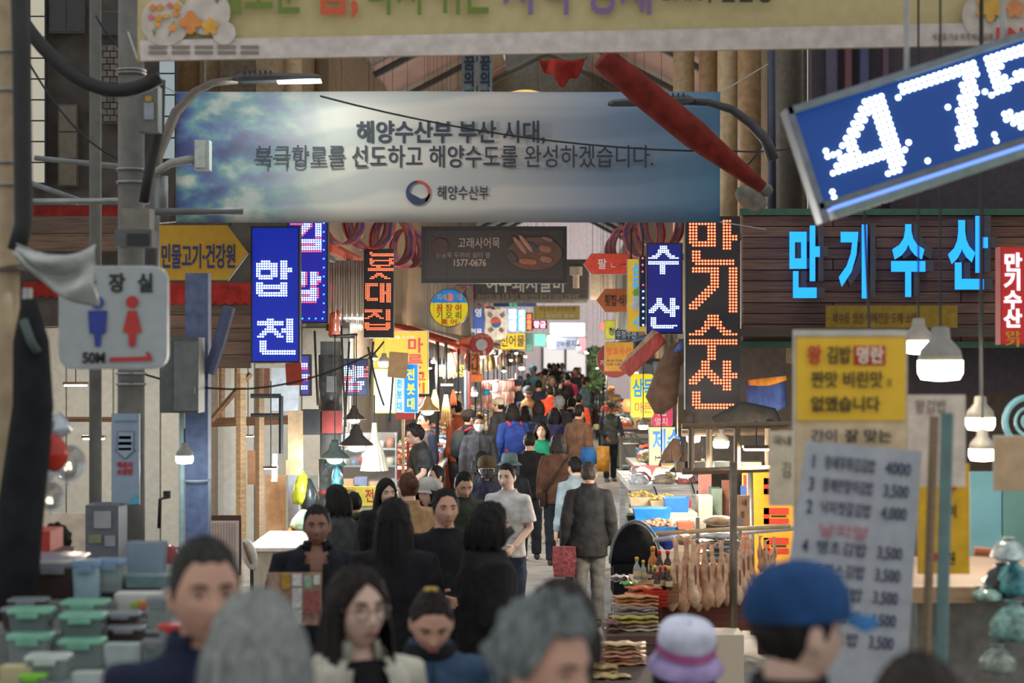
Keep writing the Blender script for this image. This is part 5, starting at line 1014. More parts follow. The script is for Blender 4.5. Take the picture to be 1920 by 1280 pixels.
for k, (x0, y0, x1, y1, Y, c, lb, rl) in enumerate(((508, 690, 560, 770, 20.6, (206, 212, 220), 'large white notice sheet on the hanging frame', .03), (492, 690, 506, 745, 20.7, (170, 120, 96), 'narrow brown notice beside the white sheet', 0), (536, 680, 566, 722, 19.4, (170, 66, 48), 'red card sheet under the 합천 LED sign', -.05), (540, 770, 568, 880, 20.6, (196, 164, 128), 'tan paper strip below the white notice', 0), (728, 660, 764, 708, 24.5, (156, 122, 84), 'brown cardboard sheet tied under the red LED sign', .08), (464, 844, 482, 908, 22.8, (190, 140, 100), 'small brown board hung in the left shop', 0), (510, 850, 520, 902, 20.1, (224, 224, 222), 'slim white card under the small flat lamp', .02), (536, 862, 566, 890, 20.5, (206, 168, 124), 'ragged paper tassel board on the frame', 0), (498, 890, 536, 1020, 21.6, (196, 150, 110), 'patterned brown panel behind the counter stuff', 0), (540, 885, 558, 1010, 21.7, (170, 176, 186), 'grey steel upright panel beside the pole', 0), (560, 890, 600, 990, 22.3, (216, 222, 214), 'white poster panel behind the pole', 0))):
    p = W((x0 + x1) / 2, (y0 + y1) / 2, Y)
    single('notice_sheet', lb, 'notice', MB().box(p, (m_(x1 - x0, Y), .012, m_(y1 - y0, Y)), (0, rl, 0)), M(c, .8, kind='paper'), 'notices on the left stalls')
# ------------------------------------------------------------------ plastic sheet, umbrella and balloons at left edge
b = MB(); b.grid(lambda u, v: W(30 + 150 * u, 455 + 25 * math.sin(u * 3) + (20 + 95 * u) * v, 9.2) + Vector((0, .05 * math.sin(u * 9 + v * 5) + .03 * math.sin(v * 11 + u * 4), 0)), 24, 14)
o = single('plastic_sheet', 'crumpled translucent plastic sheet over the corner of the restroom sign', 'sheet', b, M((176, 180, 176), .35, noise=.2, nscale=8, bump=.3, kind='plastic'), smooth=True); mod(o, 'SOLIDIFY', thickness=.006)
t = thing('closed_umbrella', 'closed black market umbrella at the left edge', 'umbrella', (W(60, 0, 8.8).x, 8.8, .0))
MB().tube([W(54, 560, 8.8), W(58, 640, 8.8), W(62, 760, 8.8), W(34, 1000, 8.8), W(20, 1300, 8.8)], [.03, .075, .085, .10, .08], 12).build('canopy', cloth((34, 36, 38)), t, True)
MB().cyl((W(30, 0, 8.8).x, 8.8, 0), (W(52, 0, 8.8).x, 8.8, W(0, 540, 8.8).z), .02, n=8).build('pole', STEEL, t)
MB().tube([W(44, 600, 8.72), W(58, 640, 8.70), W(70, 660, 8.72)], .02, 6).build('tie', M((80, 92, 90), .6, kind='cloth'), t, True)
RBAL = M((190, 52, 34), .15, noise=.1, kind='foil'); CBAL = M((215, 225, 228), .05, trans=.85, noise=0, alpha=.6, kind='film')
for k, (px, py, r_, mt, lb) in enumerate(((92, 850, 36, RBAL, 'red foil balloon behind the clear ones'), (75, 830, 26, CBAL, 'clear round balloon at the top of the cluster'), (128, 868, 34, CBAL, 'clear bubble balloon at the outer edge of the cluster'), (82, 880, 24, M((206, 210, 212), .2, kind='foil'), 'silver oval balloon set in the red one'), (95, 930, 26, CBAL, 'lower clear balloon with bright glints'), (66, 905, 20, RBAL, 'small red balloon low in the cluster'), (58, 800, 22, M((170, 90, 90), .15, noise=.1, kind='foil'), 'dull pink balloon near the umbrella'), (96, 812, 18, M((190, 200, 206), .12, .4, kind='foil'), 'short silver tube balloon pointing up'))):
    t = thing('balloon', lb, 'balloon', tuple(W(px, py + r_, 8.9)), 'balloon cluster'); p = W(px, py, 8.9 + .05 * (k % 3))
    if 'tube' in lb: MB().cyl(p + Vector((-.04, 0, -.02)), p + Vector((.06, 0, .05)), .05, n=16).build('skin', mt, t, True)
    else: MB().ell(p, (m_(r_, 8.9), m_(r_, 8.9) * .7, m_(r_, 8.9) * 1.05), 20, 14).build('skin', mt, t, True)
    MB().cyl(p - Vector((0, 0, m_(r_, 8.9) * 1.0)), p - Vector((0, 0, m_(r_, 8.9) * 1.3)), .004, .012, 8).build('neck', mt, t)

# ------------------------------------------------------------------ left stall of plastic containers
tb = thing('stall_table', 'low stepped display table under the plastic containers', 'table', (-1.75, 8.6, 0))
for z, y, dy, xr in ((1.19, 7.87, .96, -1.2), (1.31, 8.6, .5, -1.32), (1.37, 8.975, .25, -1.42), (1.43, 9.5, .8, -1.5)): MB().box(((xr - 2.9) / 2, y, z / 2), (2.9 + xr, dy, z)).build('step', M((120, 124, 122), .7, kind='table'), tb)
def container(px, py, Y, w, h_, lab, body, lid, lidc, latch=True, d=None, name='food_container'):
    """px,py bottom centre in pixels"""
    p = W(px, py, Y); ww, hh = m_(w, Y), m_(h_, Y); dd = d or ww * .8
    t = thing(name, lab, 'container', tuple(p), 'plastic containers on the left stall')
    def rr(q, z): return [(p.x + sx * ww / 2 * q, p.y + dd / 2 + sy * dd / 2 * q, p.z + z) for sx, sy in ((-1, -.8), (-.85, -1), (.85, -1), (1, -.8), (1, .8), (.85, 1), (-.85, 1), (-1, .8))]
    MB().rings([rr(.86, 0), rr(.95, hh * .8), rr(.95, hh * .84)]).build('tub', body, t)
    if lid:
        lo = MB().rings([rr(1.02, hh * .82), rr(1.04, hh * .86), rr(1.02, hh * .97), rr(.92, hh)]).build('lid', lidc, t)
        if latch: MB().box((p.x, p.y - .012, p.z + hh * .78), (ww * .5, .015, hh * .2)).build('latch', lidc, lo)
    return t
CT = M((176, 190, 188), .15, trans=.55, noise=0, kind='clearplastic'); SMK = M((120, 132, 132), .15, trans=.35, noise=0, kind='clearplastic'); BRW = M((64, 46, 44), .35, kind='plastic'); MINT = M((118, 176, 150), .35, kind='plastic'); GRYL = M((126, 130, 134), .35, kind='plastic'); BLUL2 = M((120, 150, 176), .3, kind='plastic'); WPL = M((186, 194, 190), .35, kind='plastic')
for a in ((52, 1252, 8.0, 82, 62, 'mint lidded clear container, lowest at the left', CT, 1, MINT), (52, 1192, 8.1, 80, 50, 'mint lidded clear container stacked on the lowest left one', SMK, 1, MINT), (148, 1252, 8.0, 84, 52, 'mint lidded clear container, lowest of the middle stack', CT, 1, MINT), (150, 1202, 8.1, 84, 50, 'mint lidded clear container midway up the middle stack', SMK, 1, MINT), (155, 1170, 8.5, 86, 42, 'mint lidded container at the top of the middle stack', CT, 1, MINT),
          (100, 1120, 9.0, 88, 66, 'dark brown kimchi box with a clear rim lid', BRW, 1, GRYL), (160, 1120, 8.95, 54, 70, 'pale blue tub with a blue lid', M((150, 180, 190), .3, kind='plastic'), 1, BLUL2), (205, 1110, 9.0, 52, 62, 'clear tall box behind the pale blue tub', CT, 1, BLUL2), (270, 1082, 9.2, 76, 76, 'large clear blue storage box on the upper step', M((150, 170, 190), .2, trans=.3, noise=0, kind='clearplastic'), 0, BLUL2), (272, 1102, 9.0, 92, 26, 'shallow teal tray under the storage box', M((110, 136, 138), .4, kind='plastic'), 0, GRYL),
          (96, 1072, 9.5, 110, 30, 'maroon wrapped box with glinting top', M((104, 60, 62), .3, kind='plastic'), 1, M((140, 136, 160), .15, kind='plastic')), (28, 1120, 9.2, 70, 70, 'white translucent tub at the left edge', WPL, 1, WPL), (48, 1150, 8.6, 70, 26, 'long dark brown box with a grey lid', BRW, 1, GRYL), (30, 1180, 8.4, 60, 40, 'second long dark brown box with grey lid', BRW, 1, GRYL), (255, 1150, 8.6, 90, 42, 'white box with fruit picture', M((196, 196, 188), .5, kind='card'), 0, WPL), (225, 1180, 8.3, 66, 30, 'dark brown shallow box beside the mint stack', BRW, 1, GRYL), (232, 1208, 8.2, 70, 32, 'lower dark brown shallow box beside the mint stack', BRW, 1, GRYL),
          (328, 1220, 7.9, 66, 48, 'clear tub with a bright red lid beside the man in navy', CT, 1, M((186, 40, 36), .3, kind='plastic')), (225, 1262, 7.7, 66, 62, 'pale grey wrapped bag box in front', M((156, 170, 170), .5, kind='plastic'), 0, WPL), (85, 1280, 7.6, 80, 50, 'clear container with a white lid in front', CT, 1, WPL), (160, 1296, 7.6, 60, 40, 'white plain box in front', WPL, 0, WPL), (30, 1290, 7.6, 70, 46, 'pale yellow wrapped pack at the front corner', M((196, 184, 140), .5, kind='plastic'), 0, WPL), (58, 1300, 7.5, 50, 34, 'lime green lidded tub at the bottom edge', CT, 1, M((120, 186, 40), .4, kind='plastic')), (295, 1180, 8.3, 44, 60, 'tall clear jar beside the fruit picture box', CT, 1, GRYL), (285, 1250, 7.9, 40, 50, 'small clear cup tub near the red lid', CT, 1, GRYL)):
    container(*a)
t = [o for o in bpy.data.objects if o.get('label') == 'white box with fruit picture'][0]
for px, py, r_, c in ((252, 1134, 7, (150, 170, 50)), (262, 1130, 6, (190, 150, 40)), (274, 1132, 8, (206, 110, 56)), (268, 1140, 5, (196, 60, 50))): p = W(px, py, 8.585); MB().ell(p, (m_(r_, 8.6), .004, m_(r_, 8.6)), 10, 6).build('printed_fruit', M(c, .6, kind='ink'), t, True)
single('red_crate', 'small red plastic crate behind the containers', 'crate', MB().box(*pbox(46, 996, 94, 1034, 10.4, .3)), M((176, 52, 40), .5, kind='plastic'))
single('crate_stand', 'dark wooden stand under the small red crate', 'stand', MB().box((W(70, 0, 10.55).x, 10.55, W(0, 1034, 10.4).z / 2), (.3, .3, W(0, 1034, 10.4).z)), RUST)
single('pale_panel', 'bright cream folding screen behind the seated curly haired person', 'screen', MB().box(*pbox(60, 962, 160, 1300, 13.6, .04)), M((226, 206, 184), .7, kind='panel'))
t = thing('menu_board', 'cream menu board in a brown frame left of the timber post', 'menu board', tuple(W(420, 1075, 16)))
MB().box(*pbox(389, 966, 452, 1078, 16, .03)).build('frame', M((96, 60, 48), .6, kind='wood'), t); MB().box(*pbox(392, 976, 448, 1074, 15.99, .02)).build('sheet', M((222, 204, 192), .8, kind='paper'), t)
for k in range(9): MB().box(*pbox(398 + k * 5.2, 980, 399.4 + k * 5.2, 1060, 15.985, .006)).build('menu_line', M((190, 160, 150), .8, noise=.3, nscale=200, kind='ink'), t)
MB().cyl((W(398, 0, 16.1).x, 16.1, 0), (W(398, 0, 16.1).x, 16.1, 1.0), .015, n=6).build('leg', DARK, t); MB().cyl((W(444, 0, 16.1).x, 16.1, 0), (W(444, 0, 16.1).x, 16.1, 1.0), .015, n=6).build('leg', DARK, t)
t = thing('fire_extinguisher', 'red fire extinguisher box with clear front by the column', 'extinguisher', (W(313, 0, 14).x, 14, 0.55))
MB().lathe((W(313, 0, 14).x, 14.06, .55), [(.07, 0), (.075, .05), (.075, .5), (.05, .58), (.02, .6)], 16).build('bottle', M((150, 40, 36), .35, kind='paint'), t, True); MB().cyl(W(313, 934, 14.06), W(313, 920, 14.06), .025, n=10).build('valve', DARK, t)
MB().tube([W(313, 932, 14.02), W(300, 936, 14.0), W(298, 990, 14.0)], .012, 6).build('hose', BLACK, t, True)
MB().box((W(313, 0, 14).x, 14.06, .275), (.2, .2, .55)).build('stand', DARK, t)
t = sign('price_board', 'colourful price board with small packs held up in front of the man in black', 500, 1074, 602, 1172, 10.2, M((150, 120, 104), .7, noise=.3, nscale=30, kind='print'), CARD, .02, 'rect', 1)
for k, (x0, y0, x1, y1, c) in enumerate(((504, 1078, 524, 1120, (170, 140, 120)), (528, 1076, 544, 1104, (176, 136, 50)), (548, 1076, 566, 1098, (214, 214, 210)), (570, 1078, 584, 1102, (140, 170, 150)), (588, 1078, 600, 1096, (206, 204, 198)), (548, 1102, 566, 1140, (206, 204, 200)), (570, 1108, 600, 1150, (150, 84, 76)), (508, 1124, 540, 1160, (140, 110, 96)), (550, 1142, 566, 1168, (200, 198, 192)))):
    MB().box(*pbox(x0, y0, x1, y1, 10.19, .012)).build('price_card', M(c, .6, noise=.2, nscale=60, kind='print'), t)
MB().cyl(W(552, 1172, 10.25), (W(552, 0, 10.25).x, 10.25, .02), .012, n=6).build('stick', WOODM, t)

# ------------------------------------------------------------------ ring ornaments of the arcade
FILM = M((78, 84, 150), .18, .35, noise=.6, nscale=4, kind='film', rgb2=(190, 140, 130)); RIM = M((186, 70, 66), .3, .1, kind='rim')
def ring_ornament(px, py, Y, r_, lab, yw=.9):
    p = W(px, py, Y); rad = m_(r_, Y); t = thing('ring_ornament', lab, 'ornament', tuple(p - Vector((0, 0, rad))), 'ring ornaments along the arcade')
    d = Vector((math.sin(yw), math.cos(yw) * -1, .0)); wd_ = rad * .55
    q = Vector((0, 0, 1)).rotation_difference(d)
    rings = [[p + q @ Vector((rad * k * math.cos(a), rad * k * math.sin(a), s * wd_)) for a in [i * math.pi / 16 for i in range(32)]] for s, k in ((-.5, 1), (-.2, 1.03), (.2, 1.03), (.5, 1))]
    o = MB().rings(rings, cap=False).build('film_band', FILM, t, True); mod(o, 'SOLIDIFY', thickness=.006)
    for s in (-.5, -.2, .5): MB().torus(p + d * wd_ * s, rad * 1.02, rad * .035, tuple(d), 32, 6).build('rim', RIM, t, True)
    MB().cyl(p + Vector((0, 0, rad)), (p.x, p.y, max(p.z + rad + .3, roofz(p.x, Y))), .003, n=5).build('wire', DARK, t)
for k, (px, py, Y, r_) in enumerate(((640, 408, 24, 50), (692, 414, 26, 52), (736, 452, 29, 46), (764, 466, 33, 36), (796, 470, 38, 30), (820, 480, 44, 24))): ring_ornament(px, py, Y, r_, 'red rimmed shiny ring ornament on the left row, %s' % ('closest to the kimbap sign', 'right above the red pole house sign', 'third from the kimbap sign', 'fourth from the kimbap sign', 'overlapping the dark screen edge', 'last one before the dark screen')[k], .8)
for k, (px, py, Y, r_) in enumerate(((1240, 420, 24, 46), (1208, 440, 27, 42), (1174, 462, 30, 36), (1160, 470, 34, 28), (905, 560, 46, 15), (880, 548, 50, 14), (862, 545, 54, 12), (918, 590, 48, 15))): ring_ornament(px, py, Y, r_, 'red rimmed shiny ring ornament, %s' % ('hanging over the blue 수산 LED sign', 'second along the right row', 'third along the right row', 'smallest on the right row', 'small one under the grey banner', 'small one beside the round lightbox', 'tiny one above the round lightbox', 'small one above the flag')[k], -.8)
# glittering curtain and orange awnings on the left row
b = MB(); b.grid(lambda u, v: W(612 + 66 * u, 620 - 132 * v - 20 * u * 0, 25 + 3 * u) + Vector((.03 * math.sin(u * 40), .05 * math.sin(u * 40), 0)), 60, 4)
o = single('plastic_curtain', 'shimmering clear plastic strip curtain behind the kimbap sign', 'curtain', b, M((150, 140, 136), .2, .2, noise=.4, nscale=12, kind='corrugated'), smooth=True); mod(o, 'SOLIDIFY', thickness=.006)
def slope(lab, a, b_, c, d, col, nm='awning', n=8):
    P = [W(*k) for k in (a, b_, c, d)]
    g = MB().grid(lambda u, v: (P[0].lerp(P[1], u)).lerp(P[3].lerp(P[2], u), v) + Vector((0, 0, -.04 * math.sin(u * math.pi) * math.sin(v * 3))), n, 4)
    o = single(nm, lab, 'awning', g, cloth(col), 'stall awnings', True); mod(o, 'SOLIDIFY', thickness=.01); return o
slope('bright orange awning strip above the plastic curtain', (612, 448, 24), (680, 484, 30), (680, 500, 30), (612, 470, 24), (214, 84, 44))
slope('orange lit shutter box under the plastic curtain', (616, 590, 25), (682, 560, 29), (682, 616, 29), (616, 630, 25), (190, 84, 50))
slope('red awning slope in front of the ochre sign', (1162, 690, 24), (1236, 622, 22.6), (1250, 640, 22.2), (1182, 706, 23.6), (150, 50, 42)); slope('pale upper flap of the red awning slope', (1160, 688, 24.1), (1224, 618, 22.8), (1238, 624, 22.6), (1166, 692, 24), (150, 122, 98))
slope('blue tarp edge under the red awning slope', (1236, 690, 22.5), (1278, 640, 21.5), (1282, 650, 21.4), (1240, 704, 22.3), (60, 84, 140))
slope('salmon awning on the left row near the round red sign', (850, 640, 38), (890, 628, 44), (892, 652, 44), (848, 660, 38), (196, 92, 70)); slope('dull orange awning below the salmon one', (848, 668, 37), (900, 660, 44), (900, 668, 44), (846, 684, 37), (176, 86, 60))
slope('beige awning end far down the left row', (985, 648, 70), (1003, 640, 90), (1003, 650, 90), (985, 656, 70), (216, 160, 150)); slope('blue and brown tarp roof of the right fish stall', (1400, 720, 20), (1470, 700, 19), (1476, 760, 19), (1404, 800, 20), (50, 70, 120))
slope('orange edged tarp on the right fish stall', (1404, 712, 19.9), (1474, 704, 18.9), (1476, 712, 18.9), (1406, 722, 19.9), (190, 120, 40))
# brown folded parasols
for lb, pts, rs, Y in (('folded brown parasol beside the red LED sign', ((1268, 660), (1252, 700), (1240, 750), (1236, 776)), (.05, .13, .17, .05), 21.6), ('dark folded umbrella under the red LED sign', ((1336, 788), (1392, 772), (1446, 784), (1462, 798)), (.03, .10, .10, .03), 18.4), ('small brown folded umbrella beside the blue letter sign', ((1268, 822), (1262, 850), (1256, 878)), (.03, .10, .12), 20.6), ('tan draped cover over the right awning', ((1290, 640), (1270, 660), (1244, 700)), (.04, .12, .1), 22)):
    single('folded_parasol', lb, 'parasol', MB().tube([W(a, b_, Y) for a, b_ in pts], list(rs), 10), cloth((104, 80, 66) if 'brown' in lb or 'tan' in lb else (58, 56, 54)), smooth=True)
# ------------------------------------------------------------------ right foreground papers and posts
t = sign('menu_sign', 'tall yellow and cream kimbap sign board in the right foreground', 1489, 618, 1702, 1330, 8.6, M((214, 190, 152), .7, 0, .02, kind='face'), M((196, 186, 160), .6, kind='frame'), .04, 'rect', 3)
MB().box(*pbox(1494, 632, 1697, 788, 8.585, .008)).build('yellow_panel', M((228, 182, 44), .6, 0, .05, noise=.04, kind='face'), t); MB().box(*pbox(1490, 618, 1700, 630, 8.58, .03)).build('top_strip', M((196, 190, 176), .6, kind='plastic'), t)
YF = 8.57
text(t, '왕', 1527, 665, 28, 34, YF, RED, .03); text(t, '김밥', 1573, 665, 46, 32, YF, K, .02); MB().box(*pbox(1601, 648, 1660, 684, 8.578, .004)).build('red_tag', RED, t); text(t, '명란', 1631, 665, 52, 30, YF, M((240, 214, 190), .6, noise=0, kind='ink'), .03)
text(t, '짠맛 비린맛', 1588, 711, 136, 30, YF, K, .015); text(t, '을', 1668, 716, 10, 14, YF, K); text(t, '없앴습니다', 1585, 757, 130, 28, YF, K, .02); text(t, '간이', 1546, 817, 52, 24, YF, M((70, 70, 110), .6, noise=0, kind='ink'), .02); text(t, '잘 맞는', 1628, 817, 90, 24, YF, K, .02)
t = thing('handwritten_menu', 'tilted white handwritten price list on the kimbap board', 'price list', tuple(W(1600, 1290, 8.2)))
def tilt(x, y, f): return (x + f * (y - 830) * -.06, y + (x - 1510) * .09)
flat(t, [tilt(1510, 826, 1), tilt(1728, 826, 1), tilt(1760, 1330, 2.2), tilt(1508, 1330, 2.2)], 8.2, M((176, 180, 186), .8, noise=.08, kind='paper'), 'sheet')
HW = M((56, 58, 92), .8, noise=0, kind='ink'); PK = M((206, 120, 130), .8, noise=0, kind='ink')
for k, (s_, pr, n_, c) in enumerate((('왕새우튀김김밥', '4000', '1', HW), ('왕계란말이김밥', '3,500', '3', HW), ('낙지젓갈김밥', '4,000', '2', HW), ('날치알', '', '', PK), ('땡초김밥', '3,500', '4', HW), ('돈까스김밥', '3,500', '5', HW), ('참치김밥', '3,500', '6', HW), ('치즈김밥', '4,500', '7', HW), ('유부초밥', '3,500', '8', HW))):
    y = 862 + k * 42 + (0 if k < 4 else -10); x0 = 1512 - k * 4
    if n_: text(t, n_, x0 + 14, y + 2, 14, 26, 8.19, HW, .01, .09)
    text(t, s_, x0 + 82, y + 8, 96, 26, 8.19, c, -.005, .09)
    if pr: text(t, pr, x0 + 172, y + 16, 60, 24, 8.19, HW, 0, .09)
sign('paper_notice', 'white handwritten paper beside the kimbap board', 1700, 740, 1810, 912, 9.0, M((222, 206, 192), .8, 0, .02, kind='paper'), PAPER, .006, 'rect', 0, [('왕김밥', 1745, 762, 60, 26, M((110, 96, 96), .8, noise=0, kind='ink'), -.01)])
sign('paper_notice', 'tan handwritten paper clipped by the lowest bulb', 1862, 816, 1960, 920, 9.2, M((206, 176, 140), .8, kind='paper'), PAPER, .006)
sign('paper_notice', 'white paper notice left of the kimbap board', 1442, 808, 1492, 948, 9.3, M((226, 212, 190), .8, kind='paper'), PAPER, .006, 'rect', 0, [('국내', 1467, 826, 36, 18, M((70, 66, 66), .8, noise=0, kind='ink'), -.005), ('김', 1475, 880, 20, 30, M((110, 100, 100), .8, noise=0, kind='ink'), -.01)])
sign('shop_sign', 'second yellow sign half hidden behind the teal pole', 1722, 870, 1818, 1076, 9.6, M((220, 172, 30), .6, 0, .04, kind='face'), YEL, .03, 'rect', 1, [('이', 1786, 958, 18, 24, K, .01), ('원', 1782, 1046, 22, 24, K, .01)])
t = [o for o in bpy.data.objects if o.get('label', '').startswith('second yellow sign')][0]
disc(t, 1780, 908, 14, 9.585, RED, 'starburst'); disc(t, 1750, 1044, 9, 9.585, RED, 'red_ring')
single('teal_pole', 'slanting teal green pole in the right foreground', 'pole', MB().cyl(W(1776, 774, 8.0), (W(1750, 0, 8.0).x, 8.0, 0), m_(12, 8), n=14), M((84, 112, 110), .5, kind='paint'), smooth=True)
single('timber_batten', 'slanting timber batten beside the teal pole', 'batten', MB().tube([W(1752, 780, 8.3), (W(1716, 0, 8.3).x, 8.3, 0)], m_(9, 8.3), 4), M((140, 118, 92), .7, kind='wood'))
# right shop stall with icy trays
t = thing('fish_counter', 'stall counter with tarp skirt at the right edge', 'counter', (W(1890, 0, 11).x, 11, 0))
z = W(0, 1120, 10.2).z; a, b_ = W(1720, 0, 10.2).x, W(2100, 0, 10.2).x
MB().box(((a + b_) / 2, 10.9, z / 2), (b_ - a, 1.4, z)).build('body', M((120, 118, 112), .7, noise=.2, kind='tarp'), t); MB().box(((a + b_) / 2, 10.9, z + .03), (b_ - a + .1, 1.5, .06)).build('worktop', M((150, 128, 112), .6, kind='wood'), t)
MB().box(*pbox(1690, 1100, 1830, 1130, 9.9, .1)).build('ledge', M((190, 160, 130), .7, kind='wood'), t)
single('orange_bar', 'orange wooden bar across the bags at right', 'bar', MB().cyl(W(1826, 1033, 10.0), W(1990, 1046, 10.0), .022, n=8), M((196, 120, 74), .6, kind='wood'))
for k, (px, py, w, h_, c, lb) in enumerate(((1880, 1118, 80, 60, (40, 44, 46), 'black plastic bag on the right counter'), (1900, 1116, 70, 64, (90, 160, 170), 'glossy teal plastic bag of fish on the right counter'), (1850, 1124, 50, 24, (150, 190, 180), 'flat mint bag at the counter edge'), (1890, 1050, 60, 40, (190, 206, 206), 'white round tub behind the bags'), (1900, 1200, 90, 70, (130, 170, 164), 'large clear green bag hanging below the counter'), (1870, 1260, 70, 50, (150, 160, 150), 'pale sack below the counter'))):
    p = W(px, py, 9.9 - .06 * k); ww, hh = m_(w, 9.9), m_(h_, 9.9)
    b = MB(); rq = random.Random(k); b.rings([[(p.x + ww / 2 * q * math.cos(a) * (1 + .12 * rq.uniform(-1, 1)), p.y + .12 * q * math.sin(a) * (1 + .2 * rq.uniform(-1, 1)), p.z + hh * f) for a in [i * math.pi / 7 for i in range(14)]] for f, q in ((0, .7), (.15, 1), (.5, .95), (.8, .6), (.95, .25), (1.05, .4))])
    single('plastic_bag', lb, 'bag', b, M(c, .18, noise=.4, nscale=24, bump=.4, kind='plastic'), smooth=k != 3)
for x0, x1, c, lb in ((1820, 1880, (120, 176, 190), 'pale blue tall panel behind the right counter'), (1878, 1990, (104, 150, 146), 'grey green tall panel behind the right counter')):
    single('shop_partition', lb, 'panel', MB().box(*pbox(x0, 884, x1, 1110, 12.6, .05)), M(c, .6, noise=.1, nscale=4, kind='panel'))
single('pedestal_fan', 'light blue round pedestal fan at right edge', 'fan', MB().torus(W(1930, 790, 12.2), .14, .02, (0, 1, 0), 24, 6).torus(W(1930, 790, 12.2), .08, .01, (0, 1, 0), 24, 6).cyl(W(1930, 790, 12.25), W(1930, 790, 12.4), .05).cyl((W(1930, 0, 12.3).x, 12.32, 0), (W(1930, 0, 12.3).x, 12.32, W(0, 790, 12.3).z), .02), M((120, 176, 190), .4, kind='plastic'))
# ------------------------------------------------------------------ fish stall at the right corner
FR = M((108, 92, 74), .5, .3, kind='frame')
t = thing('lamp_rack', 'rusty steel frame over the fish stall carrying the lamps', 'frame', (W(1376, 0, 17.5).x, 17.5, 0))
for a, b_, Y in (((1278, 800), (1640, 792), 17.5), ((1278, 884), (1640, 872), 17.5), ((1278, 812), (1640, 806), 18.6), ((1296, 800), (1296, 884), 17.5), ((1382, 796), (1382, 880), 17.5), ((1240, 872), (1520, 880), 18.4), ((1330, 800), (1330, 884), 18.2), ((1440, 796), (1440, 880), 18.2)):
    MB().cyl(W(*a, Y), W(*b_, Y), .028, n=8).build('bar', FR, t)
MB().cyl((W(1375, 0, 15.4).x, 15.4, 0), W(1375, 866, 15.4), .028, n=12).build('upright', M((112, 100, 88), .35, .7, kind='steel'), t, True)
MB().cyl((W(1412, 0, 18.3).x, 18.3, 0), W(1406, 880, 18.3), .026, n=12).build('upright', M((130, 124, 112), .35, .7, kind='steel'), t, True)
for x0, x1, c in ((1290, 1322, (60, 58, 56)), (1340, 1372, (56, 66, 66)), (1268, 1284, (84, 70, 60)), (1392, 1428, (70, 58, 46))): MB().box(*pbox(x0, 866, x1, 884, 17.8, .2)).build('clip_box', M(c, .6, kind='plastic'), t)
RP = M((200, 60, 40), .5, noise=.05, kind='print')
t = sign('printed_panel', 'yellow vertical panel with red block print behind the fish', 1392, 884, 1490, 1230, 19.2, M((226, 160, 40), .55, 0, .06, noise=.05, kind='face'), YEL, .04, 'rect', 0)
for y in range(6):
    yy = 890 + y * 56
    for r_ in ((1394, yy, 1406, yy + 44), (1432, yy + 6, 1478, yy + 18), (1432, yy + 26, 1478, yy + 36), (1432, yy + 6, 1442, yy + 36)): MB().box(*pbox(*r_, 19.185, .01)).build('red_print', RP, t)
    MB().box(*pbox(1446, yy + 20, 1474, yy + 23, 19.183, .01)).build('black_print', K, t)
sign('handwritten_card', 'tan handwritten price card leaning on the yellow panel', 1383, 928, 1406, 988, 17.1, M((206, 164, 130), .8, kind='paper'), CARD, .01, 'rect', 0, [('내', 1396, 942, 10, 13, K), ('것', 1392, 964, 8, 12, K)])
single('blue_card', 'small blue card above the tan price card', 'card', MB().box(*pbox(1389, 910, 1399, 932, 18.8, .01)), M((60, 100, 170), .6, kind='print'))
for x0, y0, x1, y1, Y, c, lb in ((1310, 880, 1334, 940, 20.5, (196, 132, 122), 'pink wall panel behind the fish stall'), (1354, 900, 1374, 980, 20.2, (130, 82, 62), 'brown wall panel behind the fish stall'), (1334, 916, 1354, 980, 20.0, (110, 130, 118), 'grey green cool box behind the fish stall'), (1310, 930, 1336, 980, 19.6, (196, 182, 160), 'carton with grey print behind the trays')):
    single('stall_partition', lb, 'panel', MB().box(*pbox(x0, y0, x1, y1, Y, .3 if 'box' in lb or 'carton' in lb else .05)), M(c, .7, kind='panel'))
# tables
def table(x0, x1, ytop, Y, dep, lab, col=(120, 84, 66), slope_=0):
    a, b_ = W(x0, ytop, Y), W(x1, ytop, Y); t = thing('market_table', lab, 'table', ((a.x + b_.x) / 2, Y + dep / 2, 0)); z = a.z; mt = M(col, .7, noise=.2, kind='wood')
    MB().box(((a.x + b_.x) / 2, Y + dep / 2, z - .03), (b_.x - a.x, dep, .06)).build('top', mt, t)
    MB().box(((a.x + b_.x) / 2, Y + .03, z - .16), (b_.x - a.x - .04, .03, .2)).build('apron', mt, t)
    for sx in (a.x + .06, b_.x - .06):
        for sy in (Y + .08, Y + dep - .06): MB().box((sx, sy, (z - .06) / 2), (.06, .06, z - .06)).build('leg', mt, t)
    return t, z
_, ZA = table(1236, 1470, 1118, 16.2, 1.0, 'brown timber fish table at the front of the corner stall', (112, 62, 46))
table(1138, 1300, 1192, 15.1, 1.0, 'low display table under the dried squid packs', (90, 66, 56))
table(1190, 1330, 1000, 18.6, 1.6, 'middle table under the blue trays', (130, 120, 110))
table(1180, 1310, 908, 21.6, 2.6, 'long back table with wrapped seafood', (206, 204, 200))
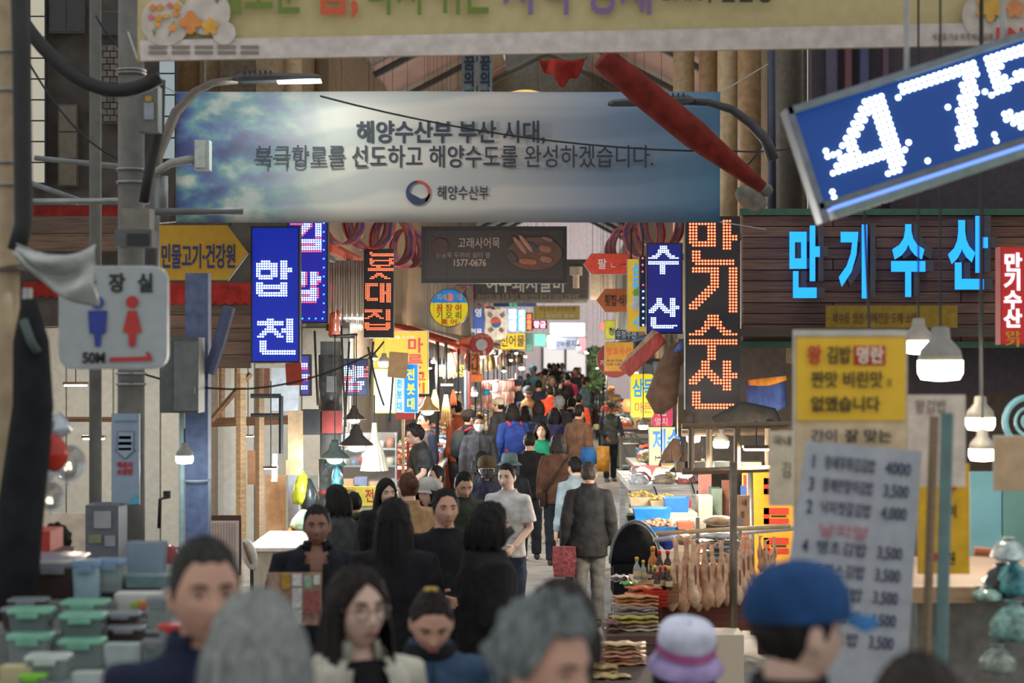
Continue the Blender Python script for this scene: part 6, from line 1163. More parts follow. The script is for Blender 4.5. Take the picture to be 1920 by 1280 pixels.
# hanging fish on a bamboo rail
rail = single('bamboo_rail', 'pale bamboo rail carrying the hung dried fish', 'rail', MB().cyl(W(1232, 1000, 15.9), W(1480, 986, 16.6), .018, n=10), M((206, 176, 130), .5, kind='bamboo'), smooth=True)
single('bamboo_rail', 'second white pipe rail behind the bamboo rail', 'rail', MB().cyl(W(1226, 1012, 17.2), W(1490, 990, 17.6), .02, n=10), M((190, 190, 186), .5, kind='pipe'), smooth=True)
FISH = [M(c, .5, noise=.25, nscale=16, kind='fish') for c in ((226, 182, 146), (212, 164, 130), (232, 194, 160))]
def dried_fish(px, y0, y1, Y, k, lab, rz=0):
    p0, p1 = W(px, y0, Y), W(px + (k % 3 - 1) * 3, y1, Y); L = p0.z - p1.z; r = L * .13
    t = thing('dried_fish', lab, 'fish', tuple(p0), 'dried fish on the bamboo rail')
    # tail at the top, split belly, head at the bottom
    rs = []
    for f, w, d in ((0, .15, .1), (.06, .30, .12), (.14, .22, .2), (.26, .30, .35), (.42, .72, .6), (.58, .78, .75), (.70, .62, .7), (.78, .80, .85), (.86, .85, .8), (.93, .55, .5), (1, .18, .2)):
        c = p0.lerp(p1, f) + Vector((math.sin(f * 5 + k) * r * .18, 0, 0))
        rs.append([(c.x + r * w * math.cos(a) * (1.0 if math.sin(a) < .5 else .7), c.y + r * d * math.sin(a), c.z) for a in [i * math.pi / 6 for i in range(12)]])
    MB().rings(rs).build('body', FISH[k % 3], t, True)
    c = p0.lerp(p1, .5); MB().ell((c.x + r * .25, c.y - r * .55, c.z), (r * .16, r * .2, L * .17), 8, 6).build('belly_slit', M((150, 92, 70), .6, kind='fish'), t, True)
    c = p0.lerp(p1, .05); MB().prism([(c.x, c.z - L * .03), (c.x - r * .7, c.z + L * .08), (c.x - r * .2, c.z + L * .05), (c.x + r * .2, c.z + L * .05), (c.x + r * .7, c.z + L * .08)][::-1], c.y - .006, c.y + .006).build('tail_fin', FISH[1], t)
    c = p0.lerp(p1, .88); MB().ell((c.x - r * .6, c.y - r * .4, c.z), (r * .10, r * .08, r * .10), 6, 5).build('eye', DARK, t, True)
order = ['first from the bottles', 'second from the bottles', 'third from the bottles', 'fourth from the bottles', 'fifth from the bottles', 'sixth from the bottles', 'seventh from the bottles', 'just before the steel upright', 'behind the steel upright', 'just past the steel upright']
for k, (px, y0, y1) in enumerate(((1266, 1010, 1146), (1284, 1006, 1152), (1298, 1012, 1140), (1310, 1020, 1146), (1324, 1014, 1144), (1336, 1020, 1138), (1352, 1012, 1138), (1364, 1036, 1136), (1382, 1030, 1134), (1392, 1006, 1120))): dried_fish(px, y0, y1, 15.9 + .05 * (k % 2) + k * .03, k, 'pale dried fish hung by its tail, ' + order[k])
for k, (px, y0, y1) in enumerate(((1398, 1008, 1100), (1410, 1010, 1090), (1426, 1004, 1072), (1436, 1012, 1080), (1452, 1006, 1066))): dried_fish(px, y0, y1, 16.9, k + 2, 'dried fish in the back row before the yellow panel, %s' % ('nearest the upright', 'second', 'third', 'fourth', 'last')[k])
# bottles and basket
def bottle(px, py, Y, h_, lab, glass, cap, fat=.16):
    p = W(px, py, Y); H_ = m_(h_, Y); r = H_ * fat; t = thing('sauce_bottle', lab, 'bottle', tuple(p), 'bottles beside the dried fish')
    MB().lathe(p, [(r * .9, 0), (r, H_ * .03), (r, H_ * .48), (r * .75, H_ * .6), (r * .4, H_ * .7), (r * .38, H_ * .86)], 14).build('glass', glass, t, True)
    MB().lathe(p + Vector((0, 0, H_ * .84)), [(r * .5, 0), (r * .52, H_ * .14), (r * .3, H_ * .16)], 12).build('cap', cap, t, True)
    MB().lathe(p + Vector((0, 0, H_ * .16)), [(r * 1.02, 0), (r * 1.02, H_ * .24)], 14, cap=False).build('label_band', M((206, 190, 150), .6, noise=.2, nscale=40, kind='print'), t, True)
AMB = M((70, 36, 22), .15, noise=.1, kind='glass'); YC = M((206, 176, 50), .4, kind='plastic'); RC = M((196, 52, 42), .4, kind='plastic'); GL_ = M((150, 160, 150), .2, kind='glass')
for k, (px, py, Y, h_, g_, c_, lb) in enumerate(((1194, 1086, 15.9, 42, GL_, YC, 'clear bottle with yellow cap at the outer corner'), (1206, 1086, 15.95, 36, GL_, YC, 'clear bottle with yellow cap next to the corner one'), (1224, 1080, 16.4, 56, M((196, 116, 40), .3, noise=.1, kind='plastic'), M((220, 140, 50), .4, kind='plastic'), 'large orange jug bottle at the back'), (1236, 1079, 16.3, 48, AMB, RC, 'dark bottle with red cap behind'), (1252, 1079, 16.3, 48, AMB, RC, 'dark bottle with red cap closest to the fish'), (1228, 1102, 15.8, 42, AMB, YC, 'amber bottle with yellow cap in the red basket'), (1238, 1104, 15.75, 44, AMB, RC, 'amber bottle with red cap at the basket middle'), (1248, 1102, 15.8, 42, AMB, RC, 'amber bottle with red cap at the basket rear'), (1254, 1106, 15.72, 44, AMB, YC, 'amber bottle with yellow cap at the basket end'), (1232, 1110, 15.7, 40, AMB, RC, 'front amber bottle with red cap in the basket'), (1210, 1090, 16.1, 26, GL_, M((60, 60, 60), .4, kind='plastic'), 'short clear bottle with dark cap'), (1220, 1088, 16.1, 30, AMB, M((60, 60, 60), .4, kind='plastic'), 'small dark bottle beside the orange jug'))): bottle(px, py, Y, h_, lb, g_, c_)
single('wooden_crate', 'low wooden crate under the sauce bottles', 'crate', MB().box((W(1224, 0, 16.2).x, 16.15, .635), (.34, .7, .14)), M((150, 112, 78), .7, noise=.2, kind='wood'))
t = thing('plastic_basket', 'red plastic basket holding the amber bottles', 'basket', tuple(W(1232, 1138, 15.6)))
p = W(1230, 1138, 15.6); ww, hh = m_(48, 15.6), m_(32, 15.6)
o = MB().rings([[(p.x + sx * ww / 2 * q, p.y + .12 + sy * .13 * q, p.z + hh * f) for sx, sy in ((-1, -1), (1, -1), (1, 1), (-1, 1))] for f, q in ((0, .82), (1, 1), (1, .94), (.08, .76))], cap=True).build('tub', M((190, 50, 36), .4, kind='plastic'), t)
for k in range(3): MB().box((p.x, p.y - .012 - .003 * k, p.z + hh * (.3 + .22 * k)), (ww * (.88 + .04 * k), .008, .01)).build('rib', M((170, 40, 30), .4, kind='plastic'), t)
def pack(px, py, Y, w, h_, lab, col, n=5, spread=.1, nm='dried_squid_pack', rz=0.0):
    p = W(px, py, Y); ww, hh = m_(w, Y), m_(h_, Y); t = thing(nm, lab, 'pack', tuple(p), 'dried goods on the low table')
    for k in range(n):
        z = p.z + hh * (k + .5) / n; b = MB(); rs = []
        for i in range(9):
            f = i / 8; x = p.x - ww / 2 + ww * f; q = (.3 + .7 * math.sin(min(1, f * 1.35) * math.pi * .8)) if f < .8 else .75 - (f - .8)
            wob = .006 * math.sin(i * 2 + k)
            rs.append([(x, p.y + .1 + (.10 * q) * math.cos(a) + .02 * math.sin(k * 2), z + wob + hh / n * .5 * q * math.sin(a)) for a in [j * math.pi / 4 for j in range(8)]])
        b.rings(rs); c = tuple(min(255, max(0, v + R.randint(-14, 14))) for v in col); b.build('layer', M(c, .45, noise=.25, nscale=20, kind='dried'), t, True)
for a in ((1208, 1120, 15.6, 70, 20, 'orange pack of dried pollack on the squid pile', (206, 120, 76), 2), (1192, 1138, 15.5, 88, 22, 'peach coloured dried squid pile', (216, 160, 120), 3), (1190, 1156, 15.4, 90, 18, 'grey wrapped dried anchovy packs', (150, 130, 124), 2), (1190, 1172, 15.3, 92, 16, 'yellow green wrapped seaweed packs', (170, 160, 96), 2), (1200, 1186, 15.3, 90, 14, 'pale silver dried fish packs', (206, 190, 160), 2), (1168, 1250, 13.6, 90, 44, 'bundle of flattened dried squid with pale tips', (206, 166, 130), 6), (1162, 1092, 16, 36, 12, 'thin white dried strips by the black jacketed man', (206, 190, 180), 3), (1180, 1100, 15.8, 34, 8, 'flat green wrapped pack', (60, 170, 60), 1), (1120, 1268, 13.2, 80, 18, 'tan wrapped fish pack at the bottom of the table', (176, 136, 90), 2), (1140, 1284, 13.0, 90, 16, 'yellow wrapped fish pack lowest at the table', (180, 150, 100), 2), (1150, 1186, 15.2, 30, 20, 'small dark net of shells', (110, 80, 70), 2), (1210, 1204, 15.2, 50, 14, 'clear bag of mixed dried shrimp', (190, 160, 120), 3)): pack(*a)
table(1060, 1300, 1286, 12.8, 1.3, 'lowest crate table nearest the visor hat', (70, 56, 52))
single('twig_rack', 'white ribbed crate under the fish table', 'crate', MB().box(*pbox(1330, 1190, 1395, 1304, 15.0, .4)), M((206, 190, 170), .6, noise=.2, nscale=40, kind='stripe'))
# blue trays, cartons, wrapped seafood on back tables
def tray(px, py, Y, w, h_, d, lab, col, fill=None, group='trays on the right tables', hump=.05):
    p = W(px, py, Y); ww, hh = m_(w, Y), m_(h_, Y); t = thing('seafood_tray', lab, 'tray', tuple(p), group)
    o = MB().rings([[(p.x + sx * ww / 2 * q, p.y + d / 2 + sy * d / 2 * q, p.z + hh * f) for sx, sy in ((-1, -1), (1, -1), (1, 1), (-1, 1))] for f, q in ((0, .9), (1, 1), (1, .95), (.2, .88))]).build('tray_body', M(col, .45, kind='plastic'), t)
    if fill:
        b = MB(); rq = random.Random(int(px + py))
        for _ in range(60):
            u, v = rq.uniform(-.9, .9), rq.uniform(-.9, .9); s_ = ww * rq.uniform(.05, .08)
            b.ell((p.x + u * ww / 2, p.y + d / 2 + v * d / 2, p.z + hh + hump * (1 - max(abs(u), abs(v)))), (s_, s_ * .8, s_ * .5), 6, 4, (rq.uniform(-.5, .5), rq.uniform(-.5, .5), rq.uniform(0, 3)))
        tag(b.build('contents', M(fill, .45, noise=.35, nscale=30, kind='food'), t, True), kind='stuff')
    return t
for z_, ya, yb in ((.922, 18.95, 19.5), (.952, 19.5, 20.2)): single('table_riser', 'pale board riser on the middle table, %s step' % ('lower' if ya < 19 else 'upper'), 'riser', MB().box(((W(1190, 0, 19).x + W(1318, 0, 19).x) / 2, (ya + yb) / 2, (z_ + .845) / 2), (m_(126, 19), yb - ya, z_ - .845)), M((190, 176, 156), .7, kind='wood'))
tray(1238, 998, 18.7, 100, 10, .5, 'low blue tray of brown shellfish', (30, 110, 190), (170, 120, 90)); tray(1224, 976, 19.0, 70, 22, .3, 'bright blue open carton on the middle table', (28, 130, 210)); tray(1270, 960, 19.6, 46, 26, .3, 'second bright blue carton behind', (26, 110, 200)); tray(1250, 952, 20.0, 60, 14, .4, 'pale polystyrene tray of yellow dried fish', (206, 190, 160), (222, 190, 110)); tray(1206, 948, 20.2, 50, 16, .4, 'polystyrene tray of yellow fish cakes', (206, 186, 156), (222, 184, 96)); tray(1196, 978, 19.2, 40, 12, .3, 'dark green mesh crate beside the blue carton', (44, 60, 50))
tray(1282, 955, 20.4, 30, 18, .3, 'coral red plastic bucket behind the cartons', (214, 84, 72)); tray(1286, 992, 18.5, 30, 14, .2, 'coral red scoop tub over the shellfish', (206, 90, 70)); tray(1222, 890, 23.4, 34, 18, .3, 'bright red tub on the back table', (196, 52, 44)); tray(1310, 990, 18.6, 30, 14, .25, 'clear rimmed steel pan on the middle table', (150, 144, 130))
for k in range(18):
    i, j = k % 3, k // 3; px = 1198 + i * 44 + (j % 2) * 6; Y = 21.8 + j * .42; py = 665 + (2.4 - 1.088) * 4000 / Y
    p = W(px, py, Y); rq = random.Random(k); c = ((222, 222, 224), (214, 180, 160), (196, 206, 214), (226, 206, 150), (200, 120, 110), (190, 170, 150))[(k * 5 + j) % 6]
    b = MB(); b.rings([[(p.x + .11 * q * math.cos(a) * rq.uniform(.8, 1.1), p.y + .17 * q * math.sin(a) * rq.uniform(.8, 1.15), p.z + .09 * f) for a in [n_ * math.pi / 6 for n_ in range(12)]] for f, q in ((0, .9), (.35, 1), (.8, .8), (1.1, .3))])
    single('seafood_bag', '%s film bag of seafood on the back table, %s row, %s' % (('white', 'peach', 'blue grey', 'yellow', 'red', 'tan')[(k * 5 + j) % 6], ('front', 'second', 'third', 'fourth', 'fifth', 'rear')[j], ('lane side', 'middle', 'wall side')[i]), 'bag', b, M(c, .2, noise=.3, nscale=26, bump=.3, kind='wrap'), 'film bags on the back table', True)
t = thing('baby_stroller', 'black stroller with a rounded hood beside the man in the black jacket', 'stroller', (W(1188, 0, 17.9).x, 17.9, 0)); p = W(1188, 1050, 17.9)
MB().rings([[(p.x + .20 * math.cos(a), p.y + (f - .5) * .5, p.z + .34 * q * max(0, math.sin(a)) - .02) for a in [n_ * math.pi / 12 for n_ in range(13)]] for f, q in ((0, 1), (.3, 1.04), (.7, .9), (1, .5))], cap=True).build('hood', cloth((30, 30, 32)), t, True)
MB().tube([(p.x + .21 * math.cos(a), p.y - .26, p.z + .35 * math.sin(a)) for a in [n_ * math.pi / 16 for n_ in range(17)]], .012, 6).build('hood_rim', M((110, 116, 130), .5, kind='rim'), t, True)
MB().box((p.x, p.y, p.z - .14), (.36, .55, .26)).build('seat', cloth((28, 28, 30)), t)
for sx in (-.18, .18):
    for sy in (-.25, .25): MB().cyl((p.x + sx - .02, p.y + sy, .1), (p.x + sx + .02, p.y + sy, .1), .1, n=16).build('wheel', BLACK, t, True); MB().cyl((p.x + sx, p.y + sy, .1), (p.x + sx * .9, p.y, p.z - .2), .012, n=6).build('frame_tube', STEEL, t)
t = thing('shopping_bag', 'red patterned shopping bag held beside the man in the black jacket', 'bag', tuple(W(1056, 1080, 18.7))); p = W(1058, 1080, 18.7)
MB().rings([[(p.x + sx * .10 * q, p.y + sy * .06 * q, p.z + .26 * f) for sx, sy in ((-1, -1), (1, -1), (1, 1), (-1, 1))] for f, q in ((0, .9), (.5, 1.05), (1, 1))]).build('sack', M((130, 60, 66), .7, noise=.4, nscale=40, kind='print'), t)
MB().torus((p.x, p.y, p.z + .26), .06, .006, (0, 1, 0), 12, 5, (0, math.pi)).build('handle', M((120, 50, 54), .6, kind='strap'), t)
for a, b_, lb in (((1226, 912), (1236, 950), 'thin black lamp arm over the front trays'), ((1290, 898), (1302, 924), 'thin black lamp arm over the rear trays')): single('goose_neck', lb, 'lamp', MB().tube(sag(W(*a, 21.5), W(*b_, 21.2), -.03), .008, 6), BLACK)
b = MB(); p = W(1252, 1014, 17.9); rq = random.Random(3); b.rings([[(p.x + .09 * q * math.cos(a) * rq.uniform(.7, 1.2), p.y + .06 * q * math.sin(a), p.z + .09 * f) for a in [i * math.pi / 6 for i in range(12)]] for f, q in ((-.8, .3), (-.3, .9), (0, 1), (.6, .8), (.9, .3))])
single('blue_glove', 'crumpled blue rubber glove on the white rail', 'glove', b, M((40, 70, 190), .4, kind='rubber'), smooth=True)
for k, (x0, y0, x1, y1, c, lb) in enumerate(((1318, 966, 1380, 986, (206, 170, 130), 'tan bundle of dried strips on the rail'), (1312, 996, 1384, 1012, (206, 210, 214), 'stack of clear packs behind the fish, upper'), (1314, 1014, 1384, 1032, (170, 190, 200), 'stack of clear packs behind the fish, middle'), (1316, 1034, 1386, 1056, (176, 184, 176), 'stack of clear packs behind the fish, lower'), (1262, 1000, 1300, 1022, (196, 170, 130), 'beige bundle between the fish and the bottles'))):
    single('wrapped_bundle', lb, 'bundle', MB().ell(W((x0 + x1) / 2, (y0 + y1) / 2, 17.0), (m_(x1 - x0, 17) / 2, .12, m_(y1 - y0, 17) / 2), 14, 8), M(c, .3, noise=.25, nscale=16, kind='wrap'), smooth=True)
t = thing('pack_shelf', 'steel shelf carrying the clear packs behind the fish', 'shelf', (W(1350, 0, 17).x, 17, 0)); a, b_ = W(1310, 0, 17).x, W(1390, 0, 17).x
for y in (1013, 1033, 1058): MB().box(((a + b_) / 2, 17, W(0, y, 17).z - .006), (b_ - a, .26, .012)).build('board', STEEL, t)
for x in (a, b_): MB().box((x, 17.1, .55), (.03, .03, 1.1)).build('leg', STEEL, t)
# ------------------------------------------------------------------ left counter with glass, tassel, greens
t = thing('glass_counter', 'glass sided food counter under the big bell lamp', 'counter', (W(690, 0, 22.8).x, 22.8, 0)); z = W(0, 925, 22.4).z
a, b_ = W(636, 0, 22.4).x, W(745, 0, 22.4).x
MB().box(((a + b_) / 2, 22.9, z / 2), (b_ - a, 1.0, z)).build('body', M((196, 186, 160), .6, kind='panel'), t)
MB().box(*pbox(640, 912, 705, 948, 22.3, .05)).build('yellow_front', M((222, 206, 70), .6, 0, .1, kind='face'), t); text(t, '전', 693, 929, 18, 24, 22.28, RED, .02); text(t, '집', 660, 927, 18, 22, 22.28, M((214, 150, 130), .6, noise=0, kind='ink'), .02)
MB().box(*pbox(617, 812, 742, 925, 22.5, .012)).build('glass_front', M((230, 240, 240), .05, trans=.9, noise=0, alpha=.25, kind='clear'), t)
for x in (617, 742): MB().box(*pbox(x - 1.5, 812, x + 1.5, 925, 22.48, .04)).build('glass_post', STEEL, t)
for k, (x, w, h_, c) in enumerate(((652, 20, 26, (206, 150, 110)), (676, 24, 30, (120, 124, 150)), (704, 26, 22, (190, 150, 120)), (728, 22, 26, (170, 170, 180)), (664, 18, 16, (214, 190, 120)), (716, 18, 14, (150, 150, 160)))): MB().box(*pbox(x - w / 2, 925 - h_, x + w / 2, 925, 22.8 + .08 * (k % 3), .2)).build('pot', M(c, .5, .2, kind='pot'), t)
MB().box(*pbox(617, 810, 745, 925, 23.6, .02)).build('backing', M((150, 132, 120), .7, kind='panel'), t)
for y_ in (840, 872): MB().box(*pbox(640, y_, 742, y_ + 3, 23.3, .3)).build('shelf', STEEL, t)
for k in range(12):
    x = 646 + (k % 6) * 17; yb = 840 if k < 6 else 872; h_ = 10 + (k * 7) % 12; MB().cyl(W(x, yb, 23.4), W(x, yb - h_, 23.4), m_(5 + k % 3, 23.4), n=12).build('jar', M(((190, 120, 90), (206, 190, 160), (120, 130, 150), (170, 60, 50), (216, 206, 190))[k % 5], .4, kind='pot'), t, True)
t = thing('paper_tassel', 'white pleated tassel hanging under the bell lamps', 'tassel', tuple(W(702, 882, 21.2))); p = W(702, 882, 21.2)
MB().rings([[(p.x + m_(r_, 21.2) * math.cos(a) * (1 + .08 * (i % 2)), p.y + m_(r_, 21.2) * math.sin(a) * (1 + .08 * (i % 2)), p.z + m_(y, 21.2)) for i, a in enumerate([j * math.pi / 20 for j in range(40)])] for r_, y in ((25, 0), (20, 22), (13, 46), (6, 62), (4, 90))]).build('pleats', M((226, 216, 190), .8, kind='paper'), t)
MB().cyl((p.x, p.y, p.z + .45), (p.x, p.y, p.z + .75), .008, n=5).build('string', CABLE, t)
t = thing('grill_stand', 'red lit grill counter beyond the glass counter', 'counter', (W(775, 0, 26).x, 26, 0)); a, b_ = W(738, 0, 25.6).x, W(812, 0, 25.6).x; z = W(0, 880, 25.6).z
MB().box(((a + b_) / 2, 26.2, z / 2), (b_ - a, 1.2, z)).build('body', M((160, 60, 54), .6, kind='panel'), t)
for k in range(4): MB().cyl(W(740, 838 + k * 11, 25.9), W(792, 834 + k * 13, 25.9), .012, n=6).build('rack_bar', M((196, 90, 84), .4, .3, kind='rack'), t)
MB().cyl(W(742, 842, 25.85), W(790, 880, 25.85), .014, n=6).build('brace', M((170, 60, 54), .5, kind='rack'), t)
t = thing('white_counter', 'white topped food counter at the left corner', 'counter', (W(530, 0, 19).x, 19, 0)); a, b_ = W(470, 0, 18.2).x, W(622, 0, 18.2).x; z = W(0, 1032, 18.2).z
MB().box(((a + b_) / 2, 19.0, z / 2), (b_ - a, 1.7, z)).build('body', M((206, 190, 170), .7, kind='panel'), t); MB().box(((a + b_) / 2, 19.0, z + .015), (b_ - a + .06, 1.76, .03)).build('worktop', M((228, 220, 206), .5, kind='panel'), t)
for k, (px, py, w, h_, c, lb) in enumerate(((512, 1030, 50, 14, (222, 214, 196), 'crumpled cream cloth on the white counter'), (562, 1014, 36, 14, (196, 196, 200), 'heap of grey foil packs on the white counter'), (545, 1002, 16, 14, (206, 90, 40), 'small orange box on the white counter'), (590, 1000, 40, 10, (170, 40, 50), 'red cloth beside the foil packs'), (570, 985, 50, 30, (170, 200, 170), 'clear bag of greens on the counter'), (586, 976, 20, 12, (60, 160, 100), 'green net bag by the pole'), (566, 930, 40, 50, (196, 200, 50), 'yellow plastic bag hung at the pole'), (580, 944, 34, 50, (40, 44, 46), 'black plastic bag hung at the pole'), (632, 905, 26, 34, (60, 110, 120), 'shiny teal foil bag right of the pole'))):
    p = W(px, py, 20.0 if k < 6 else 21.0); ww, hh = m_(w, 20), m_(h_, 20); rq = random.Random(k + 40)
    b = MB(); b.rings([[(p.x + ww / 2 * q * math.cos(a) * rq.uniform(.75, 1.15), p.y + .14 * q * math.sin(a) * rq.uniform(.8, 1.2), p.z + hh * f) for a in [i * math.pi / 7 for i in range(14)]] for f, q in ((-.3, .8), (0, 1), (.4, .9), (.8, .5), (1, .15))])
    single('counter_item', lb, 'bag' if 'bag' in lb else 'goods', b, M(c, .3 if 'bag' in lb else .7, noise=.3, nscale=20, kind='soft'), smooth=True)
t = thing('cone_lampshade', 'teal metal cone lampshade beside the concrete pole', 'lampshade', tuple(W(630, 880, 21.2))); p = W(630, 872, 21.2); MB().lathe(p, [(m_(20, 21), 0), (m_(4, 21), m_(20, 21)), (m_(3, 21), m_(26, 21))], 20).build('cone', M((50, 96, 92), .35, .3, kind='shade'), t, True)
t = thing('hand_fan', 'oval wrapped fan leaning at the white counter', 'fan', tuple(W(472, 1062, 18))); MB().ell(W(468, 1040, 18), (m_(14, 18), .03, m_(32, 18)), 16, 10, (0, -.3, 0)).build('blade', M((196, 190, 184), .35, kind='plastic'), t, True); MB().ell(W(464, 1036, 17.95), (m_(4, 18), .02, m_(24, 18)), 10, 8, (0, -.35, 0)).build('stripe', M((120, 90, 60), .5, kind='paint'), t, True); MB().cyl((W(474, 0, 18).x, 18, 0), W(472, 1062, 18), .015, n=8).build('stand', DARK, t)
# ------------------------------------------------------------------ push cart
t = thing('hand_cart', 'steel hand cart pushed by the man in the grey vest', 'cart', (W(1195, 0, 41).x, 41, 0))
for s_ in (0, .42):
    MB().tube([W(1150, 912, 41) + Vector((s_, 0, 0))] if False else [W(x, y, 41) + Vector((s_ * .6, s_, 0)) for x, y in ((1196, 906), (1180, 865), (1161, 820), (1160, 814), (1166, 812))], .028, 8).build('side_tube', STEEL, t, True)
MB().tube([W(1166, 812, 41), W(1188, 812, 41), W(1194, 818, 41), W(1220, 880, 41)], .028, 8).build('handle_bar', STEEL, t, True)
MB().tube([W(1164, 832, 41), W(1200, 832, 41)], .018, 6).build('cross_bar', STEEL, t)
MB().box((W(1204, 0, 41.4).x, 41.5, .22), (.75, .6, .05)).build('deck', M((120, 150, 150), .5, .3, kind='deck'), t)
for sx in (-.3, .3):
    for sy in (41.25, 41.75): MB().cyl((W(1204, 0, 41.4).x + sx, sy - .02, .09), (W(1204, 0, 41.4).x + sx, sy + .02, .09), .09, n=14).build('wheel', BLACK, t, True)
# ------------------------------------------------------------------ stalls further down the lane
GOODS = [(206, 120, 90), (222, 196, 150), (196, 200, 206), (150, 170, 90), (226, 226, 222), (206, 90, 70), (180, 150, 110), (90, 130, 170), (230, 170, 90), (130, 110, 100)]
def lane_table(side, Y0, Y1, z, lab):
    Ym = (Y0 + Y1) / 2; x = ax(Ym) + side * 1.85; t = thing('lane_stall', lab, 'stall', (x, Ym, 0), 'stall tables along the lane')
    MB().box((x, Ym, z), (1.05, Y1 - Y0, .05)).build('top', M((150, 140, 128), .7, kind='wood'), t); MB().box((x, Ym, z / 2), (.95, Y1 - Y0 - .1, z - .06)).build('skirt', M(R.choice(((110, 100, 92), (86, 96, 120), (140, 60, 50), (120, 116, 110))), .8, kind='cloth'), t)
    return x, Ym
names = {-1: 'left', 1: 'right'}; CN = ('salmon', 'cream', 'pale grey', 'green', 'white', 'red', 'tan', 'blue', 'orange', 'brown')
pos = ['first', 'second', 'third', 'fourth', 'fifth', 'sixth', 'seventh', 'eighth', 'ninth', 'tenth']
for side in (-1, 1):
    Y = 28.0 if side < 0 else 27.5; k = 0
    while Y < 92:
        if side > 0 and k == 1: Y = 45.0
        L_ = 4.2 + k * .8; z = .85; x, Ym = lane_table(side, Y, Y + L_, z, 'market stall table on the %s side of the lane, %s from the entrance' % (names[side], pos[k]))
        rows = int(L_ / .62)
        for j in range(rows):
            for i in range(2):
                yy = Y + .35 + j * .62; xx = ax(yy) + side * (1.6 + .45 * i); c = GOODS[(j * 3 + i * 5 + k) % 10]; c2 = GOODS[(j * 7 + i + k * 3 + 2) % 10]
                if j < 1 or Y < 60:
                    t = thing('goods_box', '%s box of %s goods, row %s, %s side, %s %s stall' % (CN[(j * 7 + i + k * 3 + 2) % 10], CN[(j * 3 + i * 5 + k) % 10], ('one two three four five six seven eight nine ten eleven twelve thirteen fourteen fifteen sixteen').split()[j], ('aisle', 'wall')[i], names[side], pos[k]), 'box', (xx, yy, z + .025), 'boxes of goods on the %s %s stall' % (names[side], pos[k]))
                    hh = .07 + .05 * ((i + j) % 3)
                    MB().rings([[(xx + sx * .19 * q, yy + sy * .26 * q, z + .025 + hh * f) for sx, sy in ((-1, -1), (1, -1), (1, 1), (-1, 1))] for f, q in ((0, .92), (1, 1), (1, .93), (.5, .9))]).build('box_body', M(c2, .5, kind='plastic'), t)
                    b = MB(); rq = random.Random(j * 31 + i + k)
                    for _ in range(22):
                        u, v = rq.uniform(-.85, .85), rq.uniform(-.85, .85); s_ = rq.uniform(.03, .055); b.ell((xx + u * .17, yy + v * .24, z + .03 + hh + .04 * (1 - abs(u))), (s_, s_, s_ * .7), 6, 4)
                    tag(b.build('contents', M(c, .5, noise=.3, nscale=20, kind='food'), t, True), kind='stuff')
        Y += L_ + .5; k += 1
# hanging squid / dried fish strings on the left row
for k in range(26):
    Y = 40 + (k % 13) * .55; px = 906 + (k % 13) * 4.6; py = 716 - (k % 13) * .4 + (k // 13) * 20
    p = W(px, py, Y); t = thing('hung_squid', 'pale pink squid hung over the left stalls, %s row, number %s from the red post' % ('upper' if k < 13 else 'lower', 'one two three four five six seven eight nine ten eleven twelve thirteen'.split()[k % 13]), 'squid', tuple(p), 'hung squid, %s row' % ('upper' if k < 13 else 'lower'))
    MB().rings([[(p.x + .045 * q * math.cos(a), p.y + .03 * q * math.sin(a), p.z - .34 * f) for a in [i * math.pi / 4 for i in range(8)]] for f, q in ((0, .2), (.15, .9), (.45, 1), (.6, .5), (.8, .6), (1, .2))]).build('mantle', M((222, 176, 166) if k % 3 else (206, 130, 126), .4, noise=.2, kind='squid'), t, True)
t = thing('drying_rack', 'steel rack with two rails carrying the hung squid', 'rack', (W(930, 0, 43).x, 43, 0))
for dy in (0, 20): MB().cyl(W(902, 716 + dy, 39.6), W(966, 711 + dy, 47), .012, n=6).build('rail', STEEL, t)
for px_, Y_ in ((902, 39.6), (966, 47)): MB().cyl((W(px_, 0, Y_).x, Y_, 0), W(px_, 700, Y_), .015, n=6).build('post', STEEL, t)
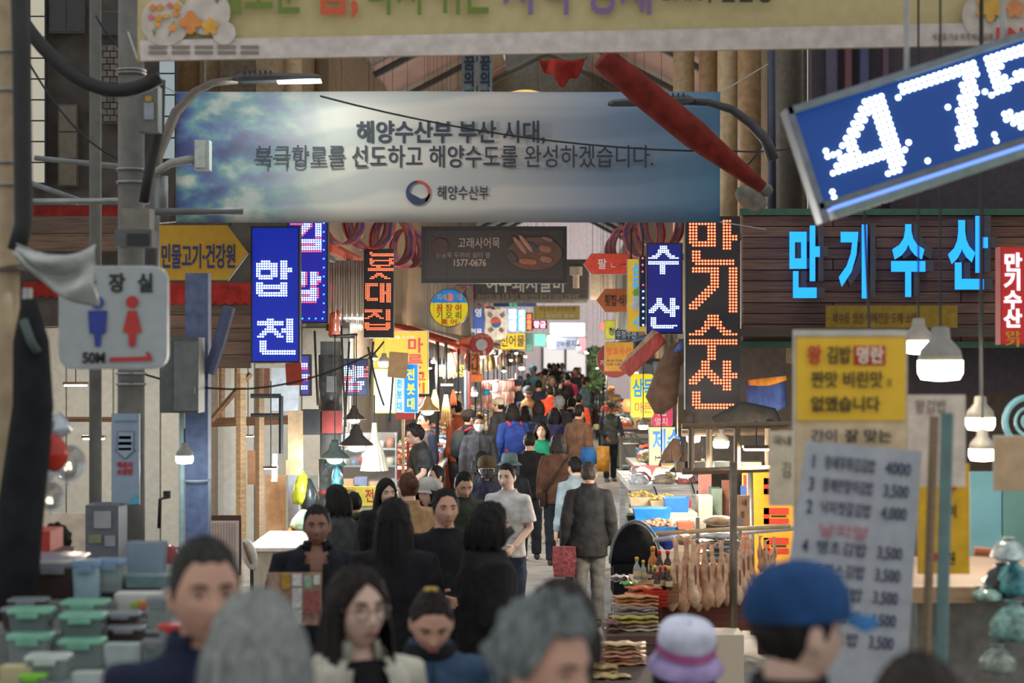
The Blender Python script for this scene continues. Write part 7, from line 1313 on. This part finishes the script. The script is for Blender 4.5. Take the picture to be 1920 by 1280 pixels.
for k, (px, py, Y, w, h_, c, lb) in enumerate(((815, 750, 30.5, 16, 40, (222, 190, 140), 'bundle of pale dried strips hung beside the beige lamp'), (836, 770, 30, 18, 60, (206, 160, 100), 'tall tan pack hung on the left row'), (850, 745, 31, 12, 30, (214, 110, 70), 'orange net pack hung on the left row'), (862, 765, 32, 14, 50, (222, 196, 150), 'cream dried fish bundle hung on the left row'), (790, 752, 29, 22, 16, (206, 120, 110), 'pink snack packs under the tall yellow sign'), (795, 800, 27.5, 24, 20, (206, 200, 196), 'white wrapped parcel under the beige lamp'), (912, 735, 37, 14, 12, (60, 150, 190), 'blue round bag on the squid stall'), (1178, 760, 31, 22, 26, (196, 140, 80), 'large tan woven basket by the cart man'), (1146, 728, 40, 14, 8, (222, 130, 60), 'orange basket on the vegetable stall'), (1135, 765, 37, 14, 10, (206, 60, 44), 'red folded cloth behind the cart man'), (1130, 860, 36, 24, 46, (196, 130, 40), 'ochre snack carton stack with orange print'), (1118, 800, 37, 12, 10, (206, 180, 110), 'pile of yellow ginger on the right row'))):
    p = W(px, py, Y); rq = random.Random(k); b = MB()
    if 'hung' in lb:
        for q in range(7):
            u = (q - 3) / 3.0; top_ = p + Vector((u * m_(w, Y) * .12, 0, m_(h_, Y) * .5)); bot = p + Vector((u * m_(w, Y) * .5, .02 * math.sin(q * 3), -m_(h_, Y) * (.5 - .05 * (q % 2))))
            b.tube([top_, top_.lerp(bot, .5) + Vector((u * .01, 0, 0)), bot], [m_(w, Y) * .05, m_(w, Y) * .10, m_(w, Y) * .05], 6)
    elif 'carton' in lb: b.box(p, (m_(w, Y), .3, m_(h_, Y)))
    else: b.rings([[(p.x + m_(w, Y) / 2 * q * math.cos(a), p.y + .15 * q * math.sin(a), p.z + m_(h_, Y) * (f - .5)) for a in [i * math.pi / 6 + .26 for i in range(12)]] for f, q in ((0, .85), (.1, 1), (.7, 1), (.92, .8), (1, .35))])
    single('hung_goods', lb, 'goods', b, M(c, .6, noise=.2, nscale=12, kind='soft'), smooth=True)
t = thing('steel_cooler', 'grey steel cooler box behind the hand cart', 'cooler', (W(1205, 0, 43.2).x, 43.2, 0)); x = W(1205, 0, 43.2).x
MB().box((x, 43.3, .36), (.9, .7, .72)).build('body', M((130, 128, 124), .5, .4, kind='steel'), t); MB().box((x, 43.3, .75), (.96, .76, .06)).build('lid', M((150, 148, 144), .4, .4, kind='steel'), t); MB().box((x, 42.93, .6), (.3, .03, .04)).build('handle', DARK, t)
# canopies with hung packs along both rows
CC = ((196, 92, 70), (206, 196, 180), (70, 110, 150), (190, 60, 52), (216, 170, 90), (120, 150, 140), (224, 214, 206), (150, 84, 60))
pk = {}
for c in ((222, 196, 150), (206, 130, 110), (230, 226, 216), (190, 150, 90)):
    b = MB()
    for q in range(6):
        u = (q - 2.5) / 2.5; b.tube([(u * .03, 0, 0), (u * .07, .02 * math.sin(q * 2), -.2), (u * .10, .02, -.40 + .03 * (q % 2))], [.012, .028, .010], 6)
    pk[c] = b.mesh('hung_pack', M(c, .5, noise=.25, nscale=14, kind='dried'), smooth=True)
for side in (-1, 1):
    for k in range(9):
        Y0 = 33 + k * 6.4 if side < 0 else 46 + k * 5.2
        if Y0 > 92: continue
        lab_ = '%s row canopy, %s from the entrance' % (names[side], pos[k]); c = CC[(k * 3 + (side > 0) * 2) % 8]; xm = ax(Y0 + 2)
        t = thing('stall_canopy', '%s cloth stall canopy on the %s' % (('salmon', 'cream', 'blue', 'red', 'ochre', 'sage', 'white', 'brown')[(k * 3 + (side > 0) * 2) % 8], lab_), 'canopy', (xm + side * 2, Y0 + 2, 0), 'stall canopies along the lane')
        P = [Vector((ax(Y0) + side * 2.8, Y0, 3.0)), Vector((ax(Y0) + side * 1.25, Y0, 2.52)), Vector((ax(Y0 + 4) + side * 1.25, Y0 + 4, 2.52)), Vector((ax(Y0 + 4) + side * 2.8, Y0 + 4, 3.0))]
        o = MB().grid(lambda u, v: (P[0].lerp(P[1], u)).lerp(P[3].lerp(P[2], u), v) - Vector((0, 0, .06 * math.sin(v * math.pi * 3) ** 2)), 6, 12).build('cloth', cloth(c), t, True); mod(o, 'SOLIDIFY', thickness=.01)
        MB().box((P[1].x, Y0 + 2, 2.47), (.02, 4, .12), (0, 0, 0)).build('valance', cloth(c), t)
        for yy in (Y0 + .1, Y0 + 3.9): MB().cyl((ax(yy) + side * 1.28, yy, 0), (ax(yy) + side * 1.28, yy, 2.5), .018, n=6).build('post', DARK, t)
        MB().cyl((ax(Y0) + side * 1.4, Y0, 2.44), (ax(Y0 + 4) + side * 1.4, Y0 + 4, 2.44), .012, n=6).build('hanging_rail', STEEL, t)
        for j in range(7):
            yy = Y0 + .3 + j * .56; o = bpy.data.objects.new('hung_pack', pk[list(pk)[(j * 3 + k) % 4]]); COL.objects.link(o); o.location = (ax(yy) + side * 1.42, yy, 2.43); o.rotation_euler.z = j
            tag(o, 'bundle of dried fish hung under the %s row %s canopy, number %s' % (names[side], pos[k], 'one two three four five six seven'.split()[j]), 'dried fish', 'dried bundles under the canopies')
# artificial ivy with lights on the right row
b = MB(); rq = random.Random(5)
for _ in range(900):
    Y = rq.uniform(48, 52); p = W(1118 + rq.gauss(0, 5), 655 + rq.random() * 75, Y); a = rq.uniform(0, 6.3); d = Vector((math.cos(a), rq.uniform(-.5, .5), math.sin(a))) * .06; e = Vector((-d.z, .02, d.x)) * .6
    b.add([p, p + d + e, p + d * 2, p + d - e], [(0, 1, 2, 3)])
o = single('ivy', 'hanging artificial ivy on the right row', 'plant', b, M((56, 84, 48), .6, noise=.4, kind='leaf')); o['kind'] = 'stuff'

_lg = bpy.data.curves.new('print', 'FONT'); _lg.body = 'S~'; _lg.align_x = 'CENTER'; _lg.size = .03; _lg.extrude = .001; _lg.materials.append(M((206, 110, 84), .7, noise=0, kind='ink'))
_lo = bpy.data.objects.new('print', _lg); COL.objects.link(_lo)
bake_letters()
_lo = bpy.data.objects['print']; LOGO = _lo.data; bpy.data.objects.remove(_lo)
# ------------------------------------------------------------------ foreground people
BK = (30, 27, 26); DB = (44, 36, 32); GR = (128, 132, 130)
person(382, 1006, 5.5, 'man with short greying hair in a navy shirt beside the containers', 14, 'mid', 'short', (52, 50, 48), 'shirt', (38, 44, 66), lod=0, hy=6)
person(478, 1106, 4.7, 'grey haired person seen from behind in a blue jacket with yellow collar', 172, 'mid', 'bob', (136, 140, 138), 'jacket', (52, 66, 110), lod=0, extras=(('scarf', (176, 150, 70)),))
person(664, 1058, 6.5, 'young woman with long dark hair and thin glasses in a cream jacket', 32, 'light', 'long', (38, 31, 29), 'jacket', (196, 192, 176), lod=0, extras=(('glasses', (120, 112, 108)), ('vneck',)), inner=(32, 32, 35), hlen=1.18)
person(806, 1092, 7.6, 'woman with tied up hair looking down in a blue denim jacket', 8, 'mid', 'bun', (44, 37, 34), 'jacket', (58, 78, 104), lod=0, hp=26, arms=('hold', 'hold'), extras=(('scrunchie', (186, 160, 80)), ('buttons',), ('scarf', (36, 38, 42))))
person(1002, 1112, 4.7, 'elderly person with grey hair facing the fish stall, nearest the camera', 48, 'mid', 'perm', (116, 122, 122), 'jacket', (176, 176, 172), lod=0, hp=8)
person(1045, 1086, 6.0, 'dark brown haired person behind the elderly grey haired one', 150, 'mid', 'bob', (52, 44, 42), 'jacket', (44, 44, 48), lod=0)
person(1282, 1146, 7.0, 'woman wearing a white and lilac sun hat with a pink band', 6, 'tan', 'bob', (54, 50, 48), 'jacket', (48, 48, 52), lod=0, hp=16, extras=(('visor', (206, 208, 226), (176, 158, 206), (190, 104, 158)),))
person(1486, 1046, 4.9, 'man from behind in a blue baseball cap and dark jacket', 118, 'light', 'short', (40, 36, 34), 'jacket', (44, 44, 46), lod=0, extras=(('cap', (38, 72, 118), (52, 112, 168)),))
person(1722, 1226, 4.4, 'dark haired head at the very bottom below the price list', 175, 'mid', 'bob', (52, 44, 40), 'jacket', (50, 46, 44), lod=0)
person(102, 984, 11.6, 'person with curly black hair seated behind the containers', 165, 'mid', 'perm', BK, 'jacket', (52, 46, 46))
# ------------------------------------------------------------------ middle distance
person(594, 946, 11.8, 'stocky man with receding hair in an open black shirt', 4, 'dark', 'short', (36, 32, 30), 'shirt', (34, 36, 44), lod=0, extras=(('vneck',),), width=1.18)
person(634, 908, 15.2, 'woman with short wavy black hair in a charcoal jacket', -112, 'mid', 'bob', BK, 'jacket', (64, 66, 68), arms=('down', 'low'), lod=1)
person(664, 922, 16.9, 'person with dark hair in an olive padded jacket with a striped collar', -150, 'mid', 'short', BK, 'hoodie', (66, 72, 50), extras=(('stripe_collar',),))
person(738, 932, 10.8, 'woman seen from behind with long black hair and a black coat', 176, 'light', 'long', (24, 22, 23), 'coat', (32, 32, 36), hlen=1.12)
person(722, 895, 16.2, 'young woman with long straight black hair glancing down', 24, 'light', 'long', (24, 22, 23), 'jacket', (40, 40, 44), hp=6, hlen=1.1)
person(766, 886, 15.4, 'woman with a brown bun in a beige coat seen from behind', -150, 'light', 'bun', (86, 56, 44), 'coat', (170, 134, 98), arms=('down', 'hold'))
person(806, 890, 15.9, 'person in a pale grey cap beside the woman with the bun', -40, 'light', 'bob', BK, 'jacket', (44, 44, 48), extras=(('cap', (176, 172, 168)),), arms=('phone', 'hold'))
person(834, 914, 12.6, 'woman in a black round neck top facing the camera with hands held together', 14, 'mid', 'wide', BK, 'shirt', (32, 33, 37), lod=0, arms=('hold', 'low'), extras=(('nocollar',),), hp=2)
person(914, 940, 10.9, 'person in a loose black coat and black face mask turned to the right', 104, 'mid', 'bob', (26, 24, 25), 'coat', (34, 33, 35), lod=0, extras=(('mask', (26, 26, 28)),), width=1.2, arms=('low', 'low'))
person(866, 878, 16.6, 'man with short black hair looking down in a dark olive hoodie', 18, 'mid', 'short', BK, 'hoodie', (58, 64, 52), hp=24, arms=('hold', 'hold'))
person(820, 872, 19.0, 'person with black hair and an orange vest behind the pale cap', -60, 'mid', 'short', BK, 'vest', (214, 84, 40))
person(952, 868, 17.6, 'man in a white t-shirt with a small red print standing in the lane', -22, 'light', 'short', BK, 'tee', (206, 202, 200), (60, 66, 84), lod=0, sleeve='short', arms=('low', 'low'), hp=4, extras=(('logo', (.045, -.15, 1.20)),))
person(912, 852, 19.4, 'person in a brown cap and black face mask', 6, 'mid', 'short', BK, 'jacket', (50, 52, 70), extras=(('cap', (74, 62, 46)), ('mask', (40, 42, 46))))
person(955, 846, 21.0, 'woman in a grey blue bucket hat in a dark coat', 170, 'light', 'bob', BK, 'coat', (44, 46, 50), extras=(('bucket', (94, 112, 116)),))
person(902, 846, 20.6, 'dark haired person half hidden beside the brown cap', 30, 'light', 'bob', BK, 'jacket', (60, 60, 62))
person(1104, 866, 18.8, 'man from behind with greying hair in a black jacket and grey trousers', 178, 'tan', 'short', (64, 56, 52), 'jacket', (46, 46, 48), (112, 110, 108), lod=0, arms=('down', 'down'), hem=.74, width=1.05)
person(1079, 856, 20.6, 'person in a pale denim jacket seen from behind', -150, 'light', 'short', BK, 'jacket', (150, 168, 178), arms=('hips', 'down'), extras=(('crossbag', (40, 40, 42)),))
person(1046, 812, 24.4, 'person from behind in a rust brown jacket with a shoulder strap', 176, 'mid', 'bob', (54, 48, 46), 'jacket', (96, 66, 52), extras=(('crossbag', (60, 48, 42)),))
person(993, 810, 25.0, 'person from behind in a plain black shirt with short hair', 178, 'mid', 'short', (40, 36, 36), 'shirt', (38, 38, 40), extras=(('nocollar',),))
person(1016, 790, 27.2, 'woman in a green top walking towards the camera', -10, 'light', 'bob', (36, 30, 30), 'tee', (40, 142, 112), sleeve='long')
person(898, 778, 28.0, 'man in a grey jacket and white face mask walking towards the camera', 4, 'tan', 'short', BK, 'jacket', (72, 72, 78), extras=(('mask', (214, 214, 218)),))
person(962, 756, 31.0, 'person in a blue jacket with red straps seen from behind', -160, 'mid', 'bob', BK, 'jacket', (50, 74, 150), extras=(('backpack', (44, 62, 134), (206, 60, 44)),))
person(1040, 764, 31.8, 'person in a dark purple jacket with shoulder length hair', 176, 'mid', 'bob', (32, 28, 32), 'jacket', (62, 58, 96))
person(1085, 758, 31.4, 'person in a brown jacket carrying a big blue bag', 140, 'mid', 'short', BK, 'jacket', (104, 78, 62), extras=(('sidebag', (46, 92, 150)),))
person(856, 750, 31.9, 'man with black hair in a rust jacket at the left stalls', -120, 'mid', 'short', BK, 'jacket', (130, 66, 46))
person(878, 766, 30.6, 'man in a dark cap and black jacket with a pink strap', 130, 'mid', 'short', BK, 'jacket', (44, 46, 50), extras=(('cap', (44, 40, 42)), ('backpack', (48, 54, 58), (196, 60, 90))))
person(806, 822, 24.2, 'vendor with curly dark hair bending over the counter', -70, 'light', 'perm', (48, 42, 40), 'jacket', (70, 70, 72), arms=('reach', 'reach'), h=1.62, lean=16, sleeve='short')
person(798, 800, 27.4, 'man with short hair and glasses at the grill counter', -60, 'mid', 'short', (46, 42, 40), 'vest', (80, 70, 66), extras=(('glasses', (40, 40, 40)),), h=1.66)
person(936, 744, 35.0, 'person in a beige cap looking towards the squid', -120, 'mid', 'short', BK, 'jacket', (52, 50, 50), extras=(('cap', (170, 152, 126)),))
person(1144, 752, 40.5, 'man in a dark cap and grey vest pushing the hand cart', 12, 'tan', 'short', BK, 'vest', (84, 88, 84), (48, 52, 58), arms=('low', 'push'), inner=(40, 44, 60), extras=(('cap', (40, 42, 46)),))
person(1098, 706, 52.0, 'woman in a blue grey shirt standing at the vegetable stall', 110, 'mid', 'short', (66, 46, 42), 'shirt', (104, 124, 134), (96, 116, 140), arms=('hold', 'hold'))
person(985, 760, 33.2, 'dark haired person behind the blue jacket', 170, 'mid', 'bob', BK, 'jacket', (54, 60, 90))
person(1010, 750, 36.2, 'person with brown hair in a dark coat facing away', 176, 'mid', 'bob', (50, 40, 38), 'coat', (46, 46, 48))
person(1048, 742, 37.2, 'person with pale grey hair in a dark jacket', 178, 'mid', 'perm', (170, 166, 158), 'jacket', (60, 56, 58))
person(1072, 744, 37.8, 'person in a black jacket right of the pale haired one', 170, 'mid', 'short', BK, 'jacket', (40, 42, 46))
person(990, 722, 42.0, 'man in a tan vest and cap in the middle crowd', 10, 'tan', 'short', BK, 'vest', (140, 100, 66), extras=(('cap', (60, 58, 60)),))
person(1032, 724, 45.0, 'person in a bright orange jacket in the middle crowd', 175, 'mid', 'short', BK, 'jacket', (206, 72, 46))
person(1084, 738, 41.5, 'person in an orange red jacket beside the blue grey shirt', 160, 'mid', 'short', BK, 'jacket', (214, 82, 54))
person(970, 710, 47.0, 'man in a navy cap on the left edge of the crowd', -30, 'mid', 'short', BK, 'jacket', (44, 46, 58), extras=(('cap', (40, 44, 66)),))
person(966, 711, 50.0, 'man in a dark red jacket beside the navy cap', -60, 'mid', 'short', BK, 'jacket', (96, 44, 44))
person(1035, 704, 52.0, 'man with grey hair facing the camera in the crowd', 0, 'mid', 'short', (110, 104, 98), 'jacket', (70, 68, 66))
person(1010, 712, 50.5, 'person in a navy coat in the middle of the crowd', 175, 'mid', 'short', BK, 'coat', (40, 46, 62), lod=2)
person(1064, 698, 57.0, 'person in a pink red jacket with a dark backpack', 170, 'mid', 'short', BK, 'jacket', (196, 70, 84), lod=2, extras=(('backpack', (60, 44, 50)),))
person(1000, 684, 66.0, 'man in a pale turquoise shirt and blue cap', -40, 'mid', 'short', BK, 'shirt', (134, 186, 186), lod=2, extras=(('cap', (90, 140, 160)),))
person(1022, 690, 63.0, 'person in a tan jacket deep in the crowd', 170, 'mid', 'short', BK, 'jacket', (150, 126, 94), lod=2)
person(1080, 688, 63.5, 'tall man with brown face deep in the crowd on the right', -20, 'tan', 'short', BK, 'jacket', (60, 60, 62), lod=2)
# far crowd: copies of four small figures that nothing tells apart
LBL = 'small distant shopper in dark clothes in the far crowd'
protos = [person(1030 + 8 * k, 680, 84 + k, LBL, (180, 0, 150, 20)[k], 'mid', ('short', 'bob', 'short', 'perm')[k], BK, 'jacket', ((46, 46, 50), (58, 54, 52), (40, 44, 60), (66, 60, 56))[k], lod=2, group='distant crowd') for k in range(4)]
rq = random.Random(11)
NAMED = [tuple(o.location) for o in bpy.data.objects if o.name.startswith('person')]
for k in range(60):
    Y = 55 + 46 * (k / 60.0); x = ax(Y) + ((k * 0.618) % 1 - .5) * 2.1
    if any((x - p[0]) ** 2 + (Y - p[1]) ** 2 < .36 for p in NAMED): continue
    copy_thing(protos[k % 4], (x, Y, 0), LBL, math.radians(rq.choice((0, 180, 170, 15, 190, -20))), rq.uniform(.95, 1.06))
